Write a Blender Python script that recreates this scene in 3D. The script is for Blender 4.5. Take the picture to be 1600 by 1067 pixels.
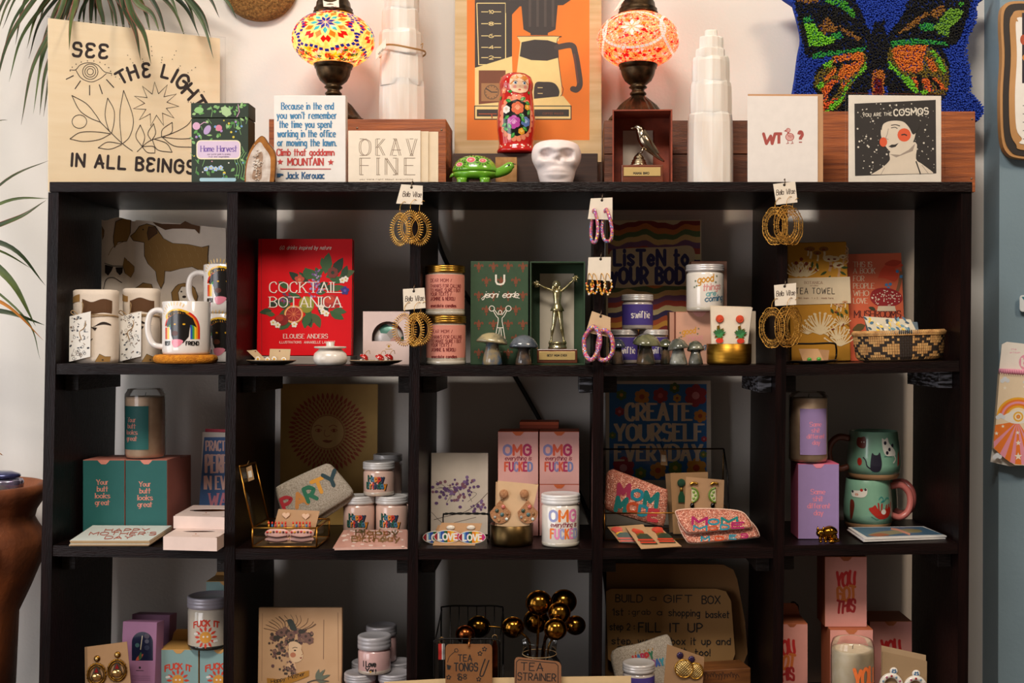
import bpy, bmesh, math, random
from mathutils import Vector, Matrix, Euler
from mathutils.geometry import tessellate_polygon

for o in list(bpy.data.objects):
 bpy.data.objects.remove(o)
SC = bpy.context.scene
COL = SC.collection
R = math.radians
rnd = random.Random(7)

# ---------------------------------------------------------------- camera
FPX, DIST, VPX, VPY, EYE = 1865.0, 2.195, 888.0, 533.5, 1.45   # focal length in pixels, distance to the bookcase front, eye height
cam = bpy.data.cameras.new('camera')
cam.sensor_width = 36.0
cam.lens = FPX / 1600.0 * 36.0
cam.shift_x = (800.0 - VPX) / 1600.0
cam.clip_start = 0.05
camo = bpy.data.objects.new('camera', cam)
camo.location = (0, -DIST, EYE)
camo.rotation_euler = (R(90), 0, 0)
COL.objects.link(camo)
SC.camera = camo

# ---------------------------------------------------------------- light
world = bpy.data.worlds.new('shop_light')
SC.world = world
world.use_nodes = True
bg = world.node_tree.nodes['Background']
bg.inputs['Color'].default_value = (1.0, 0.84, 0.68, 1)
bg.inputs['Strength'].default_value = 0.13
SC.view_settings.view_transform = 'Standard'
SC.view_settings.look = 'None'
SC.view_settings.exposure = 0.0
SC.view_settings.gamma = 1.0
SC.view_settings.use_curve_mapping = False


def area(name, loc, aim, sx, sy, watts, col, spread=180):
 l = bpy.data.lights.new(name, 'AREA')
 l.shape = 'RECTANGLE'
 l.size, l.size_y = sx, sy
 l.energy = watts
 l.color = col
 l.spread = R(spread)
 o = bpy.data.objects.new(name, l)
 o.location = loc
 d = Vector(aim) - Vector(loc)
 o.rotation_euler = d.to_track_quat('-Z', 'Y').to_euler()
 COL.objects.link(o)
 return o


area('ceiling_lamp', (-0.5, -2.2, 3.9), (0.05, 0.0, 1.2), 1.3, 0.8, 114, (1.0, 0.92, 0.82))
area('added_warm_fill', (2.0, -2.0, 3.9), (0.8, 0.2, 1.2), 0.6, 0.6, 48, (1.0, 0.78, 0.58))  # added unseen fill, brightens the wall strip and the end bay
area('front_window', (-2.4, -2.4, 1.6), (-0.5, 0.2, 1.4), 1.3, 1.6, 28, (1.0, 0.97, 1.0))
area('shop_window', (-2.5, -0.45, 1.7), (0.0, -0.1, 1.6), 1.4, 1.9, 20, (0.88, 0.95, 1.0))

# ---------------------------------------------------------------- materials
def lin(h):
 h = h.lstrip('#')
 out = []
 for i in (0, 2, 4):
  c = int(h[i:i + 2], 16) / 255
  out.append(c / 12.92 if c <= .04045 else ((c + .055) / 1.055) ** 2.4)
 return out


_mats = {}


def _new(name):
 m = bpy.data.materials.new(name)
 m.use_nodes = True
 nt = m.node_tree
 nt.nodes.clear()
 out = nt.nodes.new('ShaderNodeOutputMaterial')
 return m, nt, out


def _noise(nt, sc, det=3, scale=None):
 tc = nt.nodes.new('ShaderNodeTexCoord')
 n = nt.nodes.new('ShaderNodeTexNoise')
 n.inputs['Scale'].default_value = sc
 n.inputs['Detail'].default_value = det
 if scale:
  mp = nt.nodes.new('ShaderNodeMapping')
  mp.inputs['Scale'].default_value = scale
  nt.links.new(tc.outputs['Object'], mp.inputs['Vector'])
  nt.links.new(mp.outputs['Vector'], n.inputs['Vector'])
 else:
  nt.links.new(tc.outputs['Object'], n.inputs['Vector'])
 return n


def M(h, r=.6, me=0, v=.014, sc=60, coat=0, bump=0, bs=300, em=0, ss=0, h2=None, scale=None, lo=.35, hi=.65, sheen=0, det=3, emc=None, spec=.5, tl=0):
 """A procedural surface: colour h (blended towards h2 by noise), roughness r, metal me, optional bump, gloss coat, glow."""
 key = (h, r, me, v, sc, coat, bump, bs, em, ss, h2, scale, lo, hi, sheen, det, emc, spec, tl)
 if key in _mats:
  return _mats[key]
 m, nt, out = _new('surface_' + h.lstrip('#'))
 b = nt.nodes.new('ShaderNodeBsdfPrincipled')
 c = lin(h)
 c2 = lin(h2) if h2 else [x * (1 - 3 * v) for x in c]
 n = _noise(nt, sc, det, scale)
 rp = nt.nodes.new('ShaderNodeValToRGB')
 rp.color_ramp.elements[0].position = lo
 rp.color_ramp.elements[1].position = hi
 rp.color_ramp.elements[0].color = (*c2, 1)
 rp.color_ramp.elements[1].color = (*c, 1)
 nt.links.new(n.outputs['Fac'], rp.inputs['Fac'])
 nt.links.new(rp.outputs['Color'], b.inputs['Base Color'])
 b.inputs['Roughness'].default_value = r
 b.inputs['Metallic'].default_value = me
 b.inputs['Specular IOR Level'].default_value = spec
 b.inputs['Coat Weight'].default_value = coat
 b.inputs['Coat Roughness'].default_value = .12
 if sheen:
  b.inputs['Sheen Weight'].default_value = sheen
 if ss:
  b.inputs['Subsurface Weight'].default_value = ss
  b.inputs['Subsurface Radius'].default_value = (.02, .015, .012)
  b.inputs['Subsurface Scale'].default_value = .5
 if em:
  if emc:
   b.inputs['Emission Color'].default_value = (*lin(emc), 1)
  else:
   nt.links.new(rp.outputs['Color'], b.inputs['Emission Color'])
  b.inputs['Emission Strength'].default_value = em
 if bump:
  n2 = _noise(nt, bs, 2, scale)
  bp = nt.nodes.new('ShaderNodeBump')
  bp.inputs['Strength'].default_value = bump
  bp.inputs['Distance'].default_value = .003
  nt.links.new(n2.outputs['Fac'], bp.inputs['Height'])
  nt.links.new(bp.outputs['Normal'], b.inputs['Normal'])
 if tl:
  tr = nt.nodes.new('ShaderNodeBsdfTranslucent')
  nt.links.new(rp.outputs['Color'], tr.inputs['Color'])
  mx = nt.nodes.new('ShaderNodeMixShader')
  mx.inputs[0].default_value = tl
  nt.links.new(b.outputs['BSDF'], mx.inputs[1])
  nt.links.new(tr.outputs[0], mx.inputs[2])
  b = mx
 nt.links.new(b.outputs[0], out.inputs['Surface'])
 _mats[key] = m
 return m


def clear(name='clear_glass', tint='ffffff', rough=.03, gloss=.5, bump=0, dense=0.0):
 """A thin pane, film or jar wall: sees through, with a Fresnel shine."""
 key = ('clear', name, tint, rough, gloss, bump, dense)
 if key in _mats:
  return _mats[key]
 m, nt, out = _new(name)
 t = nt.nodes.new('ShaderNodeBsdfTransparent')
 t.inputs['Color'].default_value = (*lin(tint), 1)
 g = nt.nodes.new('ShaderNodeBsdfGlossy')
 g.inputs['Roughness'].default_value = rough
 lw = nt.nodes.new('ShaderNodeLayerWeight')
 lw.inputs['Blend'].default_value = .25
 mu = nt.nodes.new('ShaderNodeMath')
 mu.operation = 'MULTIPLY_ADD'
 mu.inputs[1].default_value = gloss
 mu.inputs[2].default_value = dense
 nt.links.new(lw.outputs['Fresnel'], mu.inputs[0])
 mx = nt.nodes.new('ShaderNodeMixShader')
 nt.links.new(mu.outputs[0], mx.inputs[0])
 nt.links.new(t.outputs[0], mx.inputs[1])
 nt.links.new(g.outputs[0], mx.inputs[2])
 if bump:
  n2 = _noise(nt, 14, 3)
  bp = nt.nodes.new('ShaderNodeBump')
  bp.inputs['Strength'].default_value = bump
  bp.inputs['Distance'].default_value = .01
  nt.links.new(n2.outputs['Fac'], bp.inputs['Height'])
  nt.links.new(bp.outputs['Normal'], g.inputs['Normal'])
  nt.links.new(bp.outputs['Normal'], lw.inputs['Normal'])
 nt.links.new(mx.outputs[0], out.inputs['Surface'])
 _mats[key] = m
 return m


# ---------------------------------------------------------------- mesh builder (units: photo pixels at the thing's own depth)
def cat(pts, n=5, closed=False):
 """Catmull-Rom through 2D or 3D points."""
 P = [Vector(p) for p in pts]
 if len(P) < 3 and not closed:
  return P
 out = []
 k = len(P)
 rng = range(k if closed else k - 1)
 for i in rng:
  p1, p2 = P[i], P[(i + 1) % k]
  p0 = P[i - 1] if (closed or i > 0) else p1 * 2 - p2
  p3 = P[(i + 2) % k] if (closed or i + 2 < k) else p2 * 2 - p1
  for j in range(n):
   t = j / n
   out.append(.5 * ((2 * p1) + (p2 - p0) * t + (2 * p0 - 5 * p1 + 4 * p2 - p3) * t * t + (3 * p1 - p0 - 3 * p2 + p3) * t ** 3))
 if not closed:
  out.append(P[-1])
 return out


class MB:
 def __init__(s):
  s.v, s.f, s.mi, s.sm, s.mats, s.x = [], [], [], [], [], None

 def add(s, vs, fs, m, smooth=False):
  if m not in s.mats:
   s.mats.append(m)
  k = s.mats.index(m)
  o = len(s.v)
  if s.x is not None:
   vs = [s.x @ Vector(p) for p in vs]
  s.v.extend([tuple(p) for p in vs])
  for f in fs:
   s.f.append([i + o for i in f])
   s.mi.append(k)
   s.sm.append(smooth)

 def box(s, x0, x1, y0, y1, z0, z1, m, r=0, seg=2):
  if r <= 0:
   vs = [(x, y, z) for z in (z0, z1) for y in (y0, y1) for x in (x0, x1)]
   fs = [(0, 2, 3, 1), (4, 5, 7, 6), (0, 1, 5, 4), (2, 6, 7, 3), (0, 4, 6, 2), (1, 3, 7, 5)]
   s.add(vs, fs, m)
   return
  bm = bmesh.new()
  bmesh.ops.create_cube(bm, size=1)
  for p in bm.verts:
   p.co = Vector(((x0 + x1) / 2 + p.co.x * (x1 - x0), (y0 + y1) / 2 + p.co.y * (y1 - y0), (z0 + z1) / 2 + p.co.z * (z1 - z0)))
  bmesh.ops.bevel(bm, geom=bm.edges[:], offset=min(r, .49 * min(x1 - x0, y1 - y0, z1 - z0)), segments=seg, profile=.5, affect='EDGES')
  bm.verts.index_update()
  s.add([p.co[:] for p in bm.verts], [[q.index for q in f.verts] for f in bm.faces], m, seg > 1 and r > 1.5)
  bm.free()

 def hexa(s, c, m):
  """Eight corners: bottom front-left, front-right, back-right, back-left, then the top four."""
  s.add(c, [(0, 3, 2, 1), (4, 5, 6, 7), (0, 1, 5, 4), (1, 2, 6, 5), (2, 3, 7, 6), (3, 0, 4, 7)], m)

 def lathe(s, prof, m, n=28, c=(0, 0), sx=1, sy=1, smooth=True, wob=None):
  vs, fs = [], []
  for j, (r, z) in enumerate(prof):
   for i in range(n):
    a = 2 * math.pi * i / n
    k = wob(a, z) if wob else 1
    vs.append((c[0] + r * sx * k * math.sin(a), c[1] - r * sy * k * math.cos(a), z))
  for j in range(len(prof) - 1):
   for i in range(n):
    i2 = (i + 1) % n
    fs.append((j * n + i, j * n + i2, (j + 1) * n + i2, (j + 1) * n + i))
  if prof[0][0] > 1e-4:
   fs.append(list(range(n))[::-1])
  if prof[-1][0] > 1e-4:
   fs.append([(len(prof) - 1) * n + i for i in range(n)])
  s.add(vs, fs, m, smooth)

 def ball(s, c, rx, ry, rz, m, n=16, k=10, smooth=True):
  pr = [(math.sin(math.pi * j / k), -math.cos(math.pi * j / k)) for j in range(k + 1)]
  vs, fs = [], []
  for (r, z) in pr:
   for i in range(n):
    a = 2 * math.pi * i / n
    vs.append((c[0] + rx * r * math.sin(a), c[1] - ry * r * math.cos(a), c[2] + rz * z))
  for j in range(k):
   for i in range(n):
    i2 = (i + 1) % n
    fs.append((j * n + i, j * n + i2, (j + 1) * n + i2, (j + 1) * n + i))
  s.add(vs, fs, m, smooth)

 def tube(s, pts, r, m, n=8, closed=False, flat=1.0, smooth=True):
  P = [Vector(p) for p in pts]
  k = len(P)
  vs, fs = [], []
  up = Vector((0, -1, .01))
  for i, p in enumerate(P):
   a = P[i - 1] if (i > 0 or closed) else p
   b = P[(i + 1) % k] if (i + 1 < k or closed) else p
   t = (b - a)
   if t.length < 1e-9:
    t = Vector((0, 0, 1))
   t.normalize()
   u = up - t * up.dot(t)
   if u.length < .05:
    u = Vector((1, 0, 0)) - t * t.x
   u.normalize()
   w = t.cross(u)
   rr = r[i] if isinstance(r, (list, tuple)) else r
   for j in range(n):
    q = 2 * math.pi * j / n
    vs.append(p + (w * math.cos(q) + u * math.sin(q) * flat) * rr)
  for i in range(k if closed else k - 1):
   i2 = (i + 1) % k
   for j in range(n):
    j2 = (j + 1) % n
    fs.append((i * n + j, i * n + j2, i2 * n + j2, i2 * n + j))
  if not closed:
   fs.append(list(range(n))[::-1])
   fs.append([(k - 1) * n + j for j in range(n)])
  s.add(vs, fs, m, smooth)

 def prism(s, poly, y0, y1, m, m2=None, smooth=False):
  """An outline in x,z pushed from y0 (front) to y1 (back)."""
  n = len(poly)
  vs = [(p[0], y0, p[1]) for p in poly] + [(p[0], y1, p[1]) for p in poly]
  s.add(vs, [list(range(n)), [n + i for i in range(n)][::-1]], m)
  s.add(vs, [(i, n + i, n + (i + 1) % n, (i + 1) % n) for i in range(n)], m2 or m, smooth)

 def grid(s, fn, nu, nv, m, smooth=True, thick=None):
  vs = [fn(i / nu, j / nv) for j in range(nv + 1) for i in range(nu + 1)]
  fs = [(j * (nu + 1) + i, j * (nu + 1) + i + 1, (j + 1) * (nu + 1) + i + 1, (j + 1) * (nu + 1) + i) for j in range(nv) for i in range(nu)]
  s.add(vs, fs, m, smooth)

 def loft(s, rings, m, smooth=True, cap=True):
  """Rings of equal point count joined in order."""
  n = len(rings[0])
  vs = [p for r in rings for p in r]
  fs = [(j * n + i, j * n + (i + 1) % n, (j + 1) * n + (i + 1) % n, (j + 1) * n + i) for j in range(len(rings) - 1) for i in range(n)]
  if cap:
   fs.append(list(range(n))[::-1])
   fs.append([(len(rings) - 1) * n + i for i in range(n)])
  s.add(vs, fs, m, smooth)

 def mesh(s, name, sc):
  me = bpy.data.meshes.new(name)
  me.from_pydata([(p[0] * sc, p[1] * sc, p[2] * sc) for p in s.v], [], s.f)
  for m in s.mats:
   me.materials.append(m)
  me.polygons.foreach_set('material_index', s.mi)
  me.polygons.foreach_set('use_smooth', s.sm)
  me.update()
  return me


def rrect(x0, x1, z0, z1, r, n=4):
 out = []
 for cx, cz, a0 in ((x1 - r, z1 - r, 0), (x0 + r, z1 - r, 90), (x0 + r, z0 + r, 180), (x1 - r, z0 + r, 270)):
  for i in range(n + 1):
   a = R(a0 + 90 * i / n)
   out.append((cx + r * math.cos(a), cz + r * math.sin(a)))
 return out


# ---------------------------------------------------------------- things
class T:
 """A thing that stands at photo column px, depth y (m behind the bookcase front) on height base (m)."""

 def __init__(s, name, label, category, px, y, base, group=None, rz=0, rx=0, ry=0, kind=None):
  s.a = (name, label, category, group, kind)
  s.s = (DIST + y) / FPX
  s.cx, s.y, s.base = px, y, base
  s.by = VPY - (base - EYE) / s.s
  s.loc = Vector(((px - VPX) * s.s, y, base))
  s.rot = Euler((R(rx), R(ry), R(rz)), 'XYZ')
  s.root = None

 def _tag(s, o):
  name, label, category, group, kind = s.a
  if label:
   o['label'] = label
  if category:
   o['category'] = category
  if group:
   o['group'] = group
  if kind:
   o['kind'] = kind

 def solo(s, mb):
  o = bpy.data.objects.new(s.a[0], mb.mesh(s.a[0], s.s))
  o.location, o.rotation_euler = s.loc, s.rot
  COL.objects.link(o)
  s._tag(o)
  s.root = o
  return o

 def part(s, name, mb, parent=None, label=None):
  if s.root is None:
   e = bpy.data.objects.new(s.a[0], None)
   e.empty_display_size = .02
   e.location, e.rotation_euler = s.loc, s.rot
   COL.objects.link(e)
   s._tag(e)
   s.root = e
  o = bpy.data.objects.new(name, mb.mesh(name, s.s))
  o.parent = parent or s.root
  if label:
   o['label'] = label
  COL.objects.link(o)
  return o

 def front(s, mb, y=0.0):
  """Canvas in photo pixels on the front at local depth y."""
  return s.plane(mb, (0, y, 0), (1, y, 0), (0, y, 1))

 def plane(s, mb, A, B, D_):
  """Canvas on the local plane through A, B (to the right) and D_ (up); a pixel lands where its sight line meets the plane."""
  A, B, D_ = Vector(A), Vector(B), Vector(D_)
  nr = (B - A).cross(D_ - A).normalized()
  inv = s.rot.to_matrix().inverted()
  o = inv @ (Vector((0, -DIST, EYE)) - s.loc) / s.s

  def f(u, v, h):
   d = inv @ Vector(((u - VPX) / FPX, 1, (VPY - v) / FPX))
   return o + d * ((A - o).dot(nr) / d.dot(nr)) + nr * h
  return Cv(mb, f)

 def z(s, py):
  return s.by - py

 def x(s, px):
  return px - s.cx

 def cyl(s, mb, r, cx=0, cy=0):
  """Canvas in photo pixels wrapped round an upright cylinder (r may depend on height)."""
  def f(u, v, h):
   z = s.by - v
   rr = (r(z) if callable(r) else r)
   a = (u - s.cx - cx) / rr
   return (cx + (rr + h) * math.sin(a), cy - (rr + h) * math.cos(a), z)
  return Cv(mb, f, .1, (r(20) if callable(r) else r) * .06)

 def at(s, px, py, y):
  """Local point seen at photo pixel px,py and standing at depth y (m)."""
  k = (DIST + y) / FPX
  return Vector((((px - VPX) * k - s.loc.x) / s.s, (y - s.y) / s.s, ((VPY - py) * k + EYE - s.base) / s.s))


def dup(t, px, y, base, label=None, group=None, rz=None):
 """A copy of a thing with copies of its parts and sub-parts, set down somewhere else."""
 src = t.root
 r = src.copy()
 COL.objects.link(r)
 k = (DIST + y) / FPX
 r.location = ((px - VPX) * k, y, base)
 if rz is not None:
  r.rotation_euler.z = R(rz)
 if label:
  r['label'] = label
 if group:
  r['group'] = group
 for ch in list(src.children):
  c = ch.copy()
  COL.objects.link(c)
  c.parent = r
  for g in list(ch.children):
   d = g.copy()
   COL.objects.link(d)
   d.parent = c
 return r


def shelf_z(row, px):
 """Height of a shelf at photo column px (row -1: the top board)."""
 if row < 0:
  return ZTOP
 for i in range(5):
  a, b = post_px(i, 700), post_px(i + 1, 700)
  if px < b or i == 4:
   c, d = ROW[row][i]
   t = min(1, max(0, (px - a) / (b - a)))
   return zpy(c + (d - c) * t)


def on(row, px, y, name, label, category, group=None, up=0.0, **k):
 """A thing standing on a shelf of the bookcase at photo column px and depth y; up: metres above the shelf."""
 if row >= 0:
  i = max(j for j in range(5) if j == 0 or post_px(j, 700) < px)
  c, d = ROW[row][i]
  k['ry'] = k.get('ry', 0) + math.degrees(math.atan2(d - c, 270))
  up += abs(k.get('rx', 0)) * .00045
 return T(name, label, category, px, y, shelf_z(row, px) + .0005 + up, group, **k)


# ---------------------------------------------------------------- drawing on surfaces
GL = {}
for _l in '''A 6 033c63 1666|B 5 030c ~0c3c5a493808 ~083856543303|C 5 ~5a4c2c0a05234355|D 6 030c ~0c3c6a653303|E 5 5c0c0353 0848|F 5 5c0c03 0848
G 6 ~6a4c2c0a05234365 656838|H 6 030c 636c 0868|I 0 030c|J 4 ~4c45231304|K 5 030c 5c07 2853|L 5 0c0353|M 7 030c367c73|N 6 030c636c|O 6 ~3c6a653305 ~3c0a05
P 5 030c ~0c3c5a593707|Q 6 ~3c6a6533050a3c 4662|R 5 030c ~0c3c5a593707 2753|S 5 ~5a4c1c0a185755431304|T 6 0c6c 3c33|U 6 ~0c08052343656 ~6c68|V 6 0c336c|W 8 0c235a638c
X 6 036c 0c63|Y 6 0c376c 3733|Z 6 0c6c0363|a 4 ~4729070523 ~234547 4943|b 4 0c03 ~0729474523 ~2305|c 4 ~482907052344|d 4 ~4729070523 ~2345 4c43|e 4 0646 ~464729070523 ~234344
f 3 ~3b2c1b1813 0929|g 4 ~4729070523 ~2345 ~4943413010|h 4 0c03 ~07294743|i 0 0903 0b0c|j 2 ~29211000 2b2c|k 4 0c03 4906 1743|l 0 0c03|m 6 0903 ~07293733 ~37596763
n 4 0903 ~07294743|o 4 ~294745230507 ~0729|p 4 0900 ~0729474523 ~2305|q 4 ~4729070523 ~2345 4940|r 3 0903 ~072939|s 4 ~482908264513 ~1304|t 3 1c14 ~141323 0939|u 4 ~0905234549 4943
v 4 092349|w 6 0913386 0913|x 4 0943 4903|y 4 0923 4910|z 4 09490343|0 5 ~2c4b5845 ~4523143 ~2304072b|1 2 0a2c23|2 5 ~0a2c4b594703 0353|3 5 ~0b3c4a2845 ~284533130|4 5 4c0656 4c43|5 5 5c0c08 ~0848554303
6 5 ~4c1a0523435628|8 4 ~2c4a280a2c ~2845230528|. 0 0304|, 1 1402|' 0 0c0a|! 0 0c06 0403|? 5 ~0a2c4c5a3837 3433|/ 4 034c|: 0 0405 0809|- 4 0747|$ 5 ~5a4c1c0a185755431304 2d22|& 6 630a2c4a05234366|> 3 0933'''.replace('\n', '|').split('|'):
 _k, _w, _r = _l[0], *_l[2:].split(' ', 1)
 GL[_k] = (int(_w), [])
 for _st in _r.split():
  _sm = _st[0] == '~'
  _st = _st.lstrip('~')
  _st = _st[:len(_st) // 2 * 2]
  GL[_k][1].append((_sm, [(int(_st[i], 36), int(_st[i + 1], 36)) for i in range(0, len(_st), 2)]))
GL['O'] = (6, [(True, [(3, 12), (6, 10), (6, 5), (3, 3), (0, 5), (0, 10), (3, 12)])])
GL['U'] = (6, [(True, [(0, 12), (0, 8), (0, 5), (2, 3), (4, 3), (6, 5), (6, 8), (6, 12)])])
GL['w'] = (6, [(False, [(0, 9), (1.5, 3), (3, 8), (4.5, 3), (6, 9)])])
GL['o'] = (4, [(True, [(2, 9), (4, 7), (4, 5), (2, 3), (0, 5), (0, 7), (2, 9)])])
GL['0'] = (5, [(True, [(2.5, 12), (5, 9), (5, 6), (2.5, 3), (0, 6), (0, 9), (2.5, 12)])])
GL['?'] = (5, [(True, [(0, 10), (1.2, 12), (3.8, 12), (5, 10), (4, 8.3), (2.5, 7), (2.5, 5.6)]), (False, [(2.5, 3.9), (2.5, 3)])])
GL['3'] = (5, [(True, [(0, 11), (3, 12), (4.5, 10), (2, 8), (5, 6), (3, 3), (0, 4)])])
for _ch, _pt in (('a', [(4, 7), (2, 9), (0, 7), (0, 5), (2, 3), (4, 5)]), ('d', None), ('g', None), ('q', None)):
 _pt = _pt or [(4, 7), (2, 9), (0, 7), (0, 5), (2, 3), (4, 5)]
 GL[_ch] = (4, [(True, _pt)] + [q for q in GL[_ch][1][2:]])
for _ch in 'bp':
 GL[_ch] = (4, [GL[_ch][1][0], (True, [(0, 7), (2, 9), (4, 7), (4, 5), (2, 3), (0, 5)])])
GL['e'] = (4, [(False, [(0, 6), (4, 6)]), (True, [(4, 6), (4, 7.5), (2, 9), (0, 7), (0, 5), (2, 3), (4, 4)])])
GL['s'] = (4, [(True, [(4, 8), (2, 9), (0, 8), (2, 6), (4, 4.5), (2, 3), (0, 4)])])


def clip(P, u, sg):
 """The part of an outline on one side of the line at u."""
 out = []
 for i in range(len(P)):
  a, b = P[i - 1], P[i]
  da, db = (a[0] - u) * sg, (b[0] - u) * sg
  if (da >= 0) != (db >= 0):
   k = da / (da - db)
   out.append((a[0] + (b[0] - a[0]) * k, a[1] + (b[1] - a[1]) * k))
  if db >= 0:
   out.append(b)
 return out


class Cv:
 """A canvas: draws flat polygons, lines and lettering on a surface given by f(u, v, lift)."""

 def __init__(s, mb, f, h=.06, step=0):
  s.mb, s.f, s.h, s.step = mb, f, h, step

 def lift(s):
  s.h += .004

 def poly(s, pts, m, keep=False):
  s.h += .0018 if keep else .004
  pts = [tuple(p)[:2] for p in pts]
  ar = sum(pts[i - 1][0] * pts[i][1] - pts[i][0] * pts[i - 1][1] for i in range(len(pts)))
  if ar > 0:
   pts = pts[::-1]
  if s.step:
   a, b = min(p[0] for p in pts), max(p[0] for p in pts)
   if b - a > s.step * 1.2:
    n = math.ceil((b - a) / s.step)
    for tri in tessellate_polygon([[Vector((p[0], p[1], 0)) for p in pts]]):
     tp = [pts[j] for j in tri]
     if sum(tp[j - 1][0] * tp[j][1] - tp[j][0] * tp[j - 1][1] for j in range(3)) > 0:
      tp.reverse()
     for i in range(n):
      q = clip(clip(tp, a + (b - a) * i / n, 1), a + (b - a) * (i + 1) / n, -1)
      if len(q) > 2:
       s.mb.add([s.f(x, y, s.h) for x, y in q], [list(range(len(q)))], m)
    return
  s.mb.add([s.f(p[0], p[1], s.h) for p in pts], [list(range(len(pts)))], m)

 def disc(s, u, v, r, m, rv=None, n=16, rot=0, keep=False):
  rv = r if rv is None else rv
  c, d = math.cos(R(rot)), math.sin(R(rot))
  P = [(r * math.cos(2 * math.pi * i / n), rv * math.sin(2 * math.pi * i / n)) for i in range(n)]
  s.poly([(u + x * c - y * d, v + x * d + y * c) for x, y in P], m, keep)

 def rect(s, u0, u1, v0, v1, m, nx=1):
  """nx > 1 splits the patch so that it follows a curved surface."""
  s.lift()
  for i in range(nx):
   a, b = u0 + (u1 - u0) * i / nx, u0 + (u1 - u0) * (i + 1) / nx
   s.mb.add([s.f(a, v1, s.h), s.f(b, v1, s.h), s.f(b, v0, s.h), s.f(a, v0, s.h)], [(0, 1, 2, 3)], m, nx > 1)

 def line(s, pts, w, m, smooth=False, closed=False, keep=False, cap=False, pen=None):
  """w: width, or [start, end]; pen (thin): strokes thin where they run level."""
  P = cat(pts, 5, closed) if smooth else [Vector(p) for p in pts]
  P = [Vector((p[0], p[1])) for p in P]
  Q = [P[0]]
  for p in P[1:]:
   if (p - Q[-1]).length > 1e-4:
    Q.append(p)
  P = Q
  k = len(P)
  if k < 2:
   return
  s.h += .0018 if keep else .004
  L, Rr = [], []
  for i, p in enumerate(P):
   a = P[i - 1] if (i > 0 or closed) else None
   b = P[(i + 1) % k] if (i + 1 < k or closed) else None
   d1 = (p - a).normalized() if a is not None and (p - a).length > 1e-6 else None
   d2 = (b - p).normalized() if b is not None and (b - p).length > 1e-6 else None
   d1 = d1 or d2
   d2 = d2 or d1
   t = d1 + d2
   t = t.normalized() if t.length > .2 else d2
   nrm = Vector((-t.y, t.x))
   ww = (w[0] + (w[1] - w[0]) * i / (k - 1)) if isinstance(w, (list, tuple)) else w
   if pen is not None:
    ww *= pen + (1 - pen) * abs(t.y)
   cs = max(.55, d1.dot(t))
   o = nrm * (ww / 2 / cs)
   L.append(p + o)
   Rr.append(p - o)
  vs = [s.f(p.x, p.y, s.h) for p in L] + [s.f(p.x, p.y, s.h) for p in Rr]
  fs = [(i, (i + 1) % k, k + (i + 1) % k, k + i) for i in range(k if closed else k - 1)]
  s.mb.add(vs, fs, m)
  if cap and not closed:
   for p, ww in ((P[0], w if not isinstance(w, (list, tuple)) else w[0]), (P[-1], w if not isinstance(w, (list, tuple)) else w[1])):
    s.disc(p.x, p.y, ww / 2, m, n=8, keep=True)

 def text(s, st, x0, x1, yb, yt, m, w=.13, style='', sp=2.4, warp=None, slant=0, rot=0):
  """Lettering fitted between x0 and x1, baseline yb, capital tops yt (photo pixels; v grows downwards). m may be a list, one per letter."""
  pos, tot = [], 0
  for ch in st:
   if ch == ' ':
    tot += 5
    continue
   g = GL.get(ch) or GL['.']
   pos.append((ch, g, tot))
   tot += g[0] + sp
  tot = max(tot - sp, .5)
  sx, sy = (x1 - x0) / tot, (yb - yt) / 9
  ww = w * abs(yb - yt)
  ca, sa = math.cos(R(rot)), math.sin(R(rot))

  def mp(gx, gy):
   X, Y = x0 + gx * sx + slant * (gy - 3) * sy, yb - (gy - 3) * sy
   if rot:
    dx, dy = X - x0, Y - yb
    X, Y = x0 + dx * ca - dy * sa, yb + dx * sa + dy * ca
   return warp(X, Y) if warp else (X, Y)
  s.lift()
  for i, (ch, g, off) in enumerate(pos):
   mm = m[i % len(m)] if isinstance(m, (list, tuple)) else m
   for sm, pts in g[1]:
    q = [(off + a, b) for a, b in pts]
    q = cat(q, 4) if sm else ([q[0], q[1]] if len(q) == 2 else q)
    if warp and not sm:
     q = [Vector(q[0])] + [Vector(q[j]).lerp(Vector(q[j + 1]), k / 3) for j in range(len(q) - 1) for k in (1, 2, 3)]
    if not sm and 'serif' not in style:
     # sharp corners read better as separate strokes
     for j in range(len(q) - 1):
      s.line([mp(*q[j]), mp(*q[j + 1])], ww, mm, keep=True, cap=('round' in style or len(q) > 2))
    elif not sm:
     for j in range(len(q) - 1):
      p, r = Vector(mp(*q[j])), Vector(mp(*q[j + 1]))
      d = (r - p).normalized() * ww * .3
      s.line([p - d if j else p, r + d if j + 2 < len(q) else r], ww, mm, keep=True, pen=.5)
    else:
     s.line([mp(p[0], p[1]) for p in q], ww, mm, keep=True, cap='round' in style, pen=.5 if 'serif' in style else None)
    if 'serif' in style:
     for e in (q[0], q[-1]):
      if not sm and (abs(e[1] - round(e[1])) < .01 and round(e[1]) in (0, 3, 9, 12)):
       k = 1.1 if ch.islower() else 1.35
       s.line([mp(e[0] - k, e[1]), mp(e[0] + k, e[1])], ww * .42, mm, keep=True)

 def star(s, u, v, r, m, n=5, inner=.42, rot=-90):
  s.poly([(u + (r if i % 2 == 0 else r * inner) * math.cos(R(rot + 180 * i / n)), v + (r if i % 2 == 0 else r * inner) * math.sin(R(rot + 180 * i / n))) for i in range(2 * n)], m)

 def leaf(s, u, v, L, w, a, m):
  """A pointed leaf from u,v towards angle a (degrees, v downwards)."""
  c, d = math.cos(R(a)), math.sin(R(a))
  P = [(0, 0), (.25, .4), (.5, .5), (.8, .28), (1, 0), (.8, -.28), (.5, -.5), (.25, -.4)]
  s.poly([(u + x * L * c - y * w * d, v + x * L * d + y * w * c) for x, y in P], m)

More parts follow.
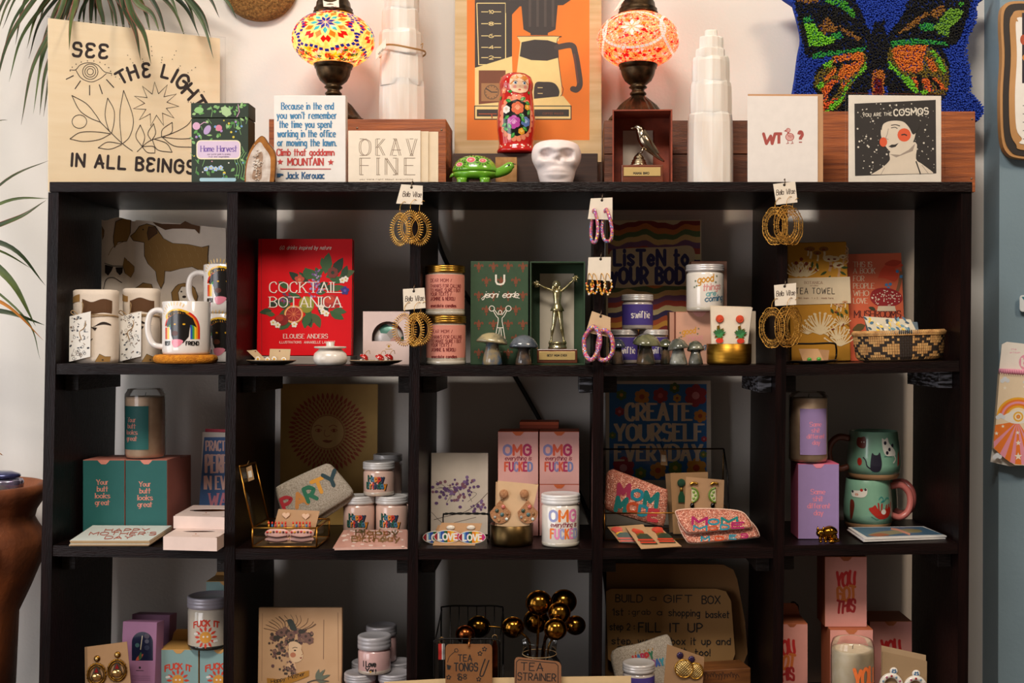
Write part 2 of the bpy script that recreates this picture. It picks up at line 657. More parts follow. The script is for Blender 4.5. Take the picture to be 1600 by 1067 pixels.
 def flower(s, u, v, r, m, mc, n=5, fat=.42):
  s.lift()
  for i in range(n):
   a = 2 * math.pi * i / n - 1.5
   s.disc(u + r * .58 * math.cos(a), v + r * .58 * math.sin(a), r * fat, m, n=10, keep=True)
  s.disc(u, v, r * .32, mc, n=10)


def quad_cv(mb, p00, p10, p11, p01, W, H):
 """Canvas W x H (u right, v down) on a tilted quad given by its lower-left, lower-right, upper-right, upper-left corners."""
 A, B, C_, D_ = (Vector(p) for p in (p00, p10, p11, p01))
 nr = (B - A).cross(D_ - A).normalized()

 def f(u, v, h):
  a, b = u / W, 1 - v / H
  return (A * (1 - a) * (1 - b) + B * a * (1 - b) + C_ * a * b + D_ * (1 - a) * b) + nr * h
 return Cv(mb, f)


def slab(mb, p00, p10, p11, p01, t, m, m2=None):
 """A thin sheet of thickness t behind the given front quad."""
 A, B, C_, D_ = (Vector(p) for p in (p00, p10, p11, p01))
 nr = (B - A).cross(D_ - A).normalized() * -t
 vs = [A, B, C_, D_, A + nr, B + nr, C_ + nr, D_ + nr]
 mb.add(vs, [(0, 1, 2, 3)], m)
 mb.add(vs, [(7, 6, 5, 4), (0, 4, 5, 1), (1, 5, 6, 2), (2, 6, 7, 3), (3, 7, 4, 0)], m2 or m)


INK = M('1a1614', .7)
WHITE = M('f0ece4', .6)
PAPER = M('ece2d2', .75)
KRAFT = M('b58e63', .85)
GOLD = M('c9973f', .28, 1.0)
BRASS = M('a8803a', .35, 1.0)
BLACKWIRE = M('15110f', .4, .6)

# ---------------------------------------------------------------- kits for things the shop has many of
def hitz(px, py, z):
 """World point seen at a pixel and lying at height z."""
 d = (z - EYE) * FPX / (VPY - py)
 return Vector(((px - VPX) / FPX * d, d - DIST, z))


def lying(name, label, category, corners, z0, thick, m, group=None, draw=None, m2=None, layers=1, part='card', tilt=None):
 """A flat thing on a level surface: photo corners of its top face (front-left, front-right, back-right, back-left), underside height z0, thickness in m."""
 zt = z0 + thick
 W4 = [hitz(a, b, zt) for a, b in corners]
 if tilt:
  for i in (2, 3):
   k = (DIST + tilt) / FPX
   W4[i] = Vector(((corners[i][0] - VPX) * k, tilt, EYE + (VPY - corners[i][1]) * k))
  nr = (W4[1] - W4[0]).cross(W4[3] - W4[0])
  o = Vector((0, -DIST, EYE))
  W4[2] = o + (W4[2] - o) * ((W4[0] - o).dot(nr) / (W4[2] - o).dot(nr))
 cx = sum(p.x for p in W4) / 4
 cy = sum(p.y for p in W4) / 4
 t = T(name, label, category, VPX + cx / (DIST + cy) * FPX, cy, z0, group)
 loc = [(p - t.loc) / t.s for p in W4]
 rr = random.Random(int(corners[0][0]))
 hh = thick / t.s / layers
 for i in range(layers):
  mb = MB()
  top = (i == layers - 1)
  dx, dy = (0, 0) if top else (rr.uniform(-3, 3), rr.uniform(-2, 3))
  q = [Vector((p.x + dx, p.y + dy, p.z - hh * (layers - 1 - i) - .1)) for p in loc]
  slab(mb, q[0], q[1], q[2], q[3], hh - .25, m, m2)
  if top and draw:
   draw(t.plane(mb, q[0], q[1], q[3]))
  if layers == 1:
   t.solo(mb)
  else:
   t.part(part if top else 'spare_card', mb)
 return t


def jar(label, px, r, pt, pl, y, base, group=None, body=None, lid=None, band=None, draw=None, name='candle', foot=None, shoulder=3):
 """Squat candle jar with a screw lid: lid top row pt, lid underside row pl; band = (row, row, material) paper label."""
 t = T(name, label, 'candle', px, y, base, group)
 z = t.z
 mb = MB()
 rb = r - .8
 pr = [(rb - 3, 0), (rb - .8, .8), (rb, 3), (rb, z(pl) - shoulder - 2), (rb - 1, z(pl) - shoulder), (rb - 3, z(pl) - .5), (rb - 3, z(pl) + 2)]
 mb.lathe(pr, body, 40)
 if foot:
  mb.lathe([(rb - 2.5, .05), (rb - .4, 1), (rb + .25, 3), (rb + .25, 6), (rb, 6.4)], foot, 40)
 c = t.cyl(mb, rb)
 if band:
  hw = rb * 1.45
  c.rect(px - hw, px + hw, band[0], band[1], band[2], 30)
 if draw:
  draw(c)
 t.part('jar', mb)
 mb = MB()
 h = z(pt) - z(pl)
 mb.lathe([(r - .6, z(pl)), (r, z(pl) + .6), (r, z(pl) + h * .3), (r - .6, z(pl) + h * .36), (r, z(pl) + h * .44), (r, z(pl) + h * .6), (r - .6, z(pl) + h * .66), (r, z(pl) + h * .75), (r - .2, z(pt) - 1.2), (r - 1.4, z(pt)), (r - 4, z(pt)), (r - 4.6, z(pt) - .5), (0, z(pt) - .5)], lid, 40)
 t.part('lid', mb)
 t.top = base + z(pt) * t.s
 return t


def pack(label, px0, px1, pyt, y, base, front, side, group=None, depth=None, draw=None, notch=None, name='gift_box', rz=0, pyb=None, back=0, category='box'):
 """Folding carton: printed front, plain sides, top flap with a thumb notch; back: height of a raised rear flap."""
 t = T(name, label, category, (px0 + px1) / 2, y, base, group, rz=rz)
 a, b, zt = t.x(px0), t.x(px1), t.z(pyt)
 d = depth or (px1 - px0)
 mb = MB()
 mb.box(a, b, .6, d, 0, zt - 1.2, side, .5)
 mb.box(a + .3, b - .3, 0, .6, .2, zt - .9, front)
 c = t.front(mb, 0)
 if draw:
  draw(c)
 t.part('carton', mb)
 mb = MB()
 mb.box(a, b, .2, d, zt - 1.1, zt, side, .4)
 if notch:
  cx, w = (a + b) / 2, (b - a) * .11
  P = [(cx - w * 1.35, zt - .4), (cx - w, zt - w * .5), (cx - w * .5, zt - w * .95), (cx + w * .5, zt - w * .95), (cx + w, zt - w * .5), (cx + w * 1.35, zt - .4)]
  mb.prism(P[::-1], -.35, .1, notch)
 t.part('flap', mb)
 if back:
  mb = MB()
  mb.prism([(a, zt), (b, zt), (b - 3, zt + back * .7), (b - 8, zt + back), (a + 8, zt + back), (a + 3, zt + back * .7)], d - 1, d, side)
  t.part('rear_flap', mb)
 t.top = base + zt * t.s
 return t


def block_text(c, rows, m, **k):
 for st, a, b, yb, yt in rows:
  c.text(st, a, b, yb, yt, m, **k)


def glitter(h, seed=0, sc=420, bright=1.0, pal=('4a9fd8', 'f2c82a', 'd83a6a', 'e8e8f0', '7a3fb0')):
 key = ('glit', h, seed, sc, pal)
 if key in _mats:
  return _mats[key]
 m, nt, out = _new('glitter_' + h)
 b = nt.nodes.new('ShaderNodeBsdfPrincipled')
 tc = nt.nodes.new('ShaderNodeTexCoord')
 vo = nt.nodes.new('ShaderNodeTexVoronoi')
 vo.inputs['Scale'].default_value = sc
 nt.links.new(tc.outputs['Object'], vo.inputs['Vector'])
 sp = nt.nodes.new('ShaderNodeSeparateColor')
 nt.links.new(vo.outputs['Color'], sp.inputs[0])
 rp = nt.nodes.new('ShaderNodeValToRGB')
 rp.color_ramp.interpolation = 'CONSTANT'
 els = rp.color_ramp.elements
 els[0].position, els[0].color = 0, (*lin(h), 1)
 els[1].position, els[1].color = .45, (*[x * .6 for x in lin(h)], 1)
 for i, p in enumerate(pal):
  e = els.new(.55 + .45 * i / len(pal))
  e.color = (*lin(p), 1)
 nt.links.new(sp.outputs[0], rp.inputs['Fac'])
 nt.links.new(rp.outputs['Color'], b.inputs['Base Color'])
 b.inputs['Roughness'].default_value = .3
 b.inputs['Metallic'].default_value = .25
 bp = nt.nodes.new('ShaderNodeBump')
 bp.inputs['Strength'].default_value = .5
 bp.inputs['Distance'].default_value = .002
 nt.links.new(vo.outputs['Distance'], bp.inputs['Height'])
 nt.links.new(bp.outputs['Normal'], b.inputs['Normal'])
 nt.links.new(b.outputs['BSDF'], out.inputs['Surface'])
 _mats[key] = m
 return m


def xf(x, y, z, yaw=0, roll=0, pitch=0, sc=1.0):
 return Matrix.Translation((x, y, z)) @ Euler((R(pitch), R(roll), R(yaw)), 'XYZ').to_matrix().to_4x4() @ Matrix.Scale(sc, 4)


def spiky_hoop(mb, rx, rz, m):
 """Pointed oval hoop edged with two rows of grains; hangs from its top point at the origin."""
 def pt(a, k=1.0):
  s_ = math.sin(a)
  sq = 1 - .28 * max(0, math.cos(a)) ** 3 - .1 * max(0, -math.cos(a)) ** 6
  return Vector((rx * k * s_ * sq, 0, rz * k * math.cos(a) - rz))
 cc = Vector((0, 0, -rz))
 for k in (.62, .76):
  mb.tube([cc + (pt(a) - cc) * k for a in [2 * math.pi * i / 40 for i in range(40)]], .55, m, 6, True)
 for i in range(38):
  a = 2 * math.pi * (i + .5) / 38
  p = pt(a)
  d = (pt(a + .01) - pt(a - .01)).normalized()
  nrm = Vector((d.z, 0, -d.x))
  if nrm.dot(p - cc) < 0:
   nrm = -nrm
  q = cc + (p - cc) * .78
  e = q + nrm * (rx * .26)
  mb.tube([q, q.lerp(e, .5), e], [.5, 1.1, .35], m, 6)
  mb.ball(cc + (p - cc) * .69, .7, .7, .7, m, 6, 4)
 mb.tube([(0, 0, -rz * .05), (0, -.2, 1.5), (0, 0, 4)], .5, m, 6)


def filigree_hoop(mb, rx, rz, m):
 """Scalloped openwork oval hoop; hangs from its top at the origin."""
 cc = Vector((0, 0, -rz))
 o = [cc + Vector((rx * (1 + .07 * abs(math.sin(4 * a)) - .03) * math.sin(a), 0, rz * (1 + .07 * abs(math.sin(4 * a)) - .03) * math.cos(a))) for a in [2 * math.pi * i / 96 for i in range(96)]]
 mb.tube(o, .75, m, 6, True)
 e = lambda k: [cc + Vector((rx * k * math.sin(a), 0, rz * k * math.cos(a))) for a in [2 * math.pi * i / 48 for i in range(48)]]
 mb.tube(e(.66), .6, m, 6, True)
 mb.tube(e(.82), .45, m, 5, True)
 for i in range(24):
  a = 2 * math.pi * (i + .5) / 24
  for k, r in ((.74, 1.5), (.9, 1.6)):
   c = cc + Vector((rx * k * math.sin(a), 0, rz * k * math.cos(a)))
   mb.tube([c + Vector((r * math.cos(q), 0, r * math.sin(q))) for q in [2 * math.pi * j / 8 for j in range(8)]], .38, m, 5, True)
  c = cc + Vector((rx * .61 * math.sin(a), 0, rz * .61 * math.cos(a)))
  mb.ball(c, .75, .6, .75, m, 6, 4)
 for i in range(8):
  a = 2 * math.pi * i / 8
  c = cc + Vector((rx * 1.02 * math.sin(a), 0, rz * 1.02 * math.cos(a)))
  mb.ball(c, 1.3, .8, 1.3, m, 6, 4)
 mb.tube([(0, 0, 0), (0, -.2, 2), (0, 0, 4.5)], .5, m, 6)


CARDW = M('e6d9c6', .75)


def hang_card(name, label, px, corners, hook, m, group=None, y=-.012, writing=None):
 """A hanging earring card: corners = photo pixels (upper left, upper right, lower right, lower left); hook = pixel of its nail."""
 t = T(name, label, 'earrings', px, y, EYE + (VPY - corners[3][1]) * (DIST + y) / FPX, group)
 q = [(t.x(a), 0, t.z(b)) for a, b in corners]
 mb = MB()
 slab(mb, q[3], q[2], q[1], q[0], .8, m)
 c = t.front(mb, 0)
 hx, hy = hook
 c.disc(hx, hy, 2.1, M('2a2420', .8), n=10)
 if writing:
  writing(c)
 t.part('card', mb)
 mb = MB()
 mb.tube(cat([(t.x(hx) + 1.5, 10, t.z(hy - 9)), (t.x(hx) + 1.2, 2, t.z(hy - 10)), (t.x(hx) + .6, -2.4, t.z(hy - 6)), (t.x(hx), -1.6, t.z(hy - 1)), (t.x(hx), 1.2, t.z(hy + .5))], 4), .75, M('6a5a4a', .35, .9), 6)
 t.part('hook', mb)
 return t


def soft_upright(name, label, category, pts, y, base, thick, m, group=None, draw=None, lean=.2, piping=None):
 """A soft flat pouch propped upright: photo outline, depth y, thickness in pixels."""
 cx = sum(p[0] for p in pts) / len(pts)
 t = T(name, label, category, cx, y, base, group)
 oc = cat(pts, 4, True)
 lx = [(t.x(p[0]), max(.5, t.z(p[1]))) for p in oc]
 mx, mz = sum(p[0] for p in lx) / len(lx), sum(p[1] for p in lx) / len(lx)
 ring = lambda k, d: [(mx + (p[0] - mx) * k, max(.3, mz + (p[1] - mz) * k) * lean + d, max(.3, mz + (p[1] - mz) * k)) for p in lx]
 mb = MB()
 mb.loft([ring(.9, thick), ring(1, thick * .75), ring(1, thick * .3), ring(.93, .05), ring(.6, 0)], m)
 if draw:
  draw(t.plane(mb, (0, -.3, 0), (1, -.3, 0), (0, lean * 100 - .3, 100)))
 t.part('pouch_body', mb)
 if piping:
  mb = MB()
  mb.tube(ring(1, thick * .5), thick * .16, piping, 6, True)
  t.part('piping', mb)
 return t


def can_glass(label, px, r, ptop, pwax, y, base, wax, band, draw, group, rim=.86):
 """Tall can-shaped glass candle: rim row, wax row, label band (row, row, left px, right px, material)."""
 t = T('glass_candle', label, 'candle', px, y, base, group)
 z = t.z
 h, zw = z(ptop), z(pwax)
 mb = MB()
 rw = r - 1.2
 mb.lathe([(r * .8, 1.6), (rw * .93, 2.2), (rw, 7), (rw, zw - 4), (rw * .975, zw), (rw * .8, zw - .6), (0, zw - .6)], wax, 44)
 t.part('wax', mb)
 mb = MB()
 g = clear('jar_glass', gloss=.8, dense=.03)
 mb.lathe([(r * .78, 0), (r * .93, .8), (r, 6), (r, zw), (r * .99, zw + (h - zw) * .35), (r * rim * 1.02, h - 2.5), (r * rim, h), (r * rim - 1, h + .4), (r * rim - 1.6, h - .4)], g, 44)
 mb.f.pop(), mb.mi.pop(), mb.sm.pop()
 t.part('glass', mb)
 mb = MB()
 c = t.cyl(mb, r)
 if band:
  c.rect(band[2], band[3], band[0], band[1], band[4], 24)
 draw(c)
 t.part('label', mb)
 mb = MB()
 mb.tube([(0, 0, zw - 1), (.4, 0, zw + 3), (1.2, 0, zw + 6)], .5, M('3a322c', .9), 6)
 t.part('wick', mb)
 t.top = base + h * t.s
 return t

# ---------------------------------------------------------------- the setting
def struct(name, mb):
 o = bpy.data.objects.new(name, mb.mesh(name, 1))
 o['kind'] = 'structure'
 COL.objects.link(o)
 return o


WALLY = .342
mb = MB()
mb.box(-3.2, 1.9, WALLY, WALLY + .12, 0, 4.0, M('e9e2da', .85, v=.02, sc=3, bump=.12, bs=160))
struct('wall_back', mb)
mb = MB()
mb.box(-3.2, 1.9, -3.6, WALLY, -.05, 0, M('6b4a31', .5, sc=8, h2='4b3020', scale=(1, 12, 1)))
struct('floor', mb)
mb = MB()
mb.box(-3.2, 1.9, -3.6, WALLY + .12, 4.0, 4.1, M('d8d0c6', .9, v=.02))
struct('ceiling', mb)
mb = MB()
k = (DIST + .25) / FPX
mb.hexa([((1558 - VPX) * k, .25, 0), (1.9, .25, 0), (1.9, WALLY, 0), ((1558 - VPX) * k, WALLY, 0),
   ((1566 - VPX) * k, .25, 3.999), (1.9, .25, 3.999), (1.9, WALLY, 3.999), ((1566 - VPX) * k, WALLY, 3.999)], M('7d95a3', .6, v=.03, sc=6, bump=.1, bs=120))
struct('wall_right', mb)

# ---------------------------------------------------------------- bookcase
S0 = DIST / FPX
ESP = M('180a09', .34, h2='0b0505', sc=9, scale=(14, 14, 1), bump=.25, bs=60, spec=.15)
ESPH = M('190b0a', .34, h2='0d0606', sc=9, scale=(1, 14, 14), bump=.3, bs=60, spec=.2)
ENDG = M('2c2624', .45, h2='120d0c', sc=40, scale=(1, 1, 6), bump=.6, bs=90, spec=.3)


def zpy(py):
 return EYE + (VPY - py) * S0


def xpx(px):
 return (px - VPX) * S0


SCRA = M('8a8c94', .5, h2='1c1817', sc=34, scale=(1, 1, 7), lo=.46, hi=.62, spec=.3)
DEPTH = .30
ZTOP = zpy(284)
#        left px at py 300, at py 900
POST = [(74, 62.5), (354, 349), (641, 636), (928.5, 925), (1215.5, 1209), (1503, 1498.5)]


def post_px(i, py):
 a, b = POST[i]
 return a + (b - a) * (py - 300) / 600


# shelf tops (photo rows at the front, start and end of each bay)
ROW = [[(568, 569), (571, 571.5), (571, 571.5), (571, 570.5), (570.5, 563.5)],
  [(853, 857), (858, 859), (858, 858.5), (857, 856), (853, 849)],
  [(1141, 1143), (1144, 1144), (1144, 1144), (1142, 1141), (1140, 1137)]]


bc = bpy.data.objects.new('bookcase', None)
bc['label'] = 'tall espresso-stained wooden cube bookcase with five bays across, standing against the wall'
bc['category'] = 'bookcase'
COL.objects.link(bc)


def bpart(name, mb):
 o = bpy.data.objects.new(name, mb.mesh(name, 1))
 o.parent = bc
 COL.objects.link(o)
 return o


for i in range(6):
 mb = MB()
 xs = [xpx(post_px(i, 1765)), xpx(post_px(i, 300))]
 w = 16.5 * S0
 mb.hexa([(xs[0], .004, 0), (xs[0] + w, .004, 0), (xs[0] + w, DEPTH, 0), (xs[0], DEPTH, 0),
    (xs[1], .004, zpy(300)), (xs[1] + w, .004, zpy(300)), (xs[1] + w, DEPTH, zpy(300)), (xs[1], DEPTH, zpy(300))], ESP)
 bpart('upright', mb)
mb = MB()
mb.box(xpx(77), xpx(1519.5), 0, DEPTH, zpy(300), ZTOP, ESPH, .0012)
bpart('top_board', mb)
for r in range(4):
 for i in range(5):
  c, d = ROW[min(r, 2)][i]
  if r == 3:
   c += 286
   d += 286
  x0, x1 = xpx(post_px(i, c) + 16.5), xpx(post_px(i + 1, c))
  za, zb = zpy(c), zpy(d)
  t = 17 * S0
  mb = MB()
  mb.hexa([(x0, .006, za - t), (x1, .006, zb - t), (x1, DEPTH, zb - t), (x0, DEPTH, za - t), (x0, .006, za), (x1, .006, zb), (x1, DEPTH, zb), (x0, DEPTH, za)], ESPH)
  bpart('shelf', mb)
  for xa, xb, zz in ((x0 + .0005, x0 + 22 * S0, za), (x1 - 22 * S0, x1 - .0005, zb)):
   mb = MB()
   mb.box(xa, xb, .045, .255, zz - t - 27 * S0, zz - t - .0012, SCRA if (r == 0 and i > 1 and xa > x0 + .01) else ENDG, .001)
   bpart('cleat', mb)

# ---------------------------------------------------------------- on top of the bookcase
WOOD = M('b5622c', .5, h2='7a3a16', sc=7, scale=(1, 6, 22), bump=.25, bs=40)
WOODD = M('7a4428', .55, h2='4f2a18', sc=7, scale=(1.5, 4, 22), bump=.25, bs=40)
PLY = M('efdcbc', .6, h2='ead5b2', sc=5, scale=(1, 1, 12))


def crate(label, px0, px1, y, pyt, depth, m, seam=None, nails=()):
 t = on(-1, (px0 + px1) / 2, y, 'wooden_crate', label, 'crate', 'wooden crates on the bookcase top')
 a, b, zt = t.x(px0), t.x(px1), t.z(pyt)
 d = depth / t.s
 th = 9
 mb = MB()
 zs = [0, zt] if seam is None else [0, t.z(seam) - .6, t.z(seam) + .6, zt]
 for i in range(0, len(zs), 2):
  mb.box(a, b, 0, th, zs[i], zs[i + 1], m, 1)
 c = t.front(mb, 0)
 t.part('front_board', mb)
 for xa, xb in ((a, a + th), (b - th, b)):
  mb = MB()
  mb.box(xa, xb, th + .2, d - th - .2, 0, zt, m, 1)
  t.part('side_board', mb)
 mb = MB()
 mb.box(a, b, d - th, d, 0, zt, m, 1)
 t.part('back_board', mb)
 mb = MB()
 mb.box(a + th, b - th, th + .2, d - th - .2, zt - th, zt - .3, m)
 t.part('top_board', mb)
 for px, py in nails:
  mb = MB()
  mb.ball((t.x(px), 0, t.z(py)), 1.7, .8, 1.7, M('8a7a68', .4, .8), 8, 6)
  t.part('nail', mb)
 return t.base + zt * t.s


CR1 = crate('brown wooden crate standing behind the cream greeting card with thin double-line capitals', 420, 697, .165, 186, .13, WOOD, None, [(558, 200), (690, 203)])
CR2 = crate('brown wooden crate behind the open box with the bird trophy', 944, 1180, .165, 188, .13, WOODD, 241)
CR3 = crate('orange-brown wooden crate behind the square card with the starry night portrait', 1286, 1524, .155, 174, .14, WOOD, None, [(1519, 186), (1518, 279)])

t = on(-1, 822, .15, 'plinth_box', 'low dark brown wooden box under the orange coffee print', 'box')
mb = MB()
mb.box(t.x(708), t.x(934), 0, .14 / t.s, 0, t.z(239.5), M('4a2f22', .6, h2='33201a', sc=8, scale=(1, 4, 20)), 1)
t.solo(mb)
PLZ = t.base + t.z(239.5) * t.s

# square plywood print in a clear sleeve, turned towards the middle
t = on(-1, 75, .143, 'wood_print', 'square plywood art print lettered in black about light and beings, in a clear sleeve', 'print', rz=28.4)
W_, H_ = 264, t.z(28)
mb = MB()
mb.box(0, W_, 0, 4, 0, H_, PLY, .6)
c = t.front(mb, 0)
K = M('2b1d1c', .7)
EPS = GL['E']
GL['E'] = (5, [(True, [(5, 11), (4, 12), (1, 12), (0, 10.5), (1, 8.6), (3, 8), (1, 7.4), (0, 5), (1, 3), (4, 3), (5, 4)])])
c.text('SEE', 114, 167, 87, 67, K, .22, 'round', 3.6, rot=4)
for ch, x0, x1, yb, yt, q in (('T', 189, 203, 132, 113, -30), ('H', 205, 217, 125, 105, -19), ('E', 224, 234, 120, 100, -4), ('L', 252, 262, 120, 101, 14), ('I', 268, 269, 128, 107, 28), ('G', 274, 288, 132, 111, 36), ('H', 284, 299, 145, 124, 46), ('T', 297, 312, 160, 139, 58)):
 c.text(ch, x0, x1, yb, yt, K, .22, 'round', rot=q)
c.text('IN ALL BEINGS', 112, 303, 259, 240, K, .22, 'round', 3.4, rot=3.6)
GL['E'] = EPS
L = 1.0
c.line([(109, 109), (118, 109), (126, 101), (140, 98), (153, 102), (163, 112), (175, 115)], L, K, True)
c.line([(118, 109), (127, 122), (142, 128), (156, 123), (166, 115)], L, K, True)
for r in (12, 8.5, 5):
 c.line([(141 + r * math.cos(R(a)), 112 + r * math.sin(R(a))) for a in range(0, 360, 20)], L, K, closed=True)
for a, b in (((103, 124), (115, 118)), ((117, 139), (126, 126)), ((140, 149), (140, 133)), ((160, 147), (155, 132)), ((178, 137), (166, 124))):
 c.line([a, b], 1.5, K)
for a in range(190, 360, 18):
 c.disc(141 + 32 * math.cos(R(a)), 114 + 19 * math.sin(R(a)), .9, K, n=6)
c.line([(124 + 11.5 * math.cos(R(a)), 190 + 10.5 * math.sin(R(a))) for a in range(0, 360, 20)], L, K, closed=True)
SP = []
for i in range(22):
 a = -93 + i * 360 / 22
 r = 36 if i % 2 == 0 else 17.5
 SP.append((243.5 + r * math.cos(R(a)), 163 + r * .97 * math.sin(R(a))))
c.line(SP, L, K, closed=True)
for a in range(-160, 30, 15):
 for q in (0, 1, 2):
  r = 62 + 7 * q if (a // 15) % 2 else 52 + 4 * q
  c.disc(243 + r * math.cos(R(a + 5)), 150 + r * 1.02 * math.sin(R(a + 5)), .8, K, n=6)
for P in ([(112, 149), (135, 162), (150, 180), (157, 191)], [(112, 149), (124, 172), (140, 184), (157, 191)], [(157, 191), (175, 209), (192, 225), (207, 236)],
   [(168, 153), (164, 178), (168, 198), (172, 207)], [(168, 153), (178, 172), (178, 192), (174, 209)], [(193, 141), (187, 180), (190, 225)], [(193, 141), (208, 184), (203, 212), (191, 225)],
   [(109, 217), (125, 207), (150, 206), (173, 209)], [(109, 217), (130, 221), (155, 218), (173, 209)], [(153, 231), (168, 222), (190, 225)], [(153, 231), (172, 233), (190, 226)],
   [(214, 237), (234, 220), (265, 210), (292, 196), (304, 178)], [(219, 195), (212, 213), (222, 229)], [(219, 195), (226, 213), (222, 229)], [(240, 193), (231, 208), (236, 219)], [(240, 193), (243, 208), (237, 219)],
   [(269, 191), (254, 202), (252, 214)], [(269, 191), (268, 207), (253, 214)], [(222, 229), (240, 229), (242, 239)], [(222, 229), (230, 238), (242, 239)], [(240, 217), (260, 224), (269, 238)], [(238, 219), (246, 234), (269, 238)],
   [(253, 214), (280, 217), (300, 216)], [(253, 214), (272, 228), (300, 230)]):
 c.line(P, L, K, True)
t.part('panel', mb)
mb = MB()
mb.box(-1.5, W_ + 9, -1.2, 5.5, 0, H_ + 3, clear('plastic_sleeve', gloss=.35, bump=.25, rough=.08))
t.part('sleeve', mb)

# planting card box
t = on(-1, 343, .046, 'card_deck_box', 'small dark green lidded box printed with vegetables and a lilac title plate', 'box')
DG = M('1c2d1a', .5)
mb = MB()
x0, x1, zt, dp = t.x(299), t.x(388), t.z(161), 40
zl = t.z(184.5)
mb.box(x0, x1, 0, dp, 0, zl - .5, DG, .7)
c = t.front(mb, 0)
rr = random.Random(3)
cols = [M(h, .5) for h in ('5f9d4d', '9cc27e', '4c8a3e', 'd99ab0', 'b08ac0', 'd8c23c', '6f9ed0', 'e8e4d8', '7fb06a')]
for i in range(120):
 u, v = rr.uniform(302, 385), rr.uniform(187, 279)
 if 306 < u < 376 and 217 < v < 250:
  continue
 k = rr.random()
 if k < .55:
  c.leaf(u, v, rr.uniform(5, 10), rr.uniform(2.5, 5), rr.uniform(0, 360), rr.choice(cols[:3] + [cols[8]]))
 elif k < .85:
  c.disc(u, v, rr.uniform(1, 2.4), rr.choice(cols[3:8]), n=8)
 else:
  c.line([(u, v), (u + rr.uniform(-6, 6), v - rr.uniform(4, 12))], .7, cols[8])
PK, LV = M('d7a8c4', .5), M('b79cc8', .5)
c.disc(307, 197, 6, PK), c.line([(313, 195), (319, 191), (323, 192)], 1.2, PK), c.disc(324, 203, 5, LV, 8, rot=30), c.disc(342, 200, 5, M('d77f9b', .5))
for x in (368, 372, 376, 380):
 c.line([(x, 279), (x + 3, 262), (x - 1, 250), (x + 5, 238)], .8, cols[8], True)
for u in (322, 330, 337, 345):
 c.flower(u, 262 + (u % 5), 4, M('a9c0e4', .5), cols[5])
c.poly(rrect(307, 376, 219, 249, 7), M('efe3c0', .5))
c.poly(rrect(308.5, 374.5, 220.5, 247, 6), M('d9c2da', .5))
c.text('Home Harvest', 314, 370, 237, 228, M('6b4a9c', .5), .16, 'serif', 1.5)
c.text('your pocket guide to growing', 324, 360, 242, 239.6, M('6a5a70', .5), .14)
c.text('fruit and vegetables', 326, 358, 246, 243.6, M('6a5a70', .5), .14)
c.poly(rrect(312, 369, 278, 283.6, 2.4), M('a9cfdc', .5))
t.part('body', mb)
mb = MB()
mb.box(x0 - .6, x1 + .6, -.6, dp + .6, zl + .5, zt, DG, .8)
c = t.front(mb, -.6)
for i in range(26):
 c.leaf(rr.uniform(302, 384), rr.uniform(165, 182), rr.uniform(5, 10), rr.uniform(2.5, 5), rr.uniform(0, 360), rr.choice(cols[:2] + [cols[8]]))
c.disc(311, 172, 7, M('8fc078', .5), 5)
c.poly([(345, 168), (352, 166), (359, 170), (362, 178), (354, 183), (347, 178)], M('a7c690', .5))
c.line([(372, 163), (374, 175), (370, 183)], 1, PK), c.line([(330, 183), (332, 173), (329, 166)], .8, cols[8])
t.part('lid', mb)

# half geode
t = on(-1, 408, .003, 'geode', 'upright pointed half of an agate geode with a hollow of white crystals', 'stone')
out = [(382, 284), (383, 262), (388, 240), (398, 222), (409.5, 212), (418, 222), (429, 238), (430, 262), (428, 284)]
mb = MB()
oc = cat(out, 4)
rings = []
for d, kx in ((0, 1), (8, 1.02), (20, .9), (29, .55)):
 rings.append([(t.x(408 + (p[0] - 408) * kx), d, max(0, t.z(284 + (p[1] - 284) * (kx if d > 10 else 1)))) for p in oc])
mb.loft(rings, M('8a5a2c', .25, h2='5c3416', sc=25, coat=.6))
c = t.front(mb, 0)
c.poly([(408 + (p[0] - 408) * .98, 284 + (p[1] - 284) * .98) for p in oc], M('b8793a', .18, h2='7a4a20', sc=30, coat=.6))
c.poly([(405 + (p[0] - 408) * .8, 284 + (p[1] - 284) * .86) for p in oc], M('ded4ca', .22, h2='b7a394', sc=60, coat=.5))
c.poly(cat([(394, 279), (397, 262), (401, 244), (408, 237), (411, 245), (409, 262), (408, 280)], 4, True), M('b0917a', .3, h2='866a52', sc=90))
t.part('cut_face', mb)
mb = MB()
rr = random.Random(5)
for i in range(70):
 a = rr.uniform(0, 6.28)
 u, v = 402 + rr.gauss(0, 3.2), 258 + rr.gauss(0, 10)
 if abs(u - 402) > 8:
  continue
 mb.lathe([(rr.uniform(1, 1.9), 0), (.9, 1.6), (0, 3)], M('efe8de', .15, coat=.5, h2='c9b39c'), 5, (0, 0), smooth=False)
 o = Vector((t.x(u), -rr.uniform(.2, 1.2), t.z(v)))
 k = 15 + 1
 n = len(mb.v)
 for j in range(n - 15, n):
  p = Vector(mb.v[j])
  mb.v[j] = (o.x + p.x, o.y - p.z * .6, o.z + p.y)
t.part('crystal_lining', mb)

